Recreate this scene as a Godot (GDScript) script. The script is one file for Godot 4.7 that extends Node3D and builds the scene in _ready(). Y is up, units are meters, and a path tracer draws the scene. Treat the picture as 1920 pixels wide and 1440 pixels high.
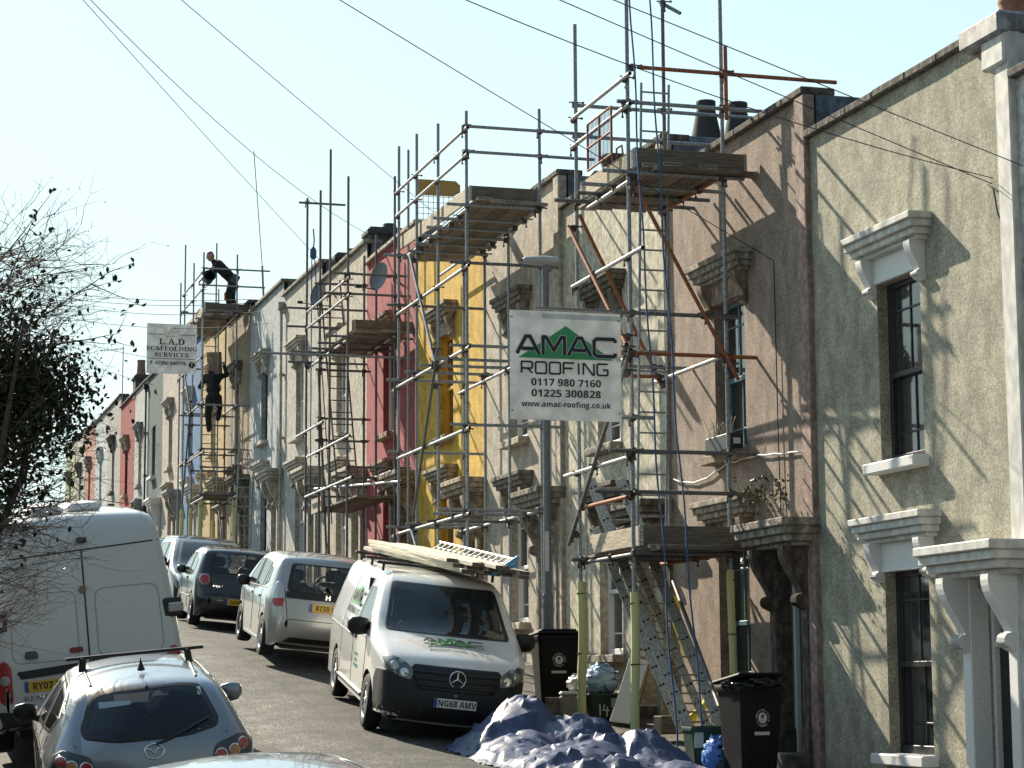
extends Node3D
# A terraced street on a hill: camera eye at y = 0, x = 0 is the house fronts, -z runs up the street.

class MB:
	var v := PackedVector3Array()
	var n := PackedVector3Array()
	var t := PackedVector2Array()
	var c := PackedColorArray()
	var ix := PackedInt32Array()
	func tri(a: Vector3, b: Vector3, d: Vector3, ua := Vector2.ZERO, ub := Vector2.ZERO, ud := Vector2.ZERO) -> void:
		var q := (b - a).cross(d - a).normalized()
		var k := v.size()
		v.append(a); v.append(d); v.append(b)
		n.append(q); n.append(q); n.append(q)
		t.append(ua); t.append(ud); t.append(ub)
		ix.append(k); ix.append(k + 1); ix.append(k + 2)
	func quad(a: Vector3, b: Vector3, d: Vector3, e: Vector3) -> void:
		var q := (b - a).cross(d - a).normalized()
		if q == Vector3.ZERO:
			q = (d - a).cross(e - a).normalized()
		var k := v.size()
		v.append(a); v.append(b); v.append(d); v.append(e)
		for i in 4: n.append(q)
		var w := a.distance_to(b)
		var h := b.distance_to(d)
		var o := Vector2(fposmod(a.x * 3.7 + a.y * 1.3 + a.z * 2.1, 5.0), fposmod(a.x + a.y * 2.3 + a.z * 1.7, 3.0))
		if w >= h:
			t.append(o); t.append(o + Vector2(w, 0)); t.append(o + Vector2(w, h)); t.append(o + Vector2(0, h))
		else:
			t.append(o); t.append(o + Vector2(0, w)); t.append(o + Vector2(h, w)); t.append(o + Vector2(h, 0))
		for j in [0, 2, 1, 0, 3, 2]: ix.append(k + j)
	func box(p: Vector3, s: Vector3, b := Basis(), bev := 0.0) -> void:
		var h := s * 0.5
		if bev <= 0.0:
			var m: Array[Vector3] = []
			for i in 8:
				m.append(p + b * Vector3(h.x if i & 1 else -h.x, h.y if i & 2 else -h.y, h.z if i & 4 else -h.z))
			quad(m[4], m[5], m[7], m[6]); quad(m[1], m[0], m[2], m[3])
			quad(m[5], m[1], m[3], m[7]); quad(m[0], m[4], m[6], m[2])
			quad(m[6], m[7], m[3], m[2]); quad(m[0], m[1], m[5], m[4])
			return
		var e := minf(bev, minf(h.x, minf(h.y, h.z)) * 0.9)
		var g := h - Vector3(e, e, e)
		for ax in 3:
			var u := (ax + 1) % 3
			var w := (ax + 2) % 3
			for sg in [-1.0, 1.0]:
				var q: Array[Vector3] = []
				for k in [[-1, -1], [1, -1], [1, 1], [-1, 1]]:
					var r := Vector3.ZERO
					r[ax] = sg * h[ax]; r[u] = k[0] * g[u]; r[w] = k[1] * g[w]
					q.append(p + b * r)
				if sg > 0: quad(q[0], q[1], q[2], q[3])
				else: quad(q[3], q[2], q[1], q[0])
			for su in [-1.0, 1.0]:
				for sw in [-1.0, 1.0]:
					var q: Array[Vector3] = []
					for k in [[-1, 0], [1, 0], [1, 1], [-1, 1]]:
						var r := Vector3.ZERO
						r[ax] = k[0] * g[ax]
						r[u] = su * (h[u] if k[1] == 0 else g[u]); r[w] = sw * (g[w] if k[1] == 0 else h[w])
						q.append(p + b * r)
					if su * sw > 0: quad(q[0], q[1], q[2], q[3])
					else: quad(q[3], q[2], q[1], q[0])
		for i in 8:
			var sx := 1.0 if i & 1 else -1.0
			var sy := 1.0 if i & 2 else -1.0
			var sz := 1.0 if i & 4 else -1.0
			var a := p + b * Vector3(sx * h.x, sy * g.y, sz * g.z)
			var d := p + b * Vector3(sx * g.x, sy * h.y, sz * g.z)
			var f := p + b * Vector3(sx * g.x, sy * g.y, sz * h.z)
			if sx * sy * sz > 0: tri(a, d, f)
			else: tri(a, f, d)
	# rows of points with smooth normals; normals point to (column direction) x (row direction)
	func grid(rows: Array, close := false, flip := false, uvs := Vector2.ZERO) -> void:
		var h := rows.size()
		var w: int = rows[0].size()
		var k := v.size()
		var nn := PackedVector3Array()
		nn.resize(h * w)
		var cc := w if close else w - 1
		for i in h - 1:
			for j in cc:
				var j2 := (j + 1) % w
				var a: Vector3 = rows[i][j]
				var b: Vector3 = rows[i][j2]
				var d: Vector3 = rows[i + 1][j2]
				var e: Vector3 = rows[i + 1][j]
				var q := (d - a).cross(e - b)
				if flip: q = -q
				nn[i * w + j] += q; nn[i * w + j2] += q; nn[(i + 1) * w + j2] += q; nn[(i + 1) * w + j] += q
				for m in ([0, 1, 2, 0, 2, 3] if flip else [0, 2, 1, 0, 3, 2]):
					ix.append(k + [i * w + j, i * w + j2, (i + 1) * w + j2, (i + 1) * w + j][m])
		for i in h:
			for j in w:
				v.append(rows[i][j]); n.append(nn[i * w + j].normalized())
				t.append(Vector2(j, i) * uvs if uvs != Vector2.ZERO else Vector2(float(j) / maxf(cc, 1), float(i) / maxf(h - 1, 1)))
	func tube(p: Array, r: Variant, sides := 8, caps := true) -> void:
		var rows := []
		var up := Vector3.UP
		var d0: Vector3 = (p[1] - p[0]).normalized()
		if absf(d0.dot(up)) > 0.95: up = Vector3.RIGHT
		var x := d0.cross(up).normalized()
		for i in p.size():
			var d: Vector3 = (p[mini(i + 1, p.size() - 1)] - p[maxi(i - 1, 0)]).normalized()
			x = (x - d * x.dot(d)).normalized()
			var y := d.cross(x)
			var rr: float = r[i] if r is Array else r
			var row := []
			for j in sides:
				var a := TAU * j / sides
				row.append(p[i] + (x * cos(a) + y * sin(a)) * rr)
			rows.append(row)
		grid(rows, true, true)
		if caps:
			for s in [0, rows.size() - 1]:
				var row: Array = rows[s]
				for j in range(1, sides - 1):
					if s == 0: tri(row[0], row[j + 1], row[j])
					else: tri(row[0], row[j], row[j + 1])
	func lathe(prof: Array, sides: int, xf: Transform3D) -> void:   # prof: Vector2(radius, height), from the bottom up
		var rows := []
		for q in prof:
			var row := []
			for j in sides:
				var a := TAU * j / sides
				row.append(xf * Vector3(cos(a) * q.x, q.y, sin(a) * q.x))
			rows.append(row)
		grid(rows, true, false)
	# outline in the xy plane of xf (counter-clockwise seen from +z), pulled along z from z0 to z1
	func prism(poly: PackedVector2Array, z0: float, z1: float, xf := Transform3D(), sides := true) -> void:
		if Geometry2D.is_polygon_clockwise(poly):
			poly = poly.duplicate(); poly.reverse()
		var tr := Geometry2D.triangulate_polygon(poly)
		for i in range(0, tr.size(), 3):
			var a := poly[tr[i]]
			var b := poly[tr[i + 1]]
			var d := poly[tr[i + 2]]
			if (b - a).cross(d - a) < 0:
				var s := b
				b = d; d = s
			tri(xf * Vector3(a.x, a.y, z1), xf * Vector3(b.x, b.y, z1), xf * Vector3(d.x, d.y, z1), a, b, d)
			if sides:
				tri(xf * Vector3(a.x, a.y, z0), xf * Vector3(d.x, d.y, z0), xf * Vector3(b.x, b.y, z0), a, d, b)
		if sides:
			for i in poly.size():
				var a := poly[i]
				var b := poly[(i + 1) % poly.size()]
				quad(xf * Vector3(a.x, a.y, z0), xf * Vector3(b.x, b.y, z0), xf * Vector3(b.x, b.y, z1), xf * Vector3(a.x, a.y, z1))
	func text(s: String, font: Font, px: float, xf: Transform3D, depth := 0.002) -> void:   # px = height of the capitals, centred at xf
		var m := TextMesh.new()
		m.text = s; m.font = font; m.font_size = 64; m.pixel_size = px / 46.0; m.depth = depth; m.curve_step = 4.0
		var a := m.get_mesh_arrays()
		if a.is_empty() or a[0] == null: return
		var k := v.size()
		var av: PackedVector3Array = a[0]
		var an: PackedVector3Array = a[1]
		var ai: PackedInt32Array = a[12] if a[12] != null else PackedInt32Array(range(av.size()))
		for i in av.size():
			v.append(xf * av[i]); n.append((xf.basis * an[i]).normalized()); t.append(Vector2.ZERO)
		for i in ai: ix.append(k + i)
	func mesh() -> ArrayMesh:
		var a := []
		a.resize(Mesh.ARRAY_MAX)
		a[Mesh.ARRAY_VERTEX] = v; a[Mesh.ARRAY_NORMAL] = n; a[Mesh.ARRAY_TEX_UV] = t; a[Mesh.ARRAY_INDEX] = ix
		if c.size() == v.size(): a[Mesh.ARRAY_COLOR] = c
		var m := ArrayMesh.new()
		if v.size(): m.add_surface_from_arrays(Mesh.PRIMITIVE_TRIANGLES, a)
		return m

var M := {}
var taken := {}
var rng := RandomNumberGenerator.new()
var sans := SystemFont.new()
var bold := SystemFont.new()
var serif := SystemFont.new()

func V(n: float, y: float, s: float) -> Vector3: return Vector3(-n, y, -s)

func numbered(called: String) -> String:
	var k: int = taken.get(called, 0)
	taken[called] = k + 1
	return called if k == 0 else "%s_%03d" % [called, k]

func obj(called: String, g: Variant, m: Material, parent: Node = null) -> MeshInstance3D:
	var o := MeshInstance3D.new()
	o.mesh = g.mesh() if g is MB else g
	o.material_override = m
	o.name = called if parent else numbered(called)
	(parent if parent else self).add_child(o, true)
	return o

func tag(o: Node, label: String, category: String, group := "") -> Node:
	o.set_meta("label", label); o.set_meta("category", category)
	if group: o.set_meta("group", group)
	return o

func thing(called: String, label: String, category: String, at := Vector3.ZERO, turn := 0.0, group := "") -> Node3D:
	var o := Node3D.new()
	o.name = numbered(called); add_child(o)
	o.position = at; o.rotation.y = turn
	tag(o, label, category, group)
	return o

func struct(called: String, g: Variant, m: Material) -> MeshInstance3D:
	var o := obj(called, g, m)
	o.set_meta("kind", "structure")
	return o

func bxm(p: Vector3, s: Vector3, bev := 0.0, b := Basis()) -> MB:
	var g := MB.new(); g.box(p, s, b, bev); return g

# ---------- textures and materials ----------
func noise(kind: int, freq: float, seed_: int, oct := 1) -> FastNoiseLite:
	var f := FastNoiseLite.new()
	f.noise_type = kind; f.frequency = freq; f.seed = seed_; f.fractal_octaves = oct
	f.fractal_type = FastNoiseLite.FRACTAL_FBM if oct > 1 else FastNoiseLite.FRACTAL_NONE
	return f

func remap_img(im: Image, lo: float, hi: float, gain := 1.0) -> Image:
	im.convert(Image.FORMAT_L8)
	var d := im.get_data()
	var lut := PackedByteArray()
	lut.resize(256)
	for i in 256:
		var x := clampf((i / 255.0 - 0.5) * gain + 0.5, 0, 1)
		lut[i] = int(clampf(lerpf(lo, hi, x), 0, 1) * 255)
	for i in d.size(): d[i] = lut[d[i]]
	return Image.create_from_data(im.get_width(), im.get_height(), false, Image.FORMAT_L8, d)

func tex(f: FastNoiseLite, size: int, lo: float, hi: float, gain := 1.0) -> ImageTexture:
	return ImageTexture.create_from_image(remap_img(f.get_seamless_image(size, size), lo, hi, gain))

func nrm(f: FastNoiseLite, size: int, amount: float, inv := false) -> ImageTexture:
	var im := f.get_seamless_image(size, size, inv)
	im.convert(Image.FORMAT_RGBA8)
	im.bump_map_to_normal_map(amount)
	return ImageTexture.create_from_image(im)

func grain(w: int, h: int, lo: float, hi: float, sx: float, sy: float, seed_: int) -> ImageTexture:   # wood: long streaks
	var f := noise(FastNoiseLite.TYPE_SIMPLEX, 1.0, seed_, 4)
	var im := Image.create(w, h, false, Image.FORMAT_L8)
	for y in h:
		for x in w:
			var a := TAU * x / w
			var q := f.get_noise_3d(cos(a) * sx, sin(a) * sx, y * sy / h * 8.0) * 0.9 + 0.5
			q += 0.15 * sin(y * 0.55 + 6.0 * f.get_noise_2d(cos(a) * 0.4, y * 0.01 + sin(a) * 0.4))
			im.set_pixel(x, y, Color.WHITE * lerpf(lo, hi, clampf(q, 0, 1)))
	return ImageTexture.create_from_image(im)

func mat(c: Color, rough := 0.85, metal := 0.0) -> StandardMaterial3D:
	var m := StandardMaterial3D.new()
	m.albedo_color = c.linear_to_srgb(); m.albedo_color.a = 1.0
	m.roughness = rough; m.metallic = metal
	return m

var TX := {}
func surf(c: Color, tx := "", size := 1.0, nx := "", nscale := 1.0, rough := 0.9, stain := "", ssize := 3.0) -> StandardMaterial3D:
	var m := mat(c, rough)
	m.uv1_triplanar = true; m.uv1_world_triplanar = true
	m.uv1_scale = Vector3.ONE / size
	if tx: m.albedo_texture = TX[tx]
	if nx:
		m.normal_enabled = true; m.normal_texture = TX[nx]; m.normal_scale = nscale
	if stain:
		m.detail_enabled = true; m.detail_albedo = TX[stain]; m.detail_blend_mode = BaseMaterial3D.BLEND_MODE_MUL
		m.detail_uv_layer = BaseMaterial3D.DETAIL_UV_2
		m.uv2_triplanar = true; m.uv2_world_triplanar = true; m.uv2_scale = Vector3(1.0, 0.55, 1.0) / ssize
	return m

func make_textures() -> void:
	var ce := noise(FastNoiseLite.TYPE_CELLULAR, 1.0 / 12.0, 3)
	ce.cellular_return_type = FastNoiseLite.RETURN_DISTANCE; ce.cellular_jitter = 1.0
	TX.peb_n = nrm(ce, 1024, 3.2, true)
	var cv := noise(FastNoiseLite.TYPE_CELLULAR, 1.0 / 12.0, 3)
	cv.cellular_return_type = FastNoiseLite.RETURN_CELL_VALUE
	TX.peb = tex(cv, 1024, 0.74, 1.0, 1.0)
	var ren := noise(FastNoiseLite.TYPE_SIMPLEX, 1.0 / 14.0, 8, 5)
	TX.ren_n = nrm(ren, 1024, 5.0)
	TX.ren = tex(noise(FastNoiseLite.TYPE_SIMPLEX, 1.0 / 90.0, 12, 6), 1024, 0.78, 1.0, 1.4)
	TX.stain = tex(noise(FastNoiseLite.TYPE_SIMPLEX, 1.0 / 260.0, 21, 6), 1024, 0.74, 1.0, 2.0)
	TX.stain2 = tex(noise(FastNoiseLite.TYPE_SIMPLEX, 1.0 / 200.0, 33, 6), 1024, 0.62, 1.0, 1.5)
	TX.stain3 = tex(noise(FastNoiseLite.TYPE_SIMPLEX, 1.0 / 150.0, 35, 6), 1024, 0.84, 1.0, 1.6)
	var asf := noise(FastNoiseLite.TYPE_CELLULAR, 1.0 / 16.0, 5)
	asf.cellular_return_type = FastNoiseLite.RETURN_CELL_VALUE
	TX.asph = tex(asf, 1024, 0.2, 1.0, 1.4)
	var asn := noise(FastNoiseLite.TYPE_CELLULAR, 1.0 / 16.0, 5)
	asn.cellular_return_type = FastNoiseLite.RETURN_DISTANCE
	TX.asph_n = nrm(asn, 1024, 4.0, true)
	TX.wood = grain(256, 128, 0.72, 1.0, 0.7, 1.0, 4)
	TX.rust = tex(noise(FastNoiseLite.TYPE_SIMPLEX, 1.0 / 40.0, 41, 5), 512, 0.62, 1.0, 1.6)
	TX.fine = tex(noise(FastNoiseLite.TYPE_SIMPLEX, 1.0 / 6.0, 44, 3), 512, 0.8, 1.0, 1.5)
	TX.dust = tex(noise(FastNoiseLite.TYPE_SIMPLEX, 1.0 / 160.0, 47, 5), 512, 0.86, 1.0, 1.4)

func tube_mat(c: Color, rough: float, metal: float) -> StandardMaterial3D:
	var m := surf(c, "rust", 0.5, "", 1, rough)
	m.metallic = metal
	return m

func make_materials() -> void:
	make_textures()
	M.galv = tube_mat(Color(0.40, 0.44, 0.48), 0.45, 0.3)
	M.dark = tube_mat(Color(0.22, 0.225, 0.235), 0.55, 0.25)
	M.rust = tube_mat(Color(0.46, 0.17, 0.08), 0.75, 0.05)
	M.bright = tube_mat(Color(0.60, 0.61, 0.62), 0.4, 0.35)
	M.coupler = tube_mat(Color(0.16, 0.13, 0.12), 0.65, 0.5)
	M.hole = mat(Color(0.008, 0.008, 0.009), 0.9)
	M.board = mat(Color(0.30, 0.245, 0.18), 0.85); M.board.albedo_texture = TX.wood; M.board.uv1_scale = Vector3(0.8, 4, 1)
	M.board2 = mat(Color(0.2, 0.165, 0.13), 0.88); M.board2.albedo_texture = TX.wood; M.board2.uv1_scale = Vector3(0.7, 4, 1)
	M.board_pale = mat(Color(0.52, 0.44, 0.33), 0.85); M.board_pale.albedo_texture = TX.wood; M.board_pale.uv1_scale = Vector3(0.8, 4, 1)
	M.timber = mat(Color(0.82, 0.74, 0.58), 0.7); M.timber.albedo_texture = TX.wood; M.timber.uv1_scale = Vector3(0.5, 6, 1)
	M.white = surf(Color(0.84, 0.84, 0.83), "fine", 1.5, "ren_n", 0.25, 0.55)
	M.white_dirty = surf(Color(0.80, 0.79, 0.75), "fine", 1.0, "ren_n", 0.3, 0.7, "stain3", 1.3)
	M.stone = surf(Color(0.52, 0.47, 0.39), "ren", 0.8, "ren_n", 0.9, 0.9, "stain2", 1.0)
	M.stone_dark = surf(Color(0.30, 0.27, 0.23), "ren", 0.8, "ren_n", 1.2, 0.95, "stain2", 0.9)
	M.coping = surf(Color(0.24, 0.22, 0.19), "ren", 0.7, "ren_n", 1.2, 0.95, "stain2", 0.9)
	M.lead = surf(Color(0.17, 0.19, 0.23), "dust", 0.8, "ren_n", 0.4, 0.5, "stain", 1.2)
	M.lead_pale = surf(Color(0.40, 0.41, 0.43), "dust", 0.7, "ren_n", 0.6, 0.5, "stain2", 1.0)
	M.slate = surf(Color(0.07, 0.072, 0.08), "ren", 0.5, "ren_n", 1, 0.7)
	M.glass = mat(Color(0.05, 0.06, 0.06), 0.03); M.glass.transparency = BaseMaterial3D.TRANSPARENCY_ALPHA; M.glass.albedo_color.a = 0.3
	M.room = mat(Color(0.06, 0.055, 0.05), 0.95)
	M.curtain = mat(Color(0.28, 0.25, 0.21), 0.95)
	M.curtain_pale = mat(Color(0.62, 0.61, 0.58), 0.95)
	M.black = mat(Color(0.012, 0.012, 0.013), 0.45)
	M.plastic = mat(Color(0.014, 0.014, 0.016), 0.5)
	M.foam = mat(Color(0.58, 0.57, 0.27), 0.8)
	M.foam_yellow = mat(Color(0.72, 0.62, 0.06), 0.7); M.foam_yellow.backlight_enabled = true; M.foam_yellow.backlight = Color(0.3, 0.26, 0.02)
	M.foam_grey = mat(Color(0.42, 0.43, 0.40), 0.85)
	M.strap = mat(Color(0.02, 0.02, 0.02), 0.7)
	M.alu = mat(Color(0.62, 0.62, 0.60), 0.35, 0.7)
	M.alu_dull = tube_mat(Color(0.52, 0.48, 0.40), 0.5, 0.4)
	M.rope = mat(Color(0.05, 0.12, 0.26), 0.8)
	M.wire = mat(Color(0.015, 0.015, 0.015), 0.7)
	M.asphalt = surf(Color(0.31, 0.30, 0.285), "asph", 1.2, "asph_n", 1.3, 0.85, "stain", 4.0)
	M.asphalt.uv2_scale = Vector3.ONE / 2.7; M.asphalt.vertex_color_use_as_albedo = true
	M.pave = surf(Color(0.24, 0.215, 0.18), "asph", 1.0, "asph_n", 0.6, 0.9, "stain2", 2.2)
	M.kerb = surf(Color(0.27, 0.25, 0.22), "ren", 0.6, "ren_n", 1.0, 0.9, "stain2", 1.0)
	M.earth = surf(Color(0.12, 0.11, 0.07), "ren", 1.5, "ren_n", 1.0, 0.95)
	M.lamp = surf(Color(0.16, 0.18, 0.21), "dust", 0.6, "", 1, 0.5)
	M.chrome = mat(Color(0.75, 0.75, 0.76), 0.12, 1.0)
	M.tyre = surf(Color(0.016, 0.016, 0.016), "fine", 0.2, "", 1, 0.85)

func look_at_dir(az_right: float, pitch: float, roll: float) -> Basis:
	return Basis(Vector3.UP, -az_right) * Basis(Vector3.RIGHT, pitch) * Basis(Vector3.BACK, roll)

func make_sky() -> Image:
	var w := 512
	var h := 256
	var im := Image.create(w, h, false, Image.FORMAT_RGBF)
	var sun := Vector3(-1.0, 2.17, -2.88).normalized()
	for y in h:
		var el := PI * (0.5 - (y + 0.5) / h)
		for x in w:
			var a := TAU * (x + 0.5) / w
			var d := Vector3(sin(a) * cos(el), sin(el), -cos(a) * cos(el))   # u = 0 looks to -z
			var up := maxf(d.y, 0.0)
			var t := pow(1.0 - up, 2.2)
			var col := Color(0.16, 0.26, 0.38).lerp(Color(0.455, 0.57, 0.515), t)
			var cs := clampf(d.dot(sun), -1, 1)
			var g := 0.80
			var mie := (1 - g * g) / pow(1 + g * g - 2 * g * cs, 1.5) / 45.0
			col += Color(0.42, 0.45, 0.42) * (minf(mie, 1.2) + 0.24 * pow(maxf(cs, 0), 5))
			var away := Vector2(d.x, d.z).normalized().dot(Vector2(sun.x, sun.z).normalized())
			col = col * lerpf(0.42, 1.06, smoothstep(-0.55, 0.75, away)) if up < 0.98 else col * 0.7
			if d.y < 0: col = Color(0.2, 0.2, 0.19)
			im.set_pixel(x, y, col)
	return im

func setup() -> void:
	var cam := Camera3D.new()
	cam.name = "camera"
	cam.fov = rad_to_deg(2.0 * atan(720.0 / 4100.0))
	cam.near = 0.1; cam.far = 3000.0
	cam.position = Vector3(-9.96, 0, 0)
	cam.basis = look_at_dir(deg_to_rad(16.45), deg_to_rad(7.78), deg_to_rad(-0.35))
	add_child(cam); cam.current = true
	var env := Environment.new()
	env.background_mode = Environment.BG_SKY
	var ps := PanoramaSkyMaterial.new()
	ps.panorama = ImageTexture.create_from_image(make_sky())
	env.sky = Sky.new(); env.sky.sky_material = ps
	env.tonemap_mode = Environment.TONE_MAPPER_LINEAR
	env.tonemap_exposure = 2.15
	env.sdfgi_enabled = true; env.ssao_enabled = true; env.ssil_enabled = true
	var we := WorldEnvironment.new(); we.name = "environment"; we.environment = env
	add_child(we)
	var sun := DirectionalLight3D.new()
	sun.name = "sun"; sun.light_energy = 1.5; sun.light_angular_distance = 0.5
	sun.light_color = Color(1.0, 0.95, 0.86); sun.shadow_enabled = true
	add_child(sun)
	sun.look_at_from_position(Vector3.ZERO, Vector3(1.0, -2.17, 2.88))
	rng.seed = 77
	for f in [sans, bold, serif]: f.font_names = PackedStringArray(["Droid Sans"])
	bold.font_weight = 700
	serif.font_names = PackedStringArray(["Droid Serif"]); serif.font_weight = 700

# ---------- ground ----------
const RS := [0.0, 12, 18, 24, 28, 32, 35, 41, 50, 60, 75, 84, 94, 104, 115, 140, 170, 300]
const RY := [-3.0, -1.85, -1.25, -0.65, -0.2, 0.32, 0.66, 1.12, 1.95, 2.75, 3.65, 3.85, 4.3, 4.5, 4.7, 4.4, 2.0, -14.0]
func road(s: float) -> float:
	var k := RS.size() - 2
	if s <= RS[0]: return RY[0] + (s - RS[0]) * 0.096
	for i in RS.size() - 1:
		if s <= RS[i + 1]:
			k = i
			break
	var i0 := maxi(k - 1, 0)
	var i3 := mini(k + 2, RS.size() - 1)
	var d: float = RS[k + 1] - RS[k]
	var m1: float = (RY[k + 1] - RY[i0]) / (RS[k + 1] - RS[i0]) * d
	var m2: float = (RY[i3] - RY[k]) / (RS[i3] - RS[k]) * d
	var t: float = clampf((s - RS[k]) / d, 0, 1)
	var t2 := t * t
	var t3 := t2 * t
	return RY[k] * (2 * t3 - 3 * t2 + 1) + m1 * (t3 - 2 * t2 + t) + RY[k + 1] * (3 * t2 - 2 * t3) + m2 * (t3 - t2)
func pave(s: float) -> float: return road(s) - 0.13

func strip(n0: float, n1: float, s0: float, s1: float, steps: int, cross: int, f: Callable) -> MB:
	var g := MB.new()
	var rows := []
	for i in steps + 1:
		var s := lerpf(s0, s1, float(i) / steps)
		var row := []
		for j in cross + 1:
			var q := lerpf(n0, n1, float(j) / cross)
			row.append(V(q, f.call(q, s), s))
		rows.append(row)
	g.grid(rows, false, true)
	return g

func make_ground() -> void:
	var camber := func(q: float, s: float) -> float: return road(s) - (0.021 if q < 5.4 else 0.02) * (q - 5.4) * (q - 5.4)
	var rg := strip(8.9, 2.15, -14, 150, 328, 40, camber)
	var wn := noise(FastNoiseLite.TYPE_SIMPLEX, 0.35, 61, 4)
	for p in rg.v:   # pale dust worn into the crown of the road and along its gutters
		var q := -p.x + wn.get_noise_2d(p.x * 0.5, p.z) * 0.5
		var d := 0.5 + 0.62 * exp(-pow((q - 5.35) / 0.45, 2)) + 0.35 * exp(-pow((q - 2.7) / 0.6, 2)) + 0.2 * wn.get_noise_2d(p.x * 3.0, p.z * 3.0)
		rg.c.append(Color(d, d * 0.985, d * 0.95))
	struct("road", rg, M.asphalt)
	struct("pavement", strip(2.02, -0.3, -14, 150, 164, 3, func(q, s): return pave(s) + 0.012 * (1.0 - q)), M.pave)
	struct("pavement", strip(12.5, 9.03, -14, 150, 164, 3, func(_q, s): return road(s) - 0.12), M.pave)
	struct("ground", strip(900, -900, -300, 1200, 60, 40, func(q, s):
		var base: float = road(clampf(s, -30, 170)) - 0.45 if absf(q) < 60 else -16.0
		if s > 170: base = minf(base, -10.0)
		return base), M.earth)
	# kerb stones
	var ks := thing("kerb", "grey stone kerb along the foot of the terrace pavement", "kerb", Vector3.ZERO)
	ks.set_meta("kind", "structure")
	var kl := thing("kerb", "stone kerb on the hedge side of the road", "kerb", Vector3.ZERO)
	kl.set_meta("kind", "structure")
	for side in 2:
		var far_ := MB.new()
		var s := 8.0
		while s < 120.0:
			var l := rng.randf_range(0.75, 1.0)
			var dn := 0.125
			var a := V(2.085 if side == 0 else 8.965, road(s) - dn + 0.05, s)
			var b := V(2.085 if side == 0 else 8.965, road(s + l) - dn + 0.05, s + l)
			var g := MB.new() if s < 45 else far_
			var z := (a - b).normalized()
			var x := Vector3.UP.cross(z).normalized()
			g.box((a + b) * 0.5 + Vector3(rng.randf_range(-0.006, 0.006), -0.07 + rng.randf_range(-0.004, 0.004), 0), Vector3(0.13, 0.22, l - 0.012), Basis(x, z.cross(x), z), 0.012)
			if s < 45: obj("kerb_stone", g, M.kerb, ks if side == 0 else kl)
			s += l
		obj("kerb_stones", far_, M.kerb, ks if side == 0 else kl).set_meta("kind", "stuff")

# ---------- houses ----------
const HB := [12.95, 17.4, 21.95, 26.47, 30.99, 35.36, 40.08, 44.51, 49.3, 54.15, 59.13, 63.05, 68.0, 72.9, 77.72, 82.14, 86.15, 91.22, 96.17, 101.56, 106.48, 111.0, 117.2]
const HP := [5.5, 6.05, 6.58, 7.15, 7.71, 8.25, 8.81, 9.3, 9.78, 10.19, 10.5, 10.77, 11.02, 11.27, 11.4, 11.44, 11.45, 12.0, 12.03, 12.12, 12.3, 12.35]
const HT := 7.6   # parapet top above a house's own base

func L(n: float, y: float, u: float) -> Vector3: return Vector3(-n, HT + y, -u)   # y measured down from the parapet

# slab with its profile returned round three sides: list of [drop, height, projection]
func moulded(g: MB, y: float, u0: float, u1: float, layers: Array, n0 := 0.0) -> void:
	var top := y
	for q in layers:
		var p: float = q[1]
		g.box(L((n0 + p) * 0.5 - 0.02, top - q[0] * 0.5, (u0 + u1) * 0.5), Vector3(p - n0 + 0.04, q[0], u1 - u0 + 2 * p * 0.75), Basis(), q[2] if q.size() > 2 else 0.008)
		top -= q[0] - 0.001

func console(g: MB, y: float, h: float, n: float, u: float, w: float) -> void:   # scrolled bracket
	var pts := PackedVector2Array()
	pts.append(Vector2(-0.02, 0)); 
	for i in 15:
		var t := i / 14.0
		var q := lerpf(1.0, 0.32, smoothstep(0.0, 0.85, t)) + 0.12 * sin(t * PI) * (1 - t)
		if t > 0.74: q = 0.34 + 0.26 * sqrt(maxf(0.0, 1.0 - pow((t - 0.82) / 0.08, 2))) if absf(t - 0.82) < 0.08 else 0.34
		if t > 0.92: q = lerpf(0.46, 0.12, (t - 0.92) / 0.08)
		pts.append(Vector2(q * n, -t * h))
	pts.append(Vector2(-0.02, -h))
	# x of the outline = outwards, y = up; pulled along u
	g.prism(pts, -w * 0.5, w * 0.5, Transform3D(Basis(Vector3(-1, 0, 0), Vector3(0, 1, 0), Vector3(0, 0, -1)), L(0, y, u)))
	for i in 3:   # fillets on the scroll
		g.tube([L(n * 0.42, y - h * 0.82, u - w * 0.52 + i * 0.001), L(n * 0.42, y - h * 0.82, u + w * 0.52)], n * 0.2, 10)

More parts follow.
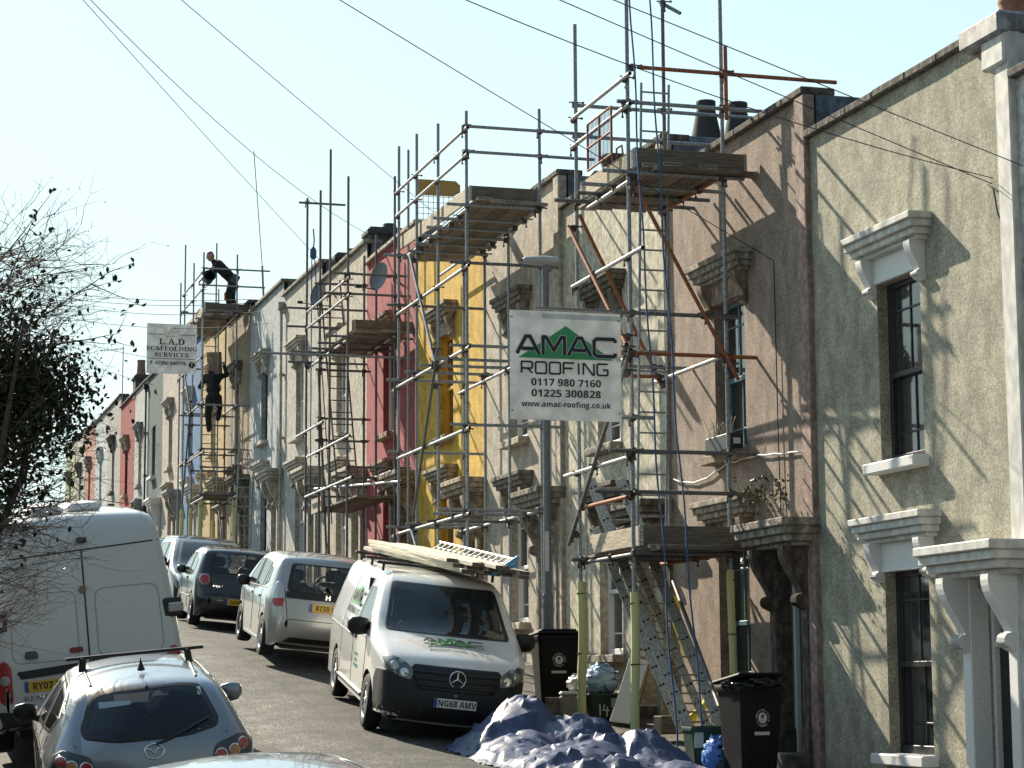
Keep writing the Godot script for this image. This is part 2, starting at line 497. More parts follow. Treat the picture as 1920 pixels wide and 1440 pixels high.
func sash(house: Node3D, y0: float, y1: float, uc: float, hw: float, fm: Material, detail: int, cm: Material) -> void:
	var n := -0.16
	var w := MB.new()
	var fw := 0.055
	w.box(L(n, (y0 + y1) / 2, uc - hw + fw / 2), Vector3(0.09, y1 - y0, fw), Basis(), 0.006)
	w.box(L(n, (y0 + y1) / 2, uc + hw - fw / 2), Vector3(0.09, y1 - y0, fw), Basis(), 0.006)
	w.box(L(n, y1 - fw / 2, uc), Vector3(0.088, fw, hw * 2 - fw * 2), Basis(), 0.006)
	w.box(L(n, y0 + 0.045, uc), Vector3(0.11, 0.09, hw * 2 - fw * 2), Basis(), 0.006)
	var ym := (y0 + y1) / 2 - 0.02
	w.box(L(n, ym, uc), Vector3(0.086, 0.06, hw * 2 - fw * 2), Basis(), 0.006)
	var win := obj("window", w, fm, house)
	for half in 2:
		var a := ym + 0.03 if half else y0 + 0.09
		var b := y1 - fw if half else ym - 0.03
		var dn := 0.018 if half else -0.018
		var iw := hw - fw
		if detail >= 2:
			for k in 2:
				var s := -1.0 if k == 0 else 1.0
				obj("stile", bxm(L(n + dn, (a + b) / 2, uc + s * (iw - 0.022)), Vector3(0.03, b - a, 0.044), 0.004), fm, win)
			obj("glazing_bar", bxm(L(n + dn, (a + b) / 2, uc), Vector3(0.026, b - a, 0.024), 0.004), fm, win)
			var yb := lerpf(a, b, 0.72 if half else 0.28)
			obj("glazing_bar", bxm(L(n + dn, yb, uc), Vector3(0.024, 0.022, iw * 2 - 0.09), 0.004), fm, win)
			for k in 2:
				for r in 2:
					var q0 := a if r == 0 else yb
					var q1 := yb if r == 0 else b
					obj("pane", bxm(L(n + dn - 0.002, (q0 + q1) / 2, uc + (k - 0.5) * iw), Vector3(0.005, q1 - q0, iw)), M.glass, win)
		else:
			obj("pane", bxm(L(n + dn, (a + b) / 2, uc), Vector3(0.005, b - a, iw * 2)), M.glass, win)
	if detail >= 1:
		for s in [-1.0, 1.0]:
			var rows := []
			for i in 2:
				var row := []
				for j in 15:
					var u: float = uc + s * lerpf(hw, hw * (0.42 if detail > 1 else 0.3), j / 14.0)
					row.append(L(n - 0.13 + 0.025 * sin(j * 1.9 + s), y1 if i == 0 else y0, u))
				rows.append(row)
			var g := MB.new()
			g.grid(rows, false, s < 0)
			obj("curtain", g, cm, house)

func house(k: int, label: String, wallm: Material, trim: Material, o := {}) -> Node3D:
	var b: float = HB[k]
	var w: float = HB[k + 1] - b
	var P: float = HP[k]
	var detail: int = o.get("detail", 2 if k < 5 else (1 if k < 12 else 0))
	var h := thing("terraced_house", label, "house", V(0, P - HT, b), 0.0, "houses of the terrace")
	var frame: Material = o.get("frame", M.white)
	var cm: Material = o.get("curtain", M.curtain)
	var c := 2.42 * w / 4.45
	var hw := 0.48
	var d0 := 0.3
	var d1 := 1.02
	# front wall with its three openings
	var us := [0.0, d0, d1, c - hw, c + hw, w]
	var ys := [-HT - 0.6, -6.78, -5.2, -4.96, -3.86, -1.99, 0.0]
	var g := MB.new()
	for i in us.size() - 1:
		for j in ys.size() - 1:
			if i == 3 and (j == 1 or j == 2 or j == 4): continue
			if i == 1 and (j == 0 or j == 1): continue
			g.quad(L(0, ys[j], us[i + 1]), L(0, ys[j], us[i]), L(0, ys[j + 1], us[i]), L(0, ys[j + 1], us[i + 1]))
	for q in [[c - hw, c + hw, -6.78, -4.96], [c - hw, c + hw, -3.86, -1.99], [d0, d1, -HT - 0.6, -5.2]]:
		var r := -0.24
		g.quad(L(0, q[2], q[0]), L(r, q[2], q[0]), L(r, q[3], q[0]), L(0, q[3], q[0]))
		g.quad(L(r, q[2], q[1]), L(0, q[2], q[1]), L(0, q[3], q[1]), L(r, q[3], q[1]))
		g.quad(L(r, q[3], q[0]), L(r, q[3], q[1]), L(0, q[3], q[1]), L(0, q[3], q[0]))
		g.quad(L(0, q[2], q[0]), L(0, q[2], q[1]), L(r, q[2], q[1]), L(r, q[2], q[0]))
	obj("wall", g, wallm, h)
	# party walls, back and roof
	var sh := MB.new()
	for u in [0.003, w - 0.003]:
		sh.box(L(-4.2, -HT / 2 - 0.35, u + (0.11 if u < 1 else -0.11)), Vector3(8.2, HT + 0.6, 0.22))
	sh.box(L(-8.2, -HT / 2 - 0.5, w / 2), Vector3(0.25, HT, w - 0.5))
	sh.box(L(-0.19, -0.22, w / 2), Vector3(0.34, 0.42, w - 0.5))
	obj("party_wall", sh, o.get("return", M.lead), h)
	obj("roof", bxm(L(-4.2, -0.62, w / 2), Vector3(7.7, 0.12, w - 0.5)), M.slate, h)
	var rm := MB.new()   # rooms behind the openings
	for q in [[-7.4, -4.8], [-4.5, -1.6]]:
		rm.box(L(-2.4, q[0], w / 2), Vector3(4.2, 0.06, w - 0.5)); rm.box(L(-2.4, q[1], w / 2), Vector3(4.2, 0.06, w - 0.5)); rm.box(L(-4.4, (q[0] + q[1]) / 2, w / 2), Vector3(0.06, q[1] - q[0], w - 0.5))
	obj("room", rm, M.room, h)
	# coping
	var cmat: Material = o.get("coping", M.coping)
	var ch: float = o.get("coping_h", 0.085)
	if k < 9:
		var u := 0.0
		while u < w - 0.05:
			var l: float = minf(rng.randf_range(0.55, 0.8), w - u)
			if w - u - l < 0.25: l = w - u
			obj("coping_stone", bxm(L(-0.13, 0.0 + rng.randf_range(-0.006, 0.006), u + l / 2), Vector3(0.42, ch, l - 0.012), 0.012, Basis(Vector3.RIGHT, rng.randf_range(-0.006, 0.006))), cmat, h)
			u += l
	else:
		obj("coping", bxm(L(-0.13, 0, w / 2), Vector3(0.42, ch, w - 0.01), 0.01), cmat, h)
	# window dressings
	var cor := [[0.07, 0.26], [0.075, 0.225], [0.07, 0.18], [0.045, 0.12]]
	for lo in 2:
		var y := -4.41 if lo else -1.47
		var y1 := -4.96 if lo else -1.99
		var y0 := -6.78 if lo else -3.86
		if not o.get("bare", false):
			var cg := MB.new()
			moulded(cg, y, c - 0.6, c + 0.6, cor)
			obj("window_cornice", cg, o.get("cornice", trim), h)
			for s in [-1.0, 1.0]:
				var bg := MB.new()
				console(bg, y - 0.255, 0.40, 0.17, c + s * 0.55, 0.13)
				obj("bracket", bg, trim, h)
			obj("frieze", bxm(L(0.012, (y - 0.255 + y1) / 2, c), Vector3(0.05, y - 0.255 - y1, 0.98), 0.004), trim, h)
		obj("window_sill", bxm(L(0.0, y0 - 0.05, c), Vector3(0.36, 0.11, 1.14), 0.012), o.get("sill", trim), h)
		sash(h, y0, y1, c, hw, frame, detail, cm)
	# porch
	if not o.get("no_porch", false):
		var pg := MB.new()
		moulded(pg, -4.81, d0 - 0.02, d1 + 0.06, [[0.09, 0.46, 0.012], [0.085, 0.42], [0.08, 0.36], [0.05, 0.27]])
		obj("porch_cornice", pg, o.get("cornice", trim), h)
		for s in [d0 - 0.07, d1 + 0.07]:
			var bg := MB.new()
			console(bg, -5.11, 0.72, 0.36, s, 0.14)
			obj("bracket", bg, o.get("pier", trim), h)
			var pr := MB.new()
			pr.box(L(0.0, (-5.11 - HT - 0.6) / 2, s), Vector3(0.2, HT + 0.6 - 5.11, 0.16), Basis(), 0.01)
			pr.box(L(0.0, -HT + 0.1, s), Vector3(0.25, 0.8, 0.2), Basis(), 0.01)
			obj("pier", pr, o.get("pier", trim), h)
	var dm: Material = o.get("door", M.black)
	var dg := MB.new()
	dg.box(L(-0.2, (-5.75 - HT - 0.5) / 2, (d0 + d1) / 2), Vector3(0.05, HT + 0.5 - 5.75, d1 - d0 - 0.1), Basis(), 0.006)
	for q in [[-7.1, 0.5], [-6.3, 0.7]]:
		for s in [-0.16, 0.16]:
			dg.box(L(-0.172, q[0], (d0 + d1) / 2 + s), Vector3(0.014, q[1], 0.2), Basis(), 0.006)
	var door := obj("door", dg, dm, h)
	obj("letterbox", bxm(L(-0.168, -6.75, (d0 + d1) / 2), Vector3(0.012, 0.05, 0.24), 0.004), M.chrome, door)
	var df := MB.new()
	for q in [[d0 + 0.026, 0.05], [d1 - 0.026, 0.05]]:
		df.box(L(-0.17, (-5.2 - HT - 0.5) / 2, q[0]), Vector3(0.1, HT + 0.5 - 5.2, q[1]), Basis(), 0.006)
	df.box(L(-0.17, -5.72, (d0 + d1) / 2), Vector3(0.096, 0.06, d1 - d0 - 0.11), Basis(), 0.006)
	obj("door_frame", df, M.white, h)
	obj("fanlight", bxm(L(-0.2, -5.45, (d0 + d1) / 2), Vector3(0.005, 0.5, d1 - d0 - 0.1)), M.glass, h)
	obj("doorstep", bxm(L(0.1, pave(b + 0.6) - P + 0.02, (d0 + d1) / 2), Vector3(0.5, 0.24, d1 - d0 - 0.02), 0.015), M.kerb, h)
	if o.has("pilaster"):
		obj("pilaster", bxm(L(0.0, -HT / 2 - 0.36, 0.11), Vector3(0.14, HT + 0.6, 0.26), 0.012), o.pilaster, h)
	if o.get("pipe", false):
		var pm: Material = o.get("pipe_m", M.black)
		var pp := MB.new()
		var u := w - 0.16
		pp.tube([L(0.09, -0.35, u), L(0.09, -HT - 0.2, u)], 0.036, 10)
		for y in [-0.4, -2.0, -3.6, -5.2, -6.8]:
			pp.tube([L(0.09, y, u), L(0.09, y - 0.1, u)], 0.048, 10)
			pp.box(L(0.05, y - 0.05, u), Vector3(0.09, 0.05, 0.15))
		pp.box(L(0.1, -0.3, u), Vector3(0.17, 0.2, 0.2), Basis(), 0.01)
		obj("downpipe", pp, pm, h)
	return h

func chimney(called: String, label: String, at: Vector3, size: Vector3, pots: Array, m: Material, pm: Material, stained := false) -> Node3D:
	var t := thing(called, label, "chimney", at, 0.0, "chimneys behind the parapets")
	var g := MB.new()
	g.box(Vector3(0, size.y / 2, 0), size, Basis(), 0.02)
	g.box(Vector3(0, size.y - 0.12, 0), Vector3(size.x + 0.12, 0.12, size.z + 0.12), Basis(), 0.02)
	obj("stack", g, m, t)
	for q in pots:
		var p := MB.new()
		p.lathe([Vector2(q[2] * 1.25, 0), Vector2(q[2] * 1.2, 0.06), Vector2(q[2] * 1.05, 0.1), Vector2(q[2] * q[4], q[3] - 0.08), Vector2(q[2] * q[4] * 1.12, q[3] - 0.06), Vector2(q[2] * q[4] * 1.12, q[3]), Vector2(q[2] * q[4] * 0.8, q[3]), Vector2(q[2] * q[4] * 0.8, q[3] - 0.3)], 16, Transform3D(Basis(), Vector3(q[0], size.y, q[1])))
		obj("chimney_pot", p, pm, t)
	return t

func make_houses() -> void:
	var peb := func(c: Color, ns := 1.0): return surf(c, "peb", 1.35, "peb_n", ns, 0.92, "stain3", 2.6)
	var ren := func(c: Color, ns := 0.5): return surf(c, "ren", 1.6, "ren_n", ns, 0.9, "stain3", 2.2)
	var pink: Material = ren.call(Color(0.46, 0.33, 0.28), 0.7)
	var brown_trim: Material = surf(Color(0.48, 0.37, 0.28), "ren", 0.8, "ren_n", 0.8, 0.9, "stain2", 1.1)
	var teal := mat(Color(0.05, 0.13, 0.17), 0.5)
	var dgrey := mat(Color(0.018, 0.018, 0.022), 0.45)
	var cream_trim: Material = ren.call(Color(0.62, 0.56, 0.43), 0.5)
	house(0, "pale house at the right edge with a white pilaster, nearest of the terrace", ren.call(Color(0.7, 0.69, 0.66)), M.white, {"pilaster": M.white})
	var h0 := house(1, "pale green pebbledashed house with white surrounds and black sash windows", peb.call(Color(0.50, 0.47, 0.365), 0.45), M.white, {"frame": dgrey, "door": mat(Color(0.01, 0.012, 0.012), 0.35), "pilaster": M.white_dirty, "cornice": M.white_dirty})
	obj("lead_capping", bxm(L(-0.1, -0.05, 0.36), Vector3(0.52, 0.22, 0.78), 0.03), M.lead_pale, h0)
	obj("pier_head", bxm(L(-0.06, -0.25, 0.2), Vector3(0.34, 0.36, 0.42), 0.02), M.white_dirty, h0)
	house(2, "brown pebbledashed house with pink pilaster and blue sash windows", peb.call(Color(0.40, 0.31, 0.25), 0.6), brown_trim, {"frame": teal, "pilaster": pink, "pier": surf(Color(0.2, 0.155, 0.125), "ren", 0.9, "ren_n", 0.8, 0.9, "stain2", 0.8), "cornice": M.stone, "door": mat(Color(0.03, 0.035, 0.04), 0.5), "return": ren.call(Color(0.16, 0.2, 0.27))})
	house(3, "cream rendered house with wood door between brown and beige houses", ren.call(Color(0.66, 0.61, 0.48)), surf(Color(0.26, 0.235, 0.2), "ren", 0.8, "ren_n", 1.0, 0.95, "stain2", 0.9), {"sill": M.stone, "door": mat(Color(0.42, 0.27, 0.12), 0.5), "pier": cream_trim, "pilaster": cream_trim, "return": M.lead})
	house(4, "beige roughcast house beside the yellow house, grey weathered cornices", peb.call(Color(0.60, 0.53, 0.44), 0.3), M.stone, {"cornice": surf(Color(0.40, 0.36, 0.3), "ren", 0.8, "ren_n", 1.0, 0.95, "stain2", 0.8), "sill": cream_trim, "pilaster": ren.call(Color(0.6, 0.53, 0.44))})
	house(5, "bright yellow house with orange window frames and pale brackets", peb.call(Color(0.80, 0.50, 0.07), 0.25), surf(Color(0.62, 0.5, 0.36), "ren", 0.8, "ren_n", 0.6, 0.9, "stain2", 1.0), {"frame": mat(Color(0.6, 0.28, 0.01), 0.5), "door": mat(Color(0.55, 0.25, 0.01), 0.5)})
	house(6, "near red house beside the yellow one with satellite dish", peb.call(Color(0.46, 0.085, 0.10), 0.35), surf(Color(0.55, 0.40, 0.29), "ren", 0.8, "ren_n", 0.6, 0.9, "stain2", 1.0), {"frame": M.white, "door": mat(Color(0.28, 0.015, 0.02), 0.5), "coping": cream_trim, "return": M.lead})
	house(7, "cream house uphill of the near red house, pale stone cornices", ren.call(Color(0.60, 0.53, 0.44)), ren.call(Color(0.66, 0.6, 0.5)), {"curtain": M.curtain_pale, "coping": M.stone})
	house(8, "light grey house standing behind the long bare scaffold pole", ren.call(Color(0.56, 0.54, 0.49)), ren.call(Color(0.62, 0.58, 0.5)), {"coping": M.stone, "pipe": true, "pipe_m": cream_trim})
	house(9, "pale blue grey house, second house downhill of the ochre one", ren.call(Color(0.52, 0.56, 0.58)), ren.call(Color(0.62, 0.58, 0.5)), {"coping": M.stone, "frame": dgrey})
	house(10, "weathered tan house with dark cornices beside the ochre one", ren.call(Color(0.40, 0.32, 0.23)), M.stone, {"cornice": M.stone_dark})
	house(11, "ochre yellow house behind the scaffold with the two workers", ren.call(Color(0.62, 0.45, 0.22)), ren.call(Color(0.6, 0.5, 0.36)))
	house(12, "bright blue house behind the scaffold firm's banner", ren.call(Color(0.10, 0.24, 0.46)), M.white_dirty)
	house(13, "pinkish beige house uphill of the blue house", ren.call(Color(0.62, 0.54, 0.48)), ren.call(Color(0.58, 0.52, 0.45)))
	house(14, "dark teal house with climbing plant by its pipe", ren.call(Color(0.10, 0.155, 0.165)), M.white, {"pipe": true, "bare": true})
	house(15, "pale grey house uphill of the teal house", ren.call(Color(0.58, 0.60, 0.58)), ren.call(Color(0.4, 0.42, 0.43)))
	house(16, "far red house with cream coping and cornice", ren.call(Color(0.36, 0.045, 0.05)), ren.call(Color(0.62, 0.52, 0.42)), {"frame": dgrey})
	house(17, "stone grey house uphill of the far red house", ren.call(Color(0.5, 0.48, 0.44)), M.stone_dark)
	house(18, "very pale blue house between grey and pink far houses", ren.call(Color(0.56, 0.64, 0.66)), M.white)
	house(19, "salmon pink house near the top of the street", ren.call(Color(0.60, 0.27, 0.22)), ren.call(Color(0.6, 0.5, 0.45)))
	house(20, "off white house uphill of the salmon pink house", ren.call(Color(0.58, 0.57, 0.53)), M.stone_dark)
	house(21, "pale lime green house, last of the terrace", ren.call(Color(0.62, 0.66, 0.45)), M.stone)
	# chimneys
	chimney("chimney_stack", "pale rendered chimney stack with red clay pot at the right edge", V(-0.75, 5.55, 18.7), Vector3(0.7, 0.8, 0.6), [[0.0, 0.0, 0.13, 0.34, 0.95]], M.lead_pale, surf(Color(0.30, 0.15, 0.1), "dust", 0.5))
	chimney("chimney_stack", "chimney with two tall tapering pots above the brown house", V(-1.2, 6.9, 28.0), Vector3(1.6, 0.6, 0.7), [[-0.02, 0, 0.2, 0.6, 0.62], [0.42, 0.1, 0.19, 0.58, 0.66]], M.lead, surf(Color(0.045, 0.045, 0.045), "dust", 0.5))
	chimney("chimney_stack", "low dark chimney with one pot behind the cream house", V(-0.9, 7.2, 31.2), Vector3(0.8, 0.55, 0.5), [[0, 0, 0.16, 0.3, 1.25]], M.lead, M.slate)
	chimney("chimney_stack", "dark flat topped chimney above the light grey house", V(-0.8, 9.2, 46.3), Vector3(0.8, 0.75, 0.55), [[0.1, 0, 0.14, 0.12, 1.0]], M.slate, M.slate)
	chimney("chimney_stack", "second dark chimney above the light grey house, lower", V(-0.8, 9.2, 49.6), Vector3(0.9, 0.8, 0.6), [[0, 0, 0.13, 0.14, 1.0]], M.slate, M.slate)
	var cs := chimney("chimney_stack", "tall sooty chimney stack with two pots by the television aerial", V(-0.55, 11.2, 86.5), Vector3(1.15, 0.95, 0.9), [[-0.3, 0, 0.17, 0.62, 0.9], [0.2, 0, 0.17, 0.56, 0.85], [0.45, 0, 0.14, 0.3, 0.9]], surf(Color(0.1, 0.085, 0.08), "ren", 1.0), surf(Color(0.3, 0.19, 0.15), "dust", 0.5))
	var hood := MB.new()
	hood.lathe([Vector2(0.2, 0), Vector2(0.2, 0.3), Vector2(0.18, 0.3), Vector2(0.02, 0.3)], 14, Transform3D(Basis(), Vector3(0.2, 1.42, 0)))
	obj("metal_cowl", hood, M.alu, cs)
	# slate mansard at the top of the street
	var t := thing("slate_roof", "dark slate pitched roof over the last houses of the terrace", "roof", V(0, 12.2, 106.5))
	var g := MB.new()
	var a := [Vector3(0.1, 0, 0), Vector3(2.2, 1.6, 0), Vector3(4.4, 0, 0)]
	var z := -10.6
	for i in 2: g.quad(a[i], a[i + 1], a[i + 1] + Vector3(0, 0, z), a[i] + Vector3(0, 0, z))
	g.tri(a[0], a[2], a[1]); g.tri(a[0] + Vector3(0, 0, z), a[1] + Vector3(0, 0, z), a[2] + Vector3(0, 0, z))
	obj("slates", g, M.slate, t)
	# houses far behind, over the brow
	for q in [[7.5, 150.0, 9.0, 5.5, "grey house roof over the brow of the hill"], [10.5, 165.0, 6.0, 4.0, "small dark house far over the brow of the hill"], [12.8, 140.0, 5.0, 5.5, "dark gabled house beyond the hedge, far off"]]:
		var f := thing("distant_house", q[4], "house", V(q[0], road(q[1]) - 1.0, q[1]), 0, "far houses over the brow")
		var fw := MB.new()
		fw.box(Vector3(0, q[3] / 2, 0), Vector3(4.5, q[3], 5))
		obj("wall", fw, ren.call(Color(0.2, 0.17, 0.15)), f)
		var fr := MB.new()
		fr.prism(PackedVector2Array([Vector2(-2.5, 0), Vector2(2.5, 0), Vector2(0, 1.8)]), -2.6, 2.6, Transform3D(Basis(), Vector3(0, q[3], 0)))
		obj("roof", fr, M.slate, f)
		obj("chimney", bxm(Vector3(1.2, q[3] + 1.6, 0), Vector3(0.7, 1.6, 0.7)), M.slate, f)

# ---------- scaffolds ----------
var tube_mesh: ArrayMesh
var coup_mesh: ArrayMesh
var TM: Array
var joints := {}

func tube_shape() -> ArrayMesh:
	var g := MB.new()
	var r := 0.02415
	g.tube([Vector3(0, 0, 0), Vector3(0, 1, 0)], r, 12, false)
	return g.mesh()

func T(sc: Node3D, kind: String, n1: float, y1: float, s1: float, n2: float, y2: float, s2: float, m: int) -> void:
	var a := V(n1, y1, s1) - sc.position
	var b := V(n2, y2, s2) - sc.position
	var o := MeshInstance3D.new()
	o.mesh = tube_mesh; o.material_override = TM[m]; o.name = kind
	var d := b - a
	var y := d.normalized()
	var x := y.cross(Vector3(0.3, 0.2, 0.9)).normalized()
	o.transform = Transform3D(Basis(x, d, x.cross(y)), a)
	sc.add_child(o, true)
	if not joints.has(sc): joints[sc] = []
	joints[sc].append([a, b, kind])
	var hole := MB.new()   # dark bore at the ends
	if kind != "standard":
		for e in [[a, -y], [b, y]]:
			var xf := Transform3D(Basis(x, e[1], x.cross(e[1])), e[0] + e[1] * 0.001)
			hole.lathe([Vector2(0.024, 0), Vector2(0.0, 0)], 10, xf)
		obj("bore", hole, M.hole, o).transform = o.transform.affine_inverse()

func coupler_shape() -> ArrayMesh:
	var g := MB.new()
	g.box(Vector3(0, 0, 0), Vector3(0.075, 0.085, 0.075), Basis(), 0.018)
	g.tube([Vector3(0, -0.035, 0), Vector3(0, 0.035, 0)], 0.036, 10)
	g.tube([Vector3(-0.085, 0.02, 0.03), Vector3(0.1, 0.02, 0.03)], 0.009, 6)
	g.box(Vector3(0.1, 0.02, 0.03), Vector3(0.022, 0.026, 0.026))
	g.tube([Vector3(0.03, -0.09, -0.03), Vector3(0.03, 0.05, -0.03)], 0.009, 6)
	g.box(Vector3(0.03, -0.09, -0.03), Vector3(0.026, 0.022, 0.026))
	return g.mesh()

func couple(sc: Node3D) -> void:
	var js: Array = joints[sc]
	for i in js.size():
		for j in range(i + 1, js.size()):
			if js[i][2] == js[j][2]: continue
			var q := Geometry3D.get_closest_points_between_segments(js[i][0], js[i][1], js[j][0], js[j][1])
			if q[0].distance_to(q[1]) < 0.13:
				var o := MeshInstance3D.new()
				o.mesh = coup_mesh; o.material_override = M.coupler; o.name = "coupler"
				o.position = (q[0] + q[1]) * 0.5
				o.rotation.y = rng.randf_range(-0.2, 0.2) + (PI / 2 if rng.randf() < 0.4 else 0.0)
				sc.add_child(o, true)

func plank(sc: Node3D, called: String, a: Vector3, b: Vector3, w: float, th: float, m: Material, upright := false) -> void:
	var z := (b - a).normalized()
	var x := Vector3.UP.cross(z).normalized()
	var g := MB.new()
	g.box((a + b) * 0.5 - sc.position, Vector3(th, w, a.distance_to(b)) if upright else Vector3(w, th, a.distance_to(b)), Basis(x, z.cross(x), z), 0.005)
	var o := obj(called, g, m, sc)
	if upright or called == "scaffold_board":
		for e in [a, b]:   # metal end band
			var d := z if e == b else -z
			obj("end_band", bxm(e - sc.position - d * 0.02, Vector3(th + 0.006, w + 0.004, 0.036) if upright else Vector3(w + 0.004, th + 0.006, 0.036), 0.0, Basis(x, z.cross(x), z)), M.bright if (e == a) else M.galv, o)

func decking(sc: Node3D, y: float, s0: float, s1: float, n0: float, n1: float, count: int, ms: Array) -> void:
	var w := (n1 - n0) / count
	for i in count:
		var n := n0 + w * (i + 0.5)
		var j0 := rng.randf_range(-0.12, 0.06)
		var yy := y + rng.randf_range(0, 0.008)
		plank(sc, "scaffold_board", V(n, yy, s0 - 0.1 + j0), V(n, yy + rng.randf_range(-0.01, 0.01), s1 + 0.15 + rng.randf_range(-0.1, 0.1)), w - 0.008, 0.038, ms[i % ms.size()])

func foam(sc: Node3D, n: float, s: float, y0: float, y1: float, m: Material, r := 0.052) -> void:
	var g := MB.new()
	var p := []
	var k := 9
	for i in k:
		var t := float(i) / (k - 1)
		p.append(V(n + 0.012 * sin(t * 5.0 + n * 9), lerpf(y0, y1, t), s + 0.012 * cos(t * 4.0 + s)) - sc.position)
	var rr := []
	for i in k: rr.append(r * (1.0 + 0.05 * sin(i * 2.3 + s)))
	g.tube(p, rr, 14)
	var o := obj("foam_sleeve", g, m, sc)
	for t in [0.08, 0.5]:
		var c := V(n, lerpf(y1, y0, t), s) - sc.position
		var sg := MB.new()
		sg.tube([c - Vector3(0, 0.006, 0), c + Vector3(0, 0.006, 0)], r * 1.12, 14)
		sg.tube([c, c + Vector3(0.16, -0.01, 0.03)], 0.003, 4)
		obj("cable_tie", sg, M.strap, o)

func ladder(called: String, label: String, a: Vector3, b: Vector3, w: Vector3, m: Material, r := 0.02, step := 0.25, flat := 0.0, group := "ladders on the scaffolds") -> Node3D:
	var t := thing(called, label, "ladder", a, 0, group)
	var d := b - a
	for s in [-0.5, 0.5]:
		var g := MB.new()
		if flat > 0.0:
			var z := d.normalized()
			var x := (Vector3(-0.45, 0, 1) - z * z.dot(Vector3(-0.45, 0, 1))).normalized()
			var b3 := Basis(x, z.cross(x), z)
			g.box(d * 0.5 + w * s, Vector3(0.03, flat, d.length()), b3, 0.004)
			var holes := MB.new()
			for i in range(1, int(d.length() / step) + 1):
				for e in [-0.2, 0.22]:
					holes.box(d.normalized() * (i * step - step * 0.45) + w * s + x * 0.0155 + b3.y * flat * e, Vector3(0.003, 0.03, 0.026), b3)
			obj("rung_socket", holes, M.hole, t).set_meta("kind", "stuff")
		else:
			g.tube([w * s, d + w * s], r, 8)
		obj("stile", g, m, t)
	var k := int(d.length() / step)
	for i in range(1, k + 1):
		var p := d * (i * step - step * 0.45) / d.length()
		var g := MB.new()
		g.tube([p - w * 0.5, p + w * 0.5], r * 0.72, 6)
		obj("rung", g, m, t)
	return t

func banner_sheet(t: Node3D, w: float, h: float, m: Material, sag := 0.012) -> void:   # hangs in the xy plane, top edge at y = 0, face to +z
	var rows := []
	for i in 13:
		var row := []
		for j in 17:
			var u := j / 16.0
			var q := i / 12.0
			row.append(Vector3((u - 0.5) * w, -q * h, sag * sin(u * 7.0 + q * 3.0) * q + sag * 0.6 * sin(q * 9.0)))
		rows.append(row)
	var g := MB.new()
	g.grid(rows)
	obj("sheet", g, m, t)

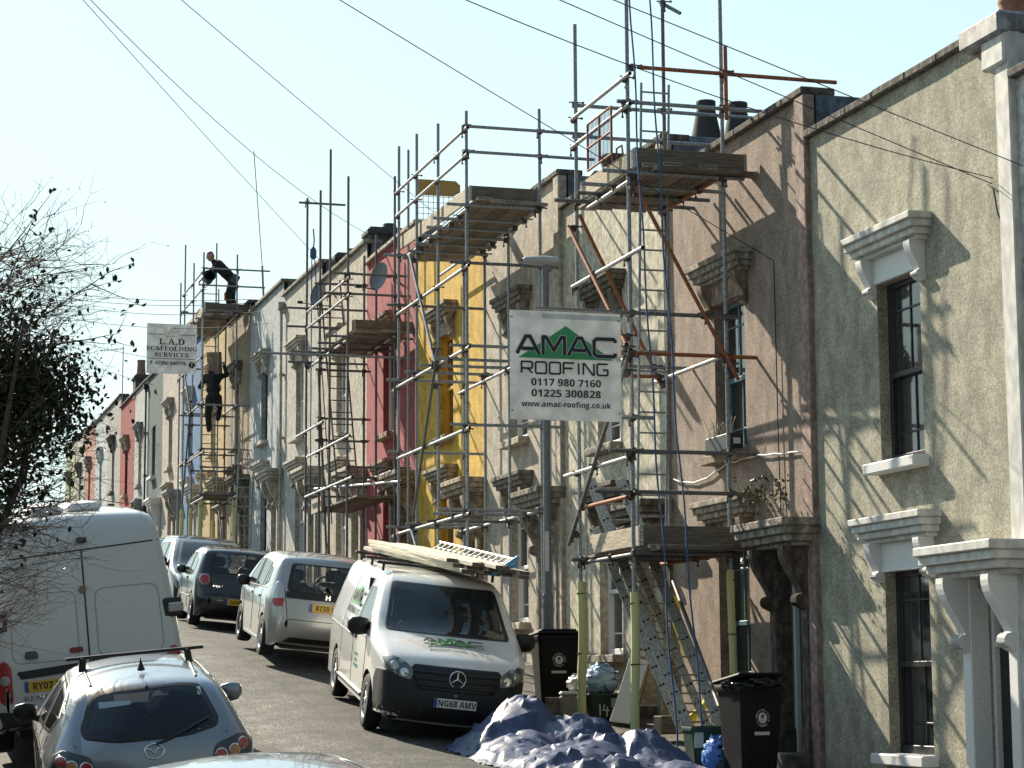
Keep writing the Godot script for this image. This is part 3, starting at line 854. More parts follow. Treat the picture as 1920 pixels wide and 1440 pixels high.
func make_scaffolds() -> void:
	tube_mesh = tube_shape(); coup_mesh = coupler_shape()
	TM = [M.galv, M.dark, M.rust, M.bright]
	var a := thing("scaffold", "near scaffold tower with rusty orange tubes on the brown house", "scaffold", V(0.95, -0.6, 24.6), 0, "scaffolds along the terrace")
	var b := thing("scaffold", "grey steel scaffold across the beige and yellow houses", "scaffold", V(0.9, 0.5, 33.2), 0, "scaffolds along the terrace")
	var c := thing("scaffold", "dark tubed scaffold with pulley in front of the near red and cream houses", "scaffold", V(0.8, 1.3, 42.5), 0, "scaffolds along the terrace")
	var d := thing("scaffold", "far scaffold tower with two workers on the ochre house", "scaffold", V(0.8, 3.0, 61.5), 0, "scaffolds along the terrace")
	# first tower
	T(a,"standard",1.54,8.4,23.64,1.54,-0.71,23.64,0)
	T(a,"standard",0.35,8.51,23.64,0.35,-0.71,23.64,0)
	T(a,"standard",1.54,8.29,25.6,1.54,-0.49,25.6,0)
	T(a,"standard",0.35,8.82,25.6,0.35,-0.49,25.6,1)
	T(a,"transom",1.43,7.18,23.58,-1.12,7.18,23.58,2)
	T(a,"transom",1.69,6.75,23.58,-0.22,6.75,23.58,0)
	T(a,"transom",1.54,7.25,25.66,-1.04,7.25,25.66,0)
	T(a,"transom",1.54,6.85,25.66,-0.4,6.85,25.66,0)
	T(a,"ledger",1.6,7.04,25.59,1.6,7.04,23.38,3)
	T(a,"ledger",1.6,6.68,25.6,1.6,6.68,23.39,3)
	T(a,"transom",1.88,5.91,23.58,0.11,5.91,23.58,0)
	T(a,"transom",1.91,5.91,24.3,0.06,5.91,24.3,0)
	T(a,"transom",1.76,5.94,24.9,0.03,5.94,24.9,1)
	T(a,"transom",1.86,5.97,25.5,-0.06,5.97,25.5,1)
	T(a,"ledger",1.48,5.85,25.37,1.48,5.85,23.66,3)
	T(a,"ledger",0.4,5.92,25.68,0.4,5.92,23.57,2)
	T(a,"transom",2.72,4.24,23.58,0.23,4.24,23.58,1)
	T(a,"transom",1.84,3.77,23.58,-0.01,3.77,23.58,2)
	T(a,"transom",2.84,3.02,23.58,1.3,3.02,23.58,0)
	T(a,"transom",1.84,2.63,23.58,0.03,2.63,23.58,1)
	T(a,"transom",2.02,2.16,23.58,0.05,2.16,23.58,1)
	T(a,"transom",1.06,3.93,25.66,-0.45,3.93,25.66,0)
	T(a,"transom",1.41,3.81,25.66,0.38,3.81,25.66,2)
	T(a,"ledger",1.6,4.9,25.62,1.6,4.9,23.03,3)
	T(a,"ledger",1.6,2.56,26,1.6,2.56,23.59,3)
	T(a,"ledger",1.6,2.11,25.33,1.6,2.11,23.5,2)
	T(a,"ledger",1.6,3.71,25.74,1.6,3.71,23.51,3)
	T(a,"ledger",0.4,3.78,25.93,0.4,3.78,23.71,3)
	T(a,"brace",1.49,5.73,23.53,0.25,3.49,23.53,2)
	T(a,"brace",1.64,5.67,25.63,1.64,3.86,23.52,2)
	T(a,"brace",1.47,5.85,25.71,0.4,3.71,25.71,2)
	T(a,"brace",1.64,3.78,23.38,1.64,1.69,25.73,1)
	T(a,"transom",1.55,1.46,23.58,0.36,1.46,23.58,1)
	T(a,"transom",1.68,1.49,25.5,0.38,1.49,25.5,1)
	T(a,"transom",1.52,1.47,24.6,0.24,1.47,24.6,1)
	T(a,"ledger",1.48,1.46,25.83,1.48,1.46,23.84,1)
	T(a,"ledger",0.4,1.46,25.96,0.4,1.46,23.83,2)
	T(a,"brace",0.44,1.22,25.3,0.82,-0.28,22.9,1)
	# second scaffold
	T(b,"standard",1.5,8.55,31,1.5,0.17,31,0)
	T(b,"standard",1.5,8.78,32.7,1.5,0.38,32.7,0)
	T(b,"standard",1.5,8.96,34.1,1.5,0.54,34.1,0)
	T(b,"standard",1.5,9.05,35.35,1.5,0.67,35.35,0)
	T(b,"standard",0.35,8.66,31,0.35,0.17,31,0)
	T(b,"standard",0.35,7.05,32.7,0.35,0.38,32.7,0)
	T(b,"standard",0.35,7.06,34.1,0.35,0.54,34.1,0)
	T(b,"standard",0.35,7.31,35.4,0.35,0.67,35.4,0)
	T(b,"standard",0.3,10.08,39.6,0.3,0.99,39.6,0)
	T(b,"transom",1.57,8.3,30.94,-0.48,8.3,30.94,0)
	T(b,"transom",1.53,7.91,30.94,-0.51,7.91,30.94,0)
	T(b,"ledger",1.55,8.24,35.36,1.55,8.24,30.75,3)
	T(b,"ledger",1.55,7.83,35.35,1.55,7.83,30.75,3)
	T(b,"transom",1.82,7.09,30.94,0.39,7.09,30.94,0)
	T(b,"transom",1.86,7.01,31.6,0.4,7.01,31.6,0)
	T(b,"transom",1.84,6.97,32.1,0.42,6.97,32.1,0)
	T(b,"transom",1.79,6.95,32.64,0.44,6.95,32.64,0)
	T(b,"transom",1.69,6.98,33.4,0.35,6.98,33.4,0)
	T(b,"transom",1.66,6.98,34.04,0.31,6.98,34.04,0)
	T(b,"transom",1.77,7.15,35.3,0.28,7.15,35.3,0)
	T(b,"ledger",1.45,7.08,34.89,1.45,7.08,31.17,3)
	T(b,"ledger",0.4,7.08,34.92,0.41,7.08,30.88,3)
	T(b,"transom",1.78,6.21,30.94,0.1,6.21,30.94,1)
	T(b,"transom",1.72,6.3,35.3,-0.09,6.3,35.3,1)
	T(b,"ledger",1.55,6.13,35.23,1.55,6.13,30.71,3)
	T(b,"ledger",0.25,7.25,37.52,0.25,7.25,35.41,3)
	T(b,"transom",1.78,4.96,30.94,0.7,4.96,30.94,0)
	T(b,"transom",1.81,4.9,32.64,0.32,4.9,32.64,0)
	T(b,"transom",1.79,4.88,31.8,0.35,4.88,31.8,0)
	T(b,"transom",1.72,5.03,35.3,-0.18,5.03,35.3,0)
	T(b,"transom",1.71,4.99,34.04,0.09,4.99,34.04,0)
	T(b,"ledger",1.55,4.9,35.23,1.55,4.9,30.67,3)
	T(b,"ledger",0.4,4.87,35.56,0.4,4.87,31.92,3)
	T(b,"transom",1.77,3.78,30.94,0.08,3.78,30.94,0)
	T(b,"transom",1.7,3.82,35.3,0.01,3.82,35.3,0)
	T(b,"ledger",1.55,3.7,35.22,1.55,3.7,30.69,3)
	T(b,"transom",1.97,2.52,30.94,0.36,2.52,30.94,0)
	T(b,"transom",1.87,2.51,31.6,0.31,2.51,31.6,0)
	T(b,"transom",1.71,2.48,32.64,0.21,2.48,32.64,1)
	T(b,"transom",1.72,2.57,35.3,0.07,2.57,35.3,0)
	T(b,"transom",1.7,2.53,34.04,0.28,2.53,34.04,0)
	T(b,"ledger",1.55,2.45,35.21,1.55,2.45,30.7,3)
	T(b,"ledger",0.4,2.52,35.52,0.4,2.52,31,3)
	T(b,"brace",1.6,6.94,34.18,1.6,4.92,32.51,0)
	T(b,"brace",1.6,5.13,32.35,1.6,2.67,33.93,1)
	T(b,"brace",1.6,2.52,34.14,1.6,2.03,33.61,0)
	# third scaffold
	T(c,"standard",1.27,9.71,40.5,1.27,1.06,40.5,1)
	T(c,"standard",1.27,10.65,42.2,1.27,1.21,42.2,1)
	T(c,"standard",1.27,10.03,43.2,1.27,1.3,43.2,1)
	T(c,"standard",1.27,10.17,44.6,1.27,1.43,44.6,1)
	T(c,"standard",0.35,9.77,40.5,0.35,1.06,40.5,1)
	T(c,"standard",0.35,8.93,42.1,0.35,1.2,42.1,1)
	T(c,"standard",0.35,8.71,43.2,0.35,1.3,43.2,1)
	T(c,"transom",1.58,7.79,40.44,0.07,7.79,40.44,1)
	T(c,"transom",1.78,7.4,40.44,0.05,7.4,40.44,1)
	T(c,"transom",1.44,10.08,44.66,0.44,10.08,44.66,1)
	T(c,"transom",1.72,7.79,44.5,-0.02,7.79,44.5,1)
	T(c,"transom",1.72,7.4,44.5,-0.02,7.4,44.5,1)
	T(c,"transom",1.38,8.09,43.2,0.27,8.09,43.2,1)
	T(c,"ledger",1.32,7.67,44.27,1.32,7.67,40.13,3)
	T(c,"ledger",1.32,7.33,44.26,1.32,7.33,40.12,3)
	T(c,"transom",1.72,6.57,40.44,-0,6.57,40.44,1)
	T(c,"transom",1.71,6.55,41.2,0.08,6.55,41.2,1)
	T(c,"transom",1.67,6.56,42,0.05,6.56,42,1)
	T(c,"transom",3.08,6.18,40.34,0.02,6.18,40.34,0)
	T(c,"transom",1.68,6.65,44.5,-0.02,6.65,44.5,1)
	T(c,"transom",1.85,6.68,43.3,0.25,6.68,43.3,1)
	T(c,"ledger",1.21,6.56,44.68,1.21,6.56,40.76,3)
	T(c,"ledger",0.4,6.59,42.59,0.4,6.59,40.18,3)
	T(c,"transom",1.35,6.31,43.2,0.21,6.31,43.2,1)
	T(c,"transom",1.26,5.32,43.2,0.21,5.32,43.2,1)
	T(c,"transom",1.36,4.87,43.2,0.26,4.87,43.2,1)
	T(c,"ledger",1.32,5.18,45.41,1.32,5.18,42.59,3)
	T(c,"ledger",1.32,4.63,44.22,1.32,4.63,40.07,3)
	T(c,"transom",1.24,4.07,40.44,0.05,4.07,40.44,1)
	T(c,"transom",1.36,3.97,41.5,0.22,3.97,41.5,1)
	T(c,"transom",1.29,4.06,44.5,-0.03,4.06,44.5,1)
	T(c,"ledger",1.32,3.82,44.37,1.32,3.82,39.82,3)
	T(c,"ledger",0.4,4.02,42.56,0.4,4.02,40.17,3)
	T(c,"ledger",1.2,3.96,43.99,0.45,3.73,39.55,3)
	T(c,"transom",1.31,3.85,44.5,-0.03,3.85,44.5,1)
	T(c,"brace",1.37,6.29,42.83,0.97,2.72,43.89,1)
	# fourth scaffold
	T(d,"standard",1.28,11.85,59.4,1.28,2.68,59.4,0)
	T(d,"standard",1.28,11.9,61.3,1.28,2.81,61.3,0)
	T(d,"standard",1.28,12.78,63.1,1.28,2.92,63.1,0)
	T(d,"standard",1.28,11.81,64,1.28,2.97,64,0)
	T(d,"standard",0.35,11.83,59.4,0.35,2.68,59.4,0)
	T(d,"standard",0.35,12.9,63.2,0.35,2.92,63.2,0)
	T(d,"transom",1.32,11.39,59.34,-0.55,11.39,59.34,0)
	T(d,"transom",1.43,10.92,59.34,-0.42,10.92,59.34,0)
	T(d,"ledger",1.34,11.26,63.13,1.34,11.26,59.03,3)
	T(d,"ledger",1.34,10.78,63.08,1.34,10.78,58.99,3)
	T(d,"transom",1.33,10.12,59.34,0.33,10.12,59.34,0)
	T(d,"transom",1.34,10.17,60.5,0.38,10.17,60.5,1)
	T(d,"transom",1.31,10.26,61.9,0.34,10.26,61.9,1)
	T(d,"transom",1.33,10.77,63.2,0.35,10.77,63.2,1)
	T(d,"ledger",0.4,10.08,63.09,0.4,10.08,58.87,3)
	T(d,"ledger",1.22,10.17,63.81,1.22,10.17,59.67,3)
	T(d,"transom",1.68,7.59,59.34,-0.14,7.59,59.34,0)
	T(d,"transom",1.66,7.52,61.3,-0.16,7.52,61.3,1)
	T(d,"transom",1.25,7.81,63.2,0.31,7.81,63.2,1)
	T(d,"ledger",1.34,7.6,62,1.34,7.6,58.71,3)
	T(d,"ledger",0.4,7.57,61.6,0.4,7.57,58.71,3)
	T(d,"transom",1.31,6.38,59.34,0.01,6.38,59.34,1)
	T(d,"transom",1.27,6.42,61.3,0.06,6.42,61.3,1)
	T(d,"transom",1.31,5.88,59.34,0.05,5.88,59.34,1)
	T(d,"transom",1.29,5.96,61.3,0.2,5.96,61.3,1)
	T(d,"ledger",1.34,6.23,62.07,1.34,6.23,58.59,3)
	T(d,"transom",1.33,5.14,59.34,0.04,5.14,59.34,1)
	T(d,"transom",1.29,5.08,60.4,0.04,5.08,60.4,1)
	T(d,"transom",1.28,5.04,61.3,0.04,5.04,61.3,1)
	T(d,"ledger",1.34,4.98,60.88,1.34,4.98,58.49,3)
	T(d,"ledger",0.4,5.06,63.08,0.4,5.06,58.54,3)
	T(d,"brace",1.38,8.85,62.23,1.38,7.54,60.92,1)
	T(d,"brace",1.38,7.48,61.02,1.38,5.11,62.39,1)
	T(d,"brace",0.45,4.86,61.5,0.49,3.72,60.5,3)
	T(a, "guard_post", 0.35, 7.5, 23.5, 0.35, 6.6, 23.5, 2)
	T(a, "stub", 0.36, 8.7, 25.66, 0.14, 8.52, 25.5, 0)
	T(d, "transom", 1.5, 7.6, 59.34, -0.2, 7.6, 59.34, 0); T(d, "transom", 1.5, 7.25, 61.24, 0.2, 7.25, 61.24, 1); T(d, "ledger", 1.33, 8.9, 59.2, 1.33, 8.9, 64.0, 0); T(d, "ledger", 0.4, 8.7, 59.2, 0.4, 8.7, 63.4, 1)
	T(d, "transom", 1.5, 9.1, 63.0, 0.2, 9.1, 63.0, 1); T(d, "ledger", 1.33, 6.3, 59.2, 1.33, 6.3, 63.6, 1); T(d, "standard", 0.35, 10.2, 61.3, 0.35, 2.9, 61.3, 1)
	# platforms
	decking(a, 5.985, 23.6, 25.7, 0.28, 1.42, 5, [M.board, M.board2])
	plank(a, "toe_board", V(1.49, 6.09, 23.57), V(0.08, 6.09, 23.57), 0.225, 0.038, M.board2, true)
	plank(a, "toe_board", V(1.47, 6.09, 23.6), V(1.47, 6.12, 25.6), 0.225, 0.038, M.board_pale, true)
	plank(a, "scaffold_board", V(1.3, 5.95, 23.52), V(-0.0, 5.95, 23.52), 0.2, 0.038, M.board2)
	decking(a, 1.53, 23.6, 25.4, 0.4, 1.42, 4, [M.board2, M.board])
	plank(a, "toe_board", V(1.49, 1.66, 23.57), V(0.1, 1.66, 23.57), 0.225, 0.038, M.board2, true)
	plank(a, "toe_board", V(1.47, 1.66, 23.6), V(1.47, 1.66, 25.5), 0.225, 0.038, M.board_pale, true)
	plank(a, "scaffold_board", V(1.35, 1.515, 23.5), V(0.05, 1.515, 23.5), 0.2, 0.038, M.board2)
	decking(b, 7.16, 30.95, 35.5, 0.25, 1.4, 5, [M.board, M.board, M.board2])
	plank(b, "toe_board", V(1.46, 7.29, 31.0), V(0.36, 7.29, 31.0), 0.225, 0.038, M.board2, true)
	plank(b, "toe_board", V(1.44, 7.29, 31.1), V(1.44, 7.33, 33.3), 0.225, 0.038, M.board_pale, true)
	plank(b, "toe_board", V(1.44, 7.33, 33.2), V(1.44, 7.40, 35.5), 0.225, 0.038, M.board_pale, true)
	decking(c, 6.68, 40.5, 43.4, 0.15, 1.15, 4, [M.board2, M.board])
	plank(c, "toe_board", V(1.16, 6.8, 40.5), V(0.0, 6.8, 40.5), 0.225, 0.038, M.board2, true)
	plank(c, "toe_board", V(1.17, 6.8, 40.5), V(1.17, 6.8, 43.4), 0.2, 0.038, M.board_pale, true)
	decking(c, 3.52, 40.6, 44.4, 0.3, 1.1, 3, [M.board2, M.board])
	plank(c, "toe_board", V(1.2, 3.6, 44.4), V(1.2, 3.6, 43.2), 0.3, 0.04, M.board_pale, true)
	decking(d, 10.2, 59.4, 63.5, 0.2, 1.2, 4, [M.board2, M.board])
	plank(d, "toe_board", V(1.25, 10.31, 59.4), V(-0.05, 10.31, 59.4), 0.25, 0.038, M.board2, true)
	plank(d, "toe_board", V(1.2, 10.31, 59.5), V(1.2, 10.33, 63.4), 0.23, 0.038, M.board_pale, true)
	decking(d, 5.2, 59.6, 61.5, 0.3, 1.2, 4, [M.board2])
	for q in [a, b, c, d]: couple(q)
	# foam round the feet
	foam(a, 1.54, 23.64, -0.62, 1.02, M.foam); foam(a, 1.53, 25.6, -0.52, 1.22, M.foam, 0.056); foam(a, 0.35, 23.64, -0.2, 1.28, M.foam, 0.045)
	foam(a, 0.62, 24.2, 0.0, 0.02, M.foam_grey, 0.01)
	var y := MB.new()   # the sleeve that has come loose
	var path := [V(0.36, 1.05, 25.5), V(0.35, 0.75, 25.45), V(0.3, 0.35, 25.2), V(0.2, 0.0, 24.9), V(0.13, -0.1, 24.8), V(0.26, -0.28, 24.75), V(0.42, -0.42, 24.8), V(0.45, -0.62, 24.85)]
	var rows := []
	for i in path.size():
		var row := []
		for j in 9:
			var an := PI * 1.25 * (j / 8.0) - 0.6
			row.append(path[i] - a.position + Vector3(cos(an) * 0.062, 0.0, sin(an) * 0.05))
		rows.append(row)
	y.grid(rows)
	obj("loose_foam_sleeve", y, M.foam_yellow, a)
	for q in [[1.27, 44.6, 2.0, M.foam_yellow], [1.0, 43.6, 2.7, M.foam], [1.27, 42.2, 2.5, M.foam_grey], [1.27, 40.5, 2.0, M.foam_grey], [0.35, 40.5, 2.4, M.foam_grey]]:
		foam(c, q[0], q[1], road(q[1]), q[2], q[3], 0.06)
	for q in [[1.28, 59.4, 5.0], [1.28, 61.3, 4.9], [1.28, 63.1, 5.0], [0.35, 59.4, 5.0], [0.35, 63.2, 4.7]]:
		foam(d, q[0], q[1], road(q[1]), q[2], M.foam, 0.06)
	# bent clips and the wire gate on the first tower
	var gate := thing("wire_gate", "small red framed wire mesh gate clipped to the near scaffold rail", "gate", V(1.62, 6.2, 24.0))
	var fr := MB.new()
	for q in [[0.0, 0.02, 0.0, 0.6], [0.45, 0.02, 0.45, 0.6], [0.9, 0.02, 0.9, 0.6], [0.0, 0.02, 0.9, 0.02], [0.0, 0.6, 0.9, 0.6], [0.0, 0.3, 0.9, 0.3]]:
		fr.tube([Vector3(0, q[1], -q[0]), Vector3(0, q[3], -q[2])], 0.014, 6)
	obj("frame", fr, M.rust, gate)
	var me := MB.new()
	for i in 18: me.tube([Vector3(0, 0.02, -0.05 * i), Vector3(0, 0.6, -0.05 * i)], 0.004, 4, false)
	obj("wires", me, M.rope, gate)
	for q in 2:
		var cl := thing("scaffold_clip", ["bent rusty rod clip on the toe board, lower of two", "bent rusty rod clip on the toe board, upper of two"][q], "clip", V(1.5, 6.2, 24.55 - q * 0.38))
		var g := MB.new()
		g.tube([Vector3(0, 0, 0), Vector3(0, 0.13, 0), Vector3(0.02, 0.14, 0.14), Vector3(0.02, 0.05, 0.16), Vector3(0.05, -0.08, 0.2)], 0.012, 6)
		obj("rod", g, M.rust, cl)
	var mg := thing("mesh_panel", "yellow topped wire mesh guard above the grey scaffold", "guard", V(0.9, 7.5, 35.3))
	var mp := MB.new()
	for i in 8: mp.tube([Vector3(-0.28 + i * 0.09, 0, 0), Vector3(-0.28 + i * 0.09, 0.72, 0)], 0.005, 4, false)
	for i in 8: mp.tube([Vector3(-0.28, i * 0.1, 0), Vector3(0.36, i * 0.1, 0)], 0.005, 4, false)
	obj("wires", mp, M.dark, mg)
	var pl := MB.new()
	pl.prism(PackedVector2Array([Vector2(-0.28, 0.72), Vector2(0.34, 0.72), Vector2(0.46, 0.8), Vector2(0.46, 0.92), Vector2(0.38, 0.99), Vector2(-0.28, 0.99)]), -0.01, 0.01)
	obj("panel", pl, mat(Color(0.42, 0.27, 0.08), 0.7), mg)
	# ladders
	ladder("access_ladder", "tall steel ladder inside the near scaffold tower", V(1.06, 1.56, 24.35), V(0.83, 7.3, 24.62), Vector3(0.36, 0, 0), M.galv, 0.017)
	ladder("access_ladder", "steel ladder beside the pulley ropes on the dark scaffold", V(0.78, 3.55, 42.6), V(1.05, 8.2, 43.3), Vector3(0.42, 0, 0), M.dark, 0.018)
	ladder("access_ladder", "steel ladder that the climbing worker is on", V(0.98, 5.22, 60.0), V(0.95, 11.0, 60.3), Vector3(0.46, 0, 0), M.galv, 0.02)
	ladder("leaning_ladder", "long grey ladder leaning from the road to the far scaffold", V(0.45, 3.0, 57.6), V(0.1, 6.75, 58.9), Vector3(0.4, 0, 0.05), M.alu_dull, 0.024, 0.28)
	ladder("extension_ladder", "wide aluminium extension ladder leaning under the near scaffold", V(0.6, -0.68, 23.75), V(1.0, 2.55, 26.2), Vector3(0.36, 0, 0.12), M.alu_dull, 0.018, 0.27, 0.13)
	var e2 := ladder("extension_ladder", "second section of the aluminium ladder lying against the first", V(0.66, -0.6, 23.95), V(1.04, 1.9, 25.9), Vector3(0.3, 0, 0.1), M.alu_dull, 0.018, 0.27, 0.1)
	e2.position += Vector3(0, 0.02, -0.09)
	# ropes
	var rp := thing("hoist_rope", "pair of blue ropes hanging down the near scaffold", "rope", V(1.5, -0.7, 23.4))
	for k in 2:
		var g := MB.new()
		var p := []
		for i in 41:
			var t := i / 40.0
			p.append(V(1.6 - k * 0.24 - 0.1 * sin(t * 2.4) - 0.33 * t * t * (0.9 + 0.25 * k) + 0.012 * sin(t * 31 + k * 2), lerpf(8.4, -0.72, t), 23.36 - 0.22 * t * t + 0.01 * sin(t * 23)) - rp.position)
		g.tube(p, 0.0105, 6)
		obj("strand", g, M.rope, rp)
	var pu := thing("gin_wheel", "pulley wheel with two ropes on the dark scaffold", "pulley", V(1.2, 8.9, 44.3))
	var pg := MB.new()
	pg.tube([Vector3(0, 0.55, 0), Vector3(0.02, 0.3, 0), Vector3(0, 0.12, 0)], 0.016, 6)
	pg.lathe([Vector2(0.02, -0.1), Vector2(0.07, -0.06), Vector2(0.07, 0.1), Vector2(0.03, 0.16)], 10, Transform3D())
	obj("block", pg, M.rope, pu)
	for k in 2:
		var g := MB.new()
		var p := []
		for i in 20:
			var t := i / 19.0
			p.append(Vector3((k - 0.5) * (0.06 + 0.5 * t * k), -0.08 - 5.6 * t, 0.7 * t * k))
		g.tube(p, 0.012, 5)
		obj("strand", g, M.rope, pu)
	# banners
	var cloth := mat(Color(0.74, 0.75, 0.74), 0.6)
	cloth.backlight_enabled = true; cloth.backlight = Color(0.42, 0.44, 0.45)
	cloth.detail_enabled = true; cloth.detail_albedo = TX.dust; cloth.detail_blend_mode = BaseMaterial3D.BLEND_MODE_MUL
	var ink := mat(Color(0.016, 0.02, 0.04), 0.6)
	var green := mat(Color(0.05, 0.33, 0.13), 0.6)
	var s := thing("advert_banner", "large white roofing banner hung from the near scaffold", "banner", V(2.4, 4.19, 23.44), 0, "banners on the scaffolds")
	banner_sheet(s, 1.33, 1.25, cloth, 0.006)
	var tr := MB.new()
	var z := 0.016
	tr.prism(PackedVector2Array([Vector2(-0.57, -0.545), Vector2(0.57, -0.545), Vector2(0.0, -0.165)]), 0.012, 0.0145)
	obj("green_triangle", tr, green, s)
	var halo := MB.new()
	var lt := MB.new()
	var letters := wide_letters()
	var x := -0.585
	for ch in "AMAC":
		glyph(lt, letters[ch], Transform3D(Basis().scaled(Vector3(0.255, 0.20, 1)), Vector3(x, -0.50, 0)), 0.19, 0.0175, 0.0195)
		glyph(halo, letters[ch], Transform3D(Basis().scaled(Vector3(0.255, 0.20, 1)), Vector3(x, -0.50, 0)), 0.27, 0.015, 0.0165)
		x += 0.307
	x = -0.53
	for ch in "ROOFING":
		glyph(lt, letters[ch], Transform3D(Basis().scaled(Vector3(0.128 if ch != "I" else 0.03, 0.13, 1)), Vector3(x, -0.72, 0)), 0.165, 0.0175, 0.0195)
		x += 0.166 if ch != "I" else 0.07
	obj("letter_outlines", halo, cloth, s)
	obj("lettering", lt, ink, s)
	var ph := MB.new()
	ph.text("0117 980 7160", bold, 0.082, Transform3D(Basis().scaled(Vector3(1.12, 1, 1)), Vector3(0.0, -0.82, z)))
	ph.text("01225 300828", bold, 0.082, Transform3D(Basis().scaled(Vector3(1.16, 1, 1)), Vector3(0.0, -0.945, z)))
	ph.text("www.amac-roofing.co.uk", bold, 0.062, Transform3D(Basis().scaled(Vector3(1.03, 1, 1)), Vector3(0.0, -1.07, z)))
	obj("contact_lines", ph, ink, s)
	for q in [-0.64, 0.64]:
		for yy in [-0.08, -1.15]:
			obj("eyelet", bxm(Vector3(q, yy, 0.012), Vector3(0.016, 0.016, 0.006)), M.strap, s)
	var l := thing("advert_banner", "pale scaffolding firm's banner with a crown hung from the far scaffold", "banner", V(2.15, 9.78, 59.25), 0, "banners on the scaffolds")
	banner_sheet(l, 1.36, 1.38, cloth, 0.01)
	var navy := mat(Color(0.008, 0.014, 0.025), 0.7)
	var li := MB.new()
	li.text("L.A.D", serif, 0.16, Transform3D(Basis().scaled(Vector3(1.15, 1, 1)), Vector3(0, -0.5, 0.03)))
	li.text("SCAFFOLDING", serif, 0.115, Transform3D(Basis().scaled(Vector3(1.18, 1, 1)), Vector3(0, -0.69, 0.03)))
	li.text("SERVICES", serif, 0.115, Transform3D(Basis().scaled(Vector3(1.18, 1, 1)), Vector3(0, -0.86, 0.03)))
	li.text("T: 07500 060776", bold, 0.095, Transform3D(Basis(), Vector3(-0.1, -1.09, 0.03)))
	li.text("Services", sans, 0.04, Transform3D(Basis(), Vector3(-0.1, -1.21, 0.03)), 0.001) if false else null
	for q in [[-0.42, -0.3, 0.44], [0.42, -0.3, 0.44], [0.0, -0.965, 1.26]]: li.box(Vector3(q[0], q[1], 0.03), Vector3(q[2], 0.014, 0.004))
	obj("lettering", li, navy, l)
	var fb := MB.new()
	fb.lathe([Vector2(0.085, 0), Vector2(0.085, 0.004), Vector2(0, 0.004)], 20, Transform3D(Basis(Vector3.RIGHT, PI / 2), Vector3(0.55, -1.12, 0.03)))
	var dot := obj("round_mark", fb, navy, l)
	var fl := MB.new()
	fl.text("f", bold, 0.12, Transform3D(Basis(), Vector3(0.55, -1.12, 0.037)))
	obj("letter", fl, cloth, dot)
	var cr := MB.new()
	cr.tube([Vector3(-0.17, -0.35, 0.032), Vector3(-0.18, -0.19, 0.032), Vector3(-0.09, -0.27, 0.032), Vector3(0, -0.18, 0.032), Vector3(0.09, -0.27, 0.032), Vector3(0.18, -0.19, 0.032), Vector3(0.17, -0.35, 0.032), Vector3(-0.17, -0.35, 0.032)], 0.008, 5)
	obj("crown_emblem", cr, mat(Color(0.55, 0.42, 0.10), 0.6), l)

# broad square lettering as strokes; each glyph a list of polylines in a unit box
func wide_letters() -> Dictionary:
	var v := func(a: Array) -> Array:
		var r := []
		for i in range(0, a.size(), 2): r.append(Vector2(a[i], a[i + 1]))
		return r
	return {
		"A": [v.call([0, 0, 0.42, 1, 0.62, 1, 1.04, 0]), v.call([0.22, 0.3, 0.82, 0.3])],
		"M": [v.call([0.02, 0, 0.02, 1, 0.16, 1, 0.52, 0.25, 0.88, 1, 1.02, 1, 1.02, 0])],
		"C": [v.call([1, 1, 0.14, 1, 0, 0.86, 0, 0.14, 0.14, 0, 1, 0]), v.call([1, 1, 1, 0.8]), v.call([1, 0, 1, 0.2])],
		"R": [v.call([0, 0, 0, 1, 0.9, 1, 1, 0.9, 1, 0.55, 0.9, 0.42, 0, 0.42]), v.call([0.55, 0.42, 1, 0])],
		"O": [v.call([0.1, 0, 0.9, 0, 1, 0.1, 1, 0.9, 0.9, 1, 0.1, 1, 0, 0.9, 0, 0.1, 0.1, 0])],
		"F": [v.call([0, 0, 0, 1, 1, 1]), v.call([0, 0.52, 0.85, 0.52])],
		"I": [v.call([0.5, 0, 0.5, 1])],
		"N": [v.call([0, 0, 0, 1, 0.1, 1, 0.9, 0, 1, 0, 1, 1])],
		"G": [v.call([1, 1, 0.12, 1, 0, 0.88, 0, 0.12, 0.12, 0, 0.9, 0, 1, 0.1, 1, 0.48, 0.55, 0.48])],
		"L": [v.call([0, 1, 0, 0, 1, 0])], "T": [v.call([0, 1, 1, 1]), v.call([0.5, 1, 0.5, 0])],
		"D": [v.call([0, 0, 0.85, 0, 1, 0.12, 1, 0.88, 0.85, 1, 0, 1, 0, 0])],
	}

func glyph(g: MB, strokes: Array, xf: Transform3D, wd: float, z0: float, z1: float) -> void:   # wd = stroke width as a share of the height
	var sy := xf.basis.y.length()
	var k := 0
	for st in strokes:
		var h := wd * sy * 0.5
		for i in st.size() - 1:
			var a := Vector2(st[i].x * xf.basis.x.length(), st[i].y * sy)
			var b := Vector2(st[i + 1].x * xf.basis.x.length(), st[i + 1].y * sy)
			var d := (b - a).normalized()
			var o := Vector2(-d.y, d.x) * h
			if i > 0 or st[0] == st[-1]: a -= d * h * 0.45
			if i < st.size() - 2 or st[0] == st[-1]: b += d * h * 0.45
			g.prism(PackedVector2Array([a + o, a - o, b - o, b + o]), z0, z1 - k * 0.00004, Transform3D(Basis(), xf.origin))
			k += 1

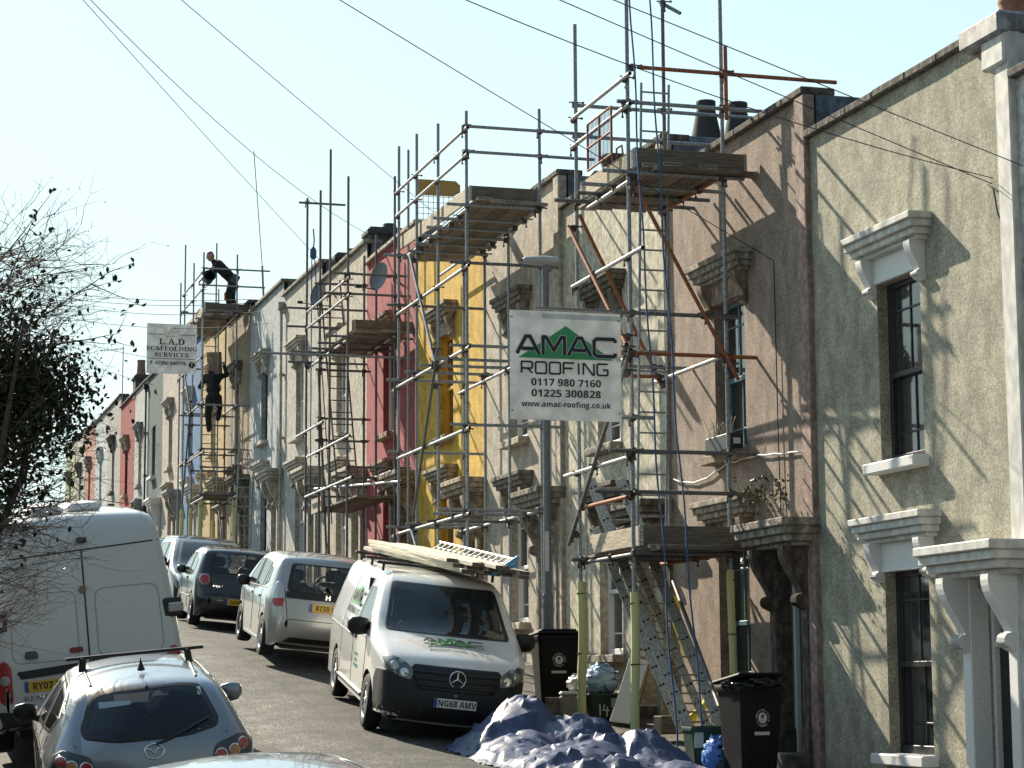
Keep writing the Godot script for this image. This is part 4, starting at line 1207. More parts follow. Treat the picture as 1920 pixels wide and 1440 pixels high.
# ---------- vehicles ----------
# A body is a side profile (z from the nose back, y from the ground; each point also its edge rounding and crown) with a width that varies along it.
class Body:
	var root: Node3D
	var tm: TriangleMesh
	var hole_side := []     # outlines (z, y) cut out of both sides
	var hole_end := []      # [outline (x, y), zmin, zmax] cut out of front or rear
	var prof := []
	var W := 0.85
	var belt := 0.9
	var tumble := 0.2
	var zf := 0.8
	var cf := 0.1
	var zr := 0.6
	var cr := 0.08
	var L := 4.0
	var sill := 0.2
	var wheels := [0.8, 3.3]
	var arch := 0.34
	var axle := 0.3

func chaikin(p: Array, times: int) -> Array:
	for k in times:
		var q := [p[0]]
		for i in p.size() - 1:
			var a: Array = p[i]
			var b: Array = p[i + 1]
			var m := []
			var m2 := []
			for j in a.size():
				m.append(lerpf(a[j], b[j], 0.25)); m2.append(lerpf(a[j], b[j], 0.75))
			q.append(m); q.append(m2)
		q.append(p[-1])
		p = q
	return p

func half_width(b: Body, z: float, y: float) -> float:
	var w := b.W
	if y > b.belt: w -= b.tumble * (y - b.belt) + 0.25 * b.tumble * pow(y - b.belt, 2)
	else: w -= 0.05 * pow((b.belt - y) / b.belt, 2.0)
	if z < b.zf: w *= 1.0 - b.cf * pow((b.zf - z) / b.zf, 2.0)
	if z > b.L - b.zr: w *= 1.0 - b.cr * pow((z - b.L + b.zr) / b.zr, 2.0)
	return w

func bottom_y(b: Body, z: float) -> float:
	var y := b.sill
	for wz in b.wheels:
		var d := absf(z - wz)
		if d < b.arch: y = maxf(y, b.axle + sqrt(b.arch * b.arch - d * d))
	return y

func build_body(b: Body, paint: Material) -> void:
	var prof := chaikin(b.prof, 2)
	var zs := []
	var z0 := 99.0
	var z1 := -99.0
	for q in prof:
		z0 = minf(z0, q[0]); z1 = maxf(z1, q[0])
	var n := 96
	for i in n + 1:
		var t := float(i) / n
		t = t + 0.55 * sin(TAU * t) / TAU * -1.0
		zs.append(lerpf(z0 + 0.004, z1 - 0.004, t))
	for wz in b.wheels:
		for i in 13: zs.append(wz - cos(PI * i / 12.0) * b.arch * 0.999)
	zs.sort()
	var rows := []
	for z in zs:
		var lo := 99.0
		var hi := -99.0
		for i in prof.size() - 1:
			var a: Array = prof[i]
			var c: Array = prof[i + 1]
			if (a[0] - z) * (c[0] - z) <= 0.0 and a[0] != c[0]:
				var y: float = lerpf(a[1], c[1], (z - a[0]) / (c[0] - a[0]))
				lo = minf(lo, y); hi = maxf(hi, y)
		var by := bottom_y(b, z)
		if hi > lo + 0.001 and z > z0 + 0.3 and z < z1 - 0.3: lo = by
		elif hi - lo < 0.001: lo = minf(b.sill, hi)
		lo = maxf(lo, by)
		lo = minf(lo, hi - 0.001)
		var row := []
		var m := 26
		for j in m + 1:
			var t := float(j) / m
			t = 1.0 - pow(1.0 - t, 1.25)
			var y := lerpf(lo, hi, t)
			var best := 9.0
			var r := 0.1
			for i in prof.size() - 1:
				var a: Array = prof[i]
				var c: Array = prof[i + 1]
				var dz: float = c[0] - a[0]
				var dy: float = c[1] - a[1]
				var k := clampf(((z - a[0]) * dz + (y - a[1]) * dy) / maxf(dz * dz + dy * dy, 1e-9), 0, 1)
				var ez: float = a[0] + dz * k - z
				var ey: float = a[1] + dy * k - y
				var d := ez * ez + ey * ey
				if d < best:
					best = d; r = lerpf(a[2], c[2], k)
			var d := sqrt(best)
			var x := half_width(b, z, y)
			if d < r: x -= r - sqrt(maxf(0.0, r * r - (r - d) * (r - d)))
			row.append(Vector3(x, y, z))
		rows.append(row)
	var g := MB.new()
	g.grid(rows, false, false)
	var left := []
	for row in rows:
		var q := []
		for p in row: q.append(Vector3(-p.x, p.y, p.z))
		left.append(q)
	g.grid(left, false, true)
	var rib := []
	for i in prof.size():
		for s in 2:
			if i == prof.size() - 1 and s == 1: break
			var a: Array = prof[i]
			var c: Array = prof[mini(i + 1, prof.size() - 1)]
			var p := [0.0, 0.0, 0.0, 0.0]
			for j in 4: p[j] = lerpf(a[j], c[j], s * 0.5)
			var pn: Array = prof[maxi(i - 1, 0)]
			var tz: float = c[0] - pn[0]
			var ty: float = c[1] - pn[1]
			var l := maxf(sqrt(tz * tz + ty * ty), 1e-6)
			var nz := -ty / l
			var ny := tz / l
			var xe: float = half_width(b, p[0], p[1]) - p[2]
			var row := []
			for j in 19:
				var q := -1.0 + j / 9.0
				var bulge: float = p[3] * (1.0 - q * q)
				row.append(Vector3(xe * q, p[1] + ny * bulge, p[0] + nz * bulge))
			rib.append(row)
	g.grid(rib, false, false)
	b.tm = g.mesh().generate_triangle_mesh()
	# take out the glazed openings
	var keep := PackedInt32Array()
	for i in range(0, g.ix.size(), 3):
		var p := (g.v[g.ix[i]] + g.v[g.ix[i + 1]] + g.v[g.ix[i + 2]]) / 3.0
		var nn := g.n[g.ix[i]]
		var out := false
		for poly in b.hole_side:
			if absf(nn.x) > 0.45 and Geometry2D.is_point_in_polygon(Vector2(p.z, p.y), poly): out = true
		for q in b.hole_end:
			if p.z > q[1] and p.z < q[2] and Geometry2D.is_point_in_polygon(Vector2(p.x, p.y), q[0]): out = true
		if not out:
			for k in 3: keep.append(g.ix[i + k])
	g.ix = keep
	obj("body", g, paint, b.root)
	# underside and wheel housings
	var u := MB.new()
	var ur := []
	for z in zs:
		if z < z0 + 0.15 or z > z1 - 0.12: continue
		var y := bottom_y(b, z) + 0.006
		var x := half_width(b, z, y) - 0.02
		ur.append([Vector3(-x, y, z), Vector3(0, y, z), Vector3(x, y, z)])
	u.grid(ur, false, true)
	for wz in b.wheels:
		u.box(Vector3(0, b.axle + 0.1, wz), Vector3(b.W * 2 - 0.56, b.arch + 0.16, b.arch * 1.9))
	u.box(Vector3(0, b.sill + 0.02, b.L * 0.5), Vector3(b.W * 1.7, 0.08, b.L * 0.8))
	obj("underbody", u, M.black, b.root)

func hit(b: Body, axis: String, q: Vector2) -> Vector3:
	var o: Vector3
	var d: Vector3
	match axis:
		"right": o = Vector3(5, q.y, q.x); d = Vector3(-1, 0, 0)
		"left": o = Vector3(-5, q.y, q.x); d = Vector3(1, 0, 0)
		"rear": o = Vector3(q.x, q.y, 12); d = Vector3(0, 0, -1)
		"front": o = Vector3(q.x, q.y, -6); d = Vector3(0, 0, 1)
		"top": o = Vector3(q.x, 6, q.y); d = Vector3(0, -1, 0)
		"front_right": d = Vector3(-1, 0, 1).normalized(); o = Vector3(1, 0, 1).normalized() * q.x + Vector3(0, q.y, 0) - d * 8.0
		"front_left": d = Vector3(1, 0, 1).normalized(); o = Vector3(-1, 0, 1).normalized() * q.x + Vector3(0, q.y, 0) - d * 8.0
	var r := b.tm.intersect_ray(o, d)
	return r.position if r else Vector3.INF

func dense(poly: Array, step: float) -> Array:
	var r := []
	for i in poly.size():
		var a: Vector2 = poly[i]
		var c: Vector2 = poly[(i + 1) % poly.size()]
		var k := maxi(1, int(ceil(a.distance_to(c) / step)))
		for j in k: r.append(a.lerp(c, float(j) / k))
	return r

func rounded(poly: Array, r: float, k := 4) -> Array:
	var out := []
	for i in poly.size():
		var a: Vector2 = poly[(i + poly.size() - 1) % poly.size()]
		var p: Vector2 = poly[i]
		var c: Vector2 = poly[(i + 1) % poly.size()]
		var e := minf(r, minf(p.distance_to(a), p.distance_to(c)) * 0.48)
		var s := p + (a - p).normalized() * e
		var t := p + (c - p).normalized() * e
		for j in k + 1:
			var q := float(j) / k
			out.append(s.lerp(p, q).lerp(p.lerp(t, q), q))
	return out

# a panel that lies on the body, seen along one axis; inner > 0 makes it a frame
func patch(b: Body, called: String, axis: String, outline: Array, off: float, m: Material, inner := 0.0, parent: Node = null, step := 0.07) -> MeshInstance3D:
	var p := dense(outline, step)
	var c := Vector2.ZERO
	for q in p: c += q
	c /= p.size()
	var dir: Vector3 = {"right": Vector3.RIGHT, "left": Vector3.LEFT, "rear": Vector3.BACK, "front": Vector3.FORWARD, "top": Vector3.UP, "front_right": Vector3(1, 0, -1).normalized(), "front_left": Vector3(-1, 0, -1).normalized()}[axis]
	var fr := [inner, 1.0, 1.0] if inner > 0.8 else ([inner, (inner + 1) / 2, 1.0, 1.0] if inner > 0 else [0.02, 0.25, 0.5, 0.75, 0.92, 1.0, 1.0])
	var rows := []
	var last := Vector3.INF
	for i in fr.size():
		var row := []
		for q in p:
			var w := hit(b, axis, c + (q - c) * fr[i])
			if w == Vector3.INF: w = last if rows.is_empty() or last != Vector3.INF else rows[-1][row.size()]
			if w == Vector3.INF: w = Vector3(c.x, c.y, 0)
			last = w
			row.append(w + dir * (off if i < fr.size() - 1 else -0.012))
		rows.append(row)
	var area := 0.0
	for i in p.size(): area += p[i].cross(p[(i + 1) % p.size()])
	var flip := area > 0
	if axis in ["right", "front", "front_right"]: flip = not flip
	if axis == "top": flip = not flip
	var g := MB.new()
	g.grid(rows, true, flip)
	return obj(called, g, m, parent if parent else b.root)

func seam(b: Body, axis: String, pts: Array, m: Material = null, r := 0.005, called := "panel_gap", off := 0.0) -> void:
	var p := []
	var dir: Vector3 = {"right": Vector3.RIGHT, "left": Vector3.LEFT, "rear": Vector3.BACK, "front": Vector3.FORWARD, "top": Vector3.UP}[axis]
	for i in pts.size() - 1:
		var a: Vector2 = pts[i]
		var c: Vector2 = pts[i + 1]
		var k := maxi(1, int(a.distance_to(c) / 0.08))
		for j in k + (1 if i == pts.size() - 2 else 0):
			var w := hit(b, axis, a.lerp(c, float(j) / k))
			if w != Vector3.INF: p.append(w + dir * off)
	if p.size() > 1:
		var g := MB.new()
		g.tube(p, r, 5)
		obj(called, g, m if m else M.black, b.root)

func glazing(b: Body, axis: String, outline: Array, border: float, called: String, m: Material) -> void:
	patch(b, called + "_seal", axis, outline, 0.004, M.black, border)
	patch(b, called, axis, outline, 0.0005, m)

func shrink(outline: Array, f: float) -> PackedVector2Array:
	var c := Vector2.ZERO
	for q in outline: c += q
	c /= outline.size()
	var r := PackedVector2Array()
	for q in outline: r.append(c + (q - c) * f)
	return r

func wheel(b: Body, x: float, z: float, r: float, spokes: int, rim: Material, steer := 0.0) -> void:
	var s := signf(x)
	var t := Node3D.new()
	t.name = "wheel"; b.root.add_child(t, true)
	t.position = Vector3(x, r, z); t.rotation.y = steer
	var xf := Transform3D(Basis(Vector3(0, 0, 1), Vector3(s, 0, 0), Vector3(0, s, 0)), Vector3.ZERO)
	var g := MB.new()
	var w := 0.1
	g.lathe([Vector2(r * 0.66, -w), Vector2(r * 0.92, -w), Vector2(r * 0.985, -w * 0.75), Vector2(r, -w * 0.3), Vector2(r, w * 0.3), Vector2(r * 0.985, w * 0.75), Vector2(r * 0.92, w), Vector2(r * 0.7, w), Vector2(r * 0.66, w * 0.85)], 30, xf)
	obj("tyre", g, M.tyre, t)
	var q := MB.new()
	q.lathe([Vector2(r * 0.66, w * 0.86), Vector2(r * 0.64, w * 0.92), Vector2(r * 0.6, w * 0.7), Vector2(r * 0.58, -w * 0.2), Vector2(0.0, -w * 0.2)], 30, xf)
	obj("rim_barrel", q, mat(Color(0.03, 0.03, 0.03), 0.6), t)
	var k := MB.new()
	k.lathe([Vector2(r * 0.665, w * 0.84), Vector2(r * 0.65, w * 0.96), Vector2(r * 0.58, w * 0.9), Vector2(r * 0.57, w * 0.6)], 30, xf)
	for i in spokes:
		var a := TAU * i / spokes
		var d := Vector3(0, sin(a), cos(a))
		var e := Vector3(0, cos(a), -sin(a))
		k.box(d * r * 0.34 + Vector3(s * w * 0.62, 0, 0), Vector3(0.03, r * 0.13, r * 0.5), Basis(Vector3(1, 0, 0), e, d), 0.008)
	k.lathe([Vector2(r * 0.16, w * 0.3), Vector2(r * 0.16, w * 0.8), Vector2(r * 0.1, w * 0.88), Vector2(0, w * 0.88)], 16, xf)
	obj("rim", k, rim, t)

func plate(b: Body, x: float, y: float, z: float, lean: float, s: String, yellow: bool, front := false) -> void:
	var t := Node3D.new()
	t.name = "number_plate"; b.root.add_child(t, true)
	t.position = Vector3(x, y, z)
	t.basis = (Basis(Vector3.UP, PI) if front else Basis()) * Basis(Vector3.RIGHT, -lean)
	obj("plate", bxm(Vector3.ZERO, Vector3(0.52, 0.111, 0.008), 0.003), mat(Color(0.72, 0.42, 0.02) if yellow else Color(0.78, 0.78, 0.76), 0.4), t)
	var g := MB.new()
	g.text(s, bold, 0.072, Transform3D(Basis().scaled(Vector3(0.92, 1.0, 1)), Vector3(0.02, 0, 0.006)))
	obj("characters", g, M.black, t)
	obj("country_band", bxm(Vector3(-0.24, 0, 0.0045), Vector3(0.04, 0.108, 0.003)), mat(Color(0.02, 0.08, 0.35), 0.4), t)

func seats(b: Body, rows_z: Array, y: float, h: float, dash_z: float, dash_y: float, m: Material) -> void:
	var g := MB.new()
	for z in rows_z:
		for x in [-0.36, 0.36]:
			g.box(Vector3(x, y, z - 0.2), Vector3(0.48, 0.14, 0.5), Basis(), 0.05)
			g.box(Vector3(x, y + h * 0.5, z + 0.08), Vector3(0.46, h, 0.12), Basis(Vector3.RIGHT, 0.2), 0.05)
			g.box(Vector3(x, y + h + 0.1, z + 0.17), Vector3(0.26, 0.18, 0.09), Basis(Vector3.RIGHT, 0.15), 0.04)
	obj("seats", g, m, b.root)
	var d := MB.new()
	d.box(Vector3(0, dash_y - 0.16, dash_z), Vector3(b.W * 1.66, 0.36, 0.5), Basis(Vector3.RIGHT, 0.12), 0.06)
	obj("dashboard", d, M.black, b.root)
	var s := MB.new()
	var p := []
	for i in 19:
		var a := TAU * i / 18.0
		p.append(Vector3(0.36 + cos(a) * 0.185, dash_y + 0.0 + sin(a) * 0.17, dash_z + 0.34 - sin(a) * 0.07))
	s.tube(p, 0.016, 6, false)
	s.box(Vector3(0.36, dash_y - 0.02, dash_z + 0.34), Vector3(0.32, 0.05, 0.03), Basis(Vector3.RIGHT, -0.4))
	obj("steering_wheel", s, M.plastic, b.root)
	var f := MB.new()
	f.box(Vector3(0, b.sill + 0.12, b.L * 0.5), Vector3(b.W * 1.7, 0.05, b.L * 0.62))
	obj("cabin_floor", f, M.black, b.root)

func mirror(b: Body, x: float, y: float, z: float, m: Material, big := 1.0) -> void:
	var s := signf(x)
	var g := MB.new()
	g.lathe([Vector2(0, -0.09), Vector2(0.055, -0.075), Vector2(0.085, -0.03), Vector2(0.09, 0.03), Vector2(0.07, 0.075), Vector2(0, 0.09)], 14, Transform3D(Basis(Vector3(big * 1.25, 0, 0), Vector3(0, big, 0), Vector3(0, 0, big * 0.75)), Vector3(x + s * 0.11 * big, y, z)))
	g.tube([Vector3(x - s * 0.03, y - 0.08 * big, z), Vector3(x + s * 0.06, y - 0.04 * big, z)], 0.03, 8)
	obj("door_mirror", g, m, b.root)

func paint(c: Color, metal: float, rough: float) -> StandardMaterial3D:
	var m := mat(c, rough, metal)
	m.clearcoat_enabled = true; m.clearcoat = 1.0; m.clearcoat_roughness = 0.05
	return m

func new_car(called: String, label: String, category: String, at: Vector3, ref: Vector3, grade: float, yaw: float, roll := 0.0, size := 1.0) -> Body:
	var b := Body.new()
	b.root = thing(called, label, category, Vector3.ZERO, 0, "vehicles parked along the street")
	b.root.basis = Basis(Vector3.BACK, roll) * Basis(Vector3.RIGHT, atan(grade)) * Basis(Vector3.UP, yaw).scaled(Vector3.ONE * size)
	b.root.position = at - b.root.basis * ref
	return b

func lens(b: Body, called: String, axis: String, x: float, y: float, r: float, off: float, m: Material, parent: Node = null) -> void:
	var p := []
	for i in 18: p.append(Vector2(x + cos(TAU * i / 18) * r, y + sin(TAU * i / 18) * r))
	patch(b, called, axis, p, off, m, 0.0, parent, 0.5)

func vv(a: Array) -> Array:
	var r := []
	for i in range(0, a.size(), 2): r.append(Vector2(a[i], a[i + 1]))
	return r
func mirrored(a: Array) -> Array:
	var r := []
	for q in a: r.append(Vector2(-q.x, q.y))
	r.reverse()
	return r

func roofing_logo(b: Body, axis: String, xf: Transform3D, big: float, green: Material, ink: Material) -> void:
	var t := Node3D.new()
	t.name = "company_name"; b.root.add_child(t, true)
	t.transform = xf
	var g := MB.new()
	g.prism(PackedVector2Array([Vector2(-0.46, 0), Vector2(0.46, 0), Vector2(0, 0.3)]), 0, 0.002)
	obj("green_triangle", g, green, t).scale = Vector3(big, big, 1)
	var l := MB.new()
	var let := wide_letters()
	var x := -0.5
	for ch in "AMAC":
		glyph(l, let[ch], Transform3D(Basis().scaled(Vector3(0.21, 0.17, 1)), Vector3(x, 0.02, 0)), 0.25, 0.004, 0.007)
		x += 0.265
	x = -0.5
	for ch in "ROOFINGLTD":
		if ch == "L": x += 0.06
		glyph(l, let[ch], Transform3D(Basis().scaled(Vector3(0.072 if ch != "I" else 0.02, 0.075, 1)), Vector3(x, -0.13, 0)), 0.2, 0.004, 0.007)
		x += 0.104 if ch != "I" else 0.05
	obj("lettering", l, ink, t).scale = Vector3(big, big, 1)

func make_cars() -> void:
	var glass := mat(Color(0.03, 0.04, 0.042), 0.03); glass.transparency = BaseMaterial3D.TRANSPARENCY_ALPHA; glass.albedo_color.a = 0.45
	var clear := mat(Color(0.08, 0.10, 0.09), 0.03); clear.transparency = BaseMaterial3D.TRANSPARENCY_ALPHA; clear.albedo_color.a = 0.22
	var tint := mat(Color(0.012, 0.016, 0.02), 0.03); tint.transparency = BaseMaterial3D.TRANSPARENCY_ALPHA; tint.albedo_color.a = 0.8
	var red := mat(Color(0.35, 0.012, 0.012), 0.12); red.clearcoat_enabled = true
	var amber := mat(Color(0.45, 0.16, 0.03), 0.12); amber.clearcoat_enabled = true
	var lamp_clear := mat(Color(0.5, 0.5, 0.5), 0.1, 0.6); lamp_clear.clearcoat_enabled = true
	var lamp_dark := mat(Color(0.03, 0.03, 0.033), 0.08, 0.2); lamp_dark.clearcoat_enabled = true
	var lamp_glass := mat(Color(0.16, 0.165, 0.17), 0.12, 0.75); lamp_glass.clearcoat_enabled = true
	var silver := paint(Color(0.40, 0.40, 0.39), 0.6, 0.36)
	var steel := mat(Color(0.42, 0.43, 0.44), 0.4, 0.6)
	var grey_trim := mat(Color(0.022, 0.023, 0.026), 0.6)
	var green := mat(Color(0.05, 0.36, 0.08), 0.5)
	var ink := mat(Color(0.02, 0.022, 0.03), 0.5)

	# white panel van, facing downhill
	var white := paint(Color(0.74, 0.73, 0.70), 0.0, 0.3)
	var b := new_car("roofing_van", "white roofing firm's van with timber on its roof, facing downhill", "van", V(4.28, -0.515, 25.45), Vector3(0.9, 0, 0.9), 0.125, PI - 0.078, -0.095, 0.96)
	b.L = 5.14; b.W = 0.964; b.belt = 1.1; b.tumble = 0.25; b.zf = 1.1; b.cf = 0.16; b.zr = 0.4; b.cr = 0.03; b.sill = 0.28; b.wheels = [0.9, 4.1]; b.arch = 0.385; b.axle = 0.335
	b.prof = [[0.22, 0.22, 0.1, 0.02], [0.06, 0.26, 0.2, 0.05], [0.0, 0.42, 0.24, 0.08], [0.0, 0.62, 0.24, 0.09], [0.05, 0.84, 0.2, 0.08], [0.13, 0.96, 0.16, 0.06], [0.4, 1.07, 0.14, 0.04], [0.8, 1.17, 0.14, 0.04], [1.02, 1.25, 0.12, 0.05], [1.4, 1.55, 0.1, 0.06], [1.72, 1.8, 0.1, 0.05], [2.0, 1.885, 0.12, 0.02], [2.6, 1.905, 0.12, 0.02], [4.2, 1.91, 0.12, 0.02], [4.95, 1.89, 0.12, 0.02], [5.1, 1.78, 0.1, 0.02], [5.14, 1.3, 0.08, 0.03], [5.14, 0.7, 0.08, 0.03], [5.1, 0.32, 0.08, 0.02]]
	var ws := rounded(vv([-0.79, 1.22, 0.79, 1.22, 0.66, 1.79, -0.66, 1.79]), 0.06)
	var dw := rounded(vv([1.34, 1.18, 2.34, 1.16, 2.34, 1.68, 1.86, 1.7]), 0.06)
	b.hole_end = [[shrink(ws, 0.955), 0.6, 2.2]]
	b.hole_side = [shrink(dw, 0.93)]
	build_body(b, white)
	glazing(b, "front", ws, 0.93, "windscreen", glass)
	for a in ["right", "left"]:
		glazing(b, a, dw, 0.9, "door_window", glass)
		seam(b, a, vv([1.2, 1.15, 1.22, 0.34]), null, 0.005); seam(b, a, vv([2.4, 1.76, 2.42, 0.9, 2.4, 0.34]), null, 0.005); seam(b, a, vv([3.62, 1.74, 3.62, 0.45]), null, 0.004)
		seam(b, a, vv([2.45, 0.98, 4.9, 1.0]), null, 0.009); seam(b, a, vv([1.3, 0.36, 3.7, 0.36]), M.plastic, 0.03, "sill_trim")
		for z in [2.25, 2.6]: patch(b, "door_handle", a, rounded(vv([z - 0.1, 0.98, z + 0.06, 0.98, z + 0.06, 1.04, z - 0.1, 1.04]), 0.02), 0.02, M.black)
		patch(b, "side_bumper", a, rounded(vv([0.12, 0.25, 0.5, 0.24, 0.52, 0.45, 0.56, 0.66, 0.46, 0.80, 0.14, 0.82]), 0.04), 0.004, grey_trim)
		patch(b, "mirror_triangle", a, rounded(vv([1.14, 1.17, 1.4, 1.17, 1.5, 1.36]), 0.03), 0.006, M.black)
	patch(b, "side_panel", "right", rounded(vv([2.62, 1.12, 3.5, 1.12, 3.5, 1.68, 2.62, 1.68]), 0.06), 0.002, white)
	patch(b, "front_bumper", "front", rounded(vv([-0.8, 0.25, 0.8, 0.25, 0.82, 0.82, 0.6, 0.78, 0.52, 0.92, -0.52, 0.92, -0.6, 0.78, -0.82, 0.82]), 0.03), 0.006, grey_trim, 0.0, null, 0.05)
	for a in ["front_right", "front_left"]: patch(b, "bumper_corner", a, rounded(vv([0.44, 0.25, 0.86, 0.25, 0.9, 0.5, 0.87, 0.81, 0.44, 0.81]), 0.03), 0.005, grey_trim, 0.0, null, 0.05)
	var grille := patch(b, "grille", "front", rounded(vv([-0.46, 0.64, 0.46, 0.64, 0.56, 0.9, -0.56, 0.9]), 0.05), 0.014, M.black)
	for i in 3: seam(b, "front", vv([-0.52 + 0.02 * (2 - i), 0.69 + i * 0.075, 0.52 - 0.02 * (2 - i), 0.69 + i * 0.075]), grey_trim, 0.02, "grille_bar", 0.016)
	for s in [-1.0, 1.0]:
		var hl := rounded(vv([0.54, 0.72, 0.70, 0.755, 0.84, 0.83, 0.88, 0.965, 0.76, 0.985, 0.62, 0.93, 0.52, 0.85]), 0.03)
		if s < 0: hl = mirrored(hl)
		var q := patch(b, "headlight", "front", hl, 0.014, lamp_glass, 0.0, null, 0.04)
		lens(b, "reflector", "front", s * 0.63, 0.81, 0.05, 0.018, M.chrome, q)
		lens(b, "reflector", "front", s * 0.75, 0.875, 0.05, 0.018, lamp_clear, q)
		patch(b, "fog_intake", "front", rounded(vv([s * 0.56 - 0.12, 0.34, s * 0.56 + 0.12, 0.34, s * 0.56 + 0.12, 0.46, s * 0.56 - 0.12, 0.46]), 0.04), 0.011, M.black)
		mirror(b, s * 0.92, 1.2, 1.36, M.plastic, 1.3)
	patch(b, "air_intake", "front", rounded(vv([-0.4, 0.3, 0.4, 0.3, 0.4, 0.42, -0.4, 0.42]), 0.04), 0.011, M.black)
	var star := MB.new()
	var p := []
	for i in 25: p.append(Vector3(cos(TAU * i / 24) * 0.098, sin(TAU * i / 24) * 0.098, 0))
	star.tube(p, 0.009, 6, false)
	for i in 3:
		var an := PI / 2 + TAU * i / 3
		star.tube([Vector3.ZERO, Vector3(cos(an), sin(an), 0) * 0.098], [0.015, 0.005], 6)
	var so := obj("star_emblem", star, M.chrome, b.root)
	so.position = hit(b, "front", Vector2(0, 0.79)) + Vector3(0, 0, -0.04)
	var ph := hit(b, "front", Vector2(0, 0.5))
	plate(b, 0.0, 0.5, ph.z - 0.02, 0.0, "NG68 AMV", false, true)
	for i in 2:
		seam(b, "front", vv([-0.1 - 0.55 * i, 1.255, 0.5 - 0.55 * i, 1.29]), M.black, 0.009, "wiper", -0.02)
	var hp := hit(b, "top", Vector2(0, 0.66))
	var hq := hit(b, "top", Vector2(0, 0.36))
	var up := (hp - hq).normalized()
	roofing_logo(b, "top", Transform3D(Basis(Vector3(-1, 0, 0), up, Vector3(-1, 0, 0).cross(up)), hit(b, "top", Vector2(0.0, 0.5)) + Vector3(0, 0.02, 0)), 0.72, green, ink)
	roofing_logo(b, "right", Transform3D(Basis(Vector3(0, 0, -1), Vector3(-0.26, 1, 0).normalized(), Vector3(1, 0.26, 0).normalized()), hit(b, "right", Vector2(3.05, 1.36)) + Vector3(0.014, 0, 0)), 0.95, green, ink)
	var small := MB.new()
	for i in 3: small.text(["www.amac", "roofing", "01225 300828"][i], sans, 0.045, Transform3D(Basis(Vector3(0, 0, -1), Vector3.UP, Vector3.RIGHT), hit(b, "right", Vector2(2.0, 0.8 - i * 0.075)) + Vector3(0.004, 0, 0)))
	obj("small_print", small, mat(Color(0.1, 0.32, 0.3), 0.5), b.root)
	for s in [-1.0, 1.0]:
		for z in b.wheels: wheel(b, s * 0.85, z, 0.335, 10, steel)
	seats(b, [2.05], 0.85, 0.6, 1.2, 1.2, M.black)
	obj("bulkhead", bxm(Vector3(0, 1.05, 2.5), Vector3(1.66, 1.4, 0.04)), M.black, b.root)
	var van := b
	# roof rack with its load
	for z in [2.2, 3.3, 4.4]:
		var rk := MB.new()
		rk.box(Vector3(0, 1.975, z), Vector3(1.62, 0.035, 0.05), Basis(), 0.006)
		for s in [-0.72, 0.72]: rk.box(Vector3(s, 1.93, z), Vector3(0.03, 0.12, 0.04))
		obj("roof_rack_bar", rk, M.black, b.root)
	var xf := b.root.transform
	for i in 17:
		var lay := i / 6
		var x := 0.16 - (i % 6) * 0.155 + lay * 0.03
		var l := rng.randf_range(3.2, 3.9)
		var tg := MB.new()
		tg.box(Vector3.ZERO, Vector3(0.15, 0.05, l), Basis(), 0.003)
		var o := obj("timber_plank", tg, M.timber, null)
		tag(o, "new plank, %s from the street side, %s layer on the white van's roof" % [["first", "second", "third", "fourth", "fifth", "sixth"][i % 6], ["bottom", "middle", "top"][lay]], "plank", "planks on the van roof")
		o.transform = xf * Transform3D(Basis(Vector3.UP, 0.2 + rng.randf_range(-0.03, 0.03)), Vector3(x, 2.015 + lay * 0.052 + rng.randf_range(0, 0.003), 3.25 + rng.randf_range(-0.22, 0.22)))
		var eg := bxm(Vector3(0, 0, -l / 2 - 0.0015), Vector3(0.146, 0.046, 0.003))
		obj("sawn_end", eg, M.board2, o)
	for k in 2:
		var lad := ladder("roof_ladder", ["aluminium ladder with blue end caps on the white van, upper", "aluminium ladder with blue end caps on the white van, lower"][k], Vector3(0, 0, 0), Vector3(0, 0, 3.4), Vector3(0.0, 0.3, 0), M.alu, 0.018, 0.24, 0.0, "ladders on the van roof")
		lad.transform = xf * Transform3D(Basis(Vector3.UP, 0.12) * Basis(Vector3.BACK, 0.9 + k * 0.3), Vector3(-0.74 + 0.03 * k, 2.13 - 0.05 * k, 1.6 + 0.06 * k))
		var cap := MB.new()
		cap.box(Vector3(0, 0, -0.02), Vector3(0.05, 0.42, 0.05), Basis(), 0.01)
		obj("end_cap", cap, mat(Color(0.1, 0.35, 0.6), 0.5), lad)

	# silver hatchback behind the van
	b = new_car("silver_hatchback", "silver hatchback with yellow plate parked behind the white van", "car", V(4.38, 0.42, 31.95), Vector3(-0.79, 0, 3.3), 0.11, -0.03, -0.09)
	b.L = 3.9; b.W = 0.8475; b.belt = 0.88; b.tumble = 0.24; b.zf = 0.8; b.cf = 0.18; b.zr = 0.5; b.cr = 0.12; b.sill = 0.2; b.wheels = [0.8, 3.3]; b.arch = 0.335; b.axle = 0.3
	b.prof = [[0.2, 0.18, 0.1, 0.02], [0.02, 0.28, 0.22, 0.08], [0.0, 0.5, 0.24, 0.1], [0.08, 0.68, 0.2, 0.08], [0.4, 0.84, 0.14, 0.04], [0.82, 0.98, 0.12, 0.04], [1.3, 1.26, 0.1, 0.05], [1.75, 1.45, 0.1, 0.04], [2.2, 1.52, 0.12, 0.02], [2.9, 1.52, 0.12, 0.02], [3.4, 1.48, 0.11, 0.03], [3.52, 1.44, 0.1, 0.05], [3.72, 1.1, 0.12, 0.07], [3.8, 0.94, 0.16, 0.08], [3.86, 0.72, 0.18, 0.08], [3.9, 0.56, 0.2, 0.08], [3.88, 0.4, 0.18, 0.07], [3.78, 0.24, 0.12, 0.03]]
	var rw := rounded(vv([-0.6, 1.0, 0.6, 1.0, 0.53, 1.4, -0.53, 1.4]), 0.07)
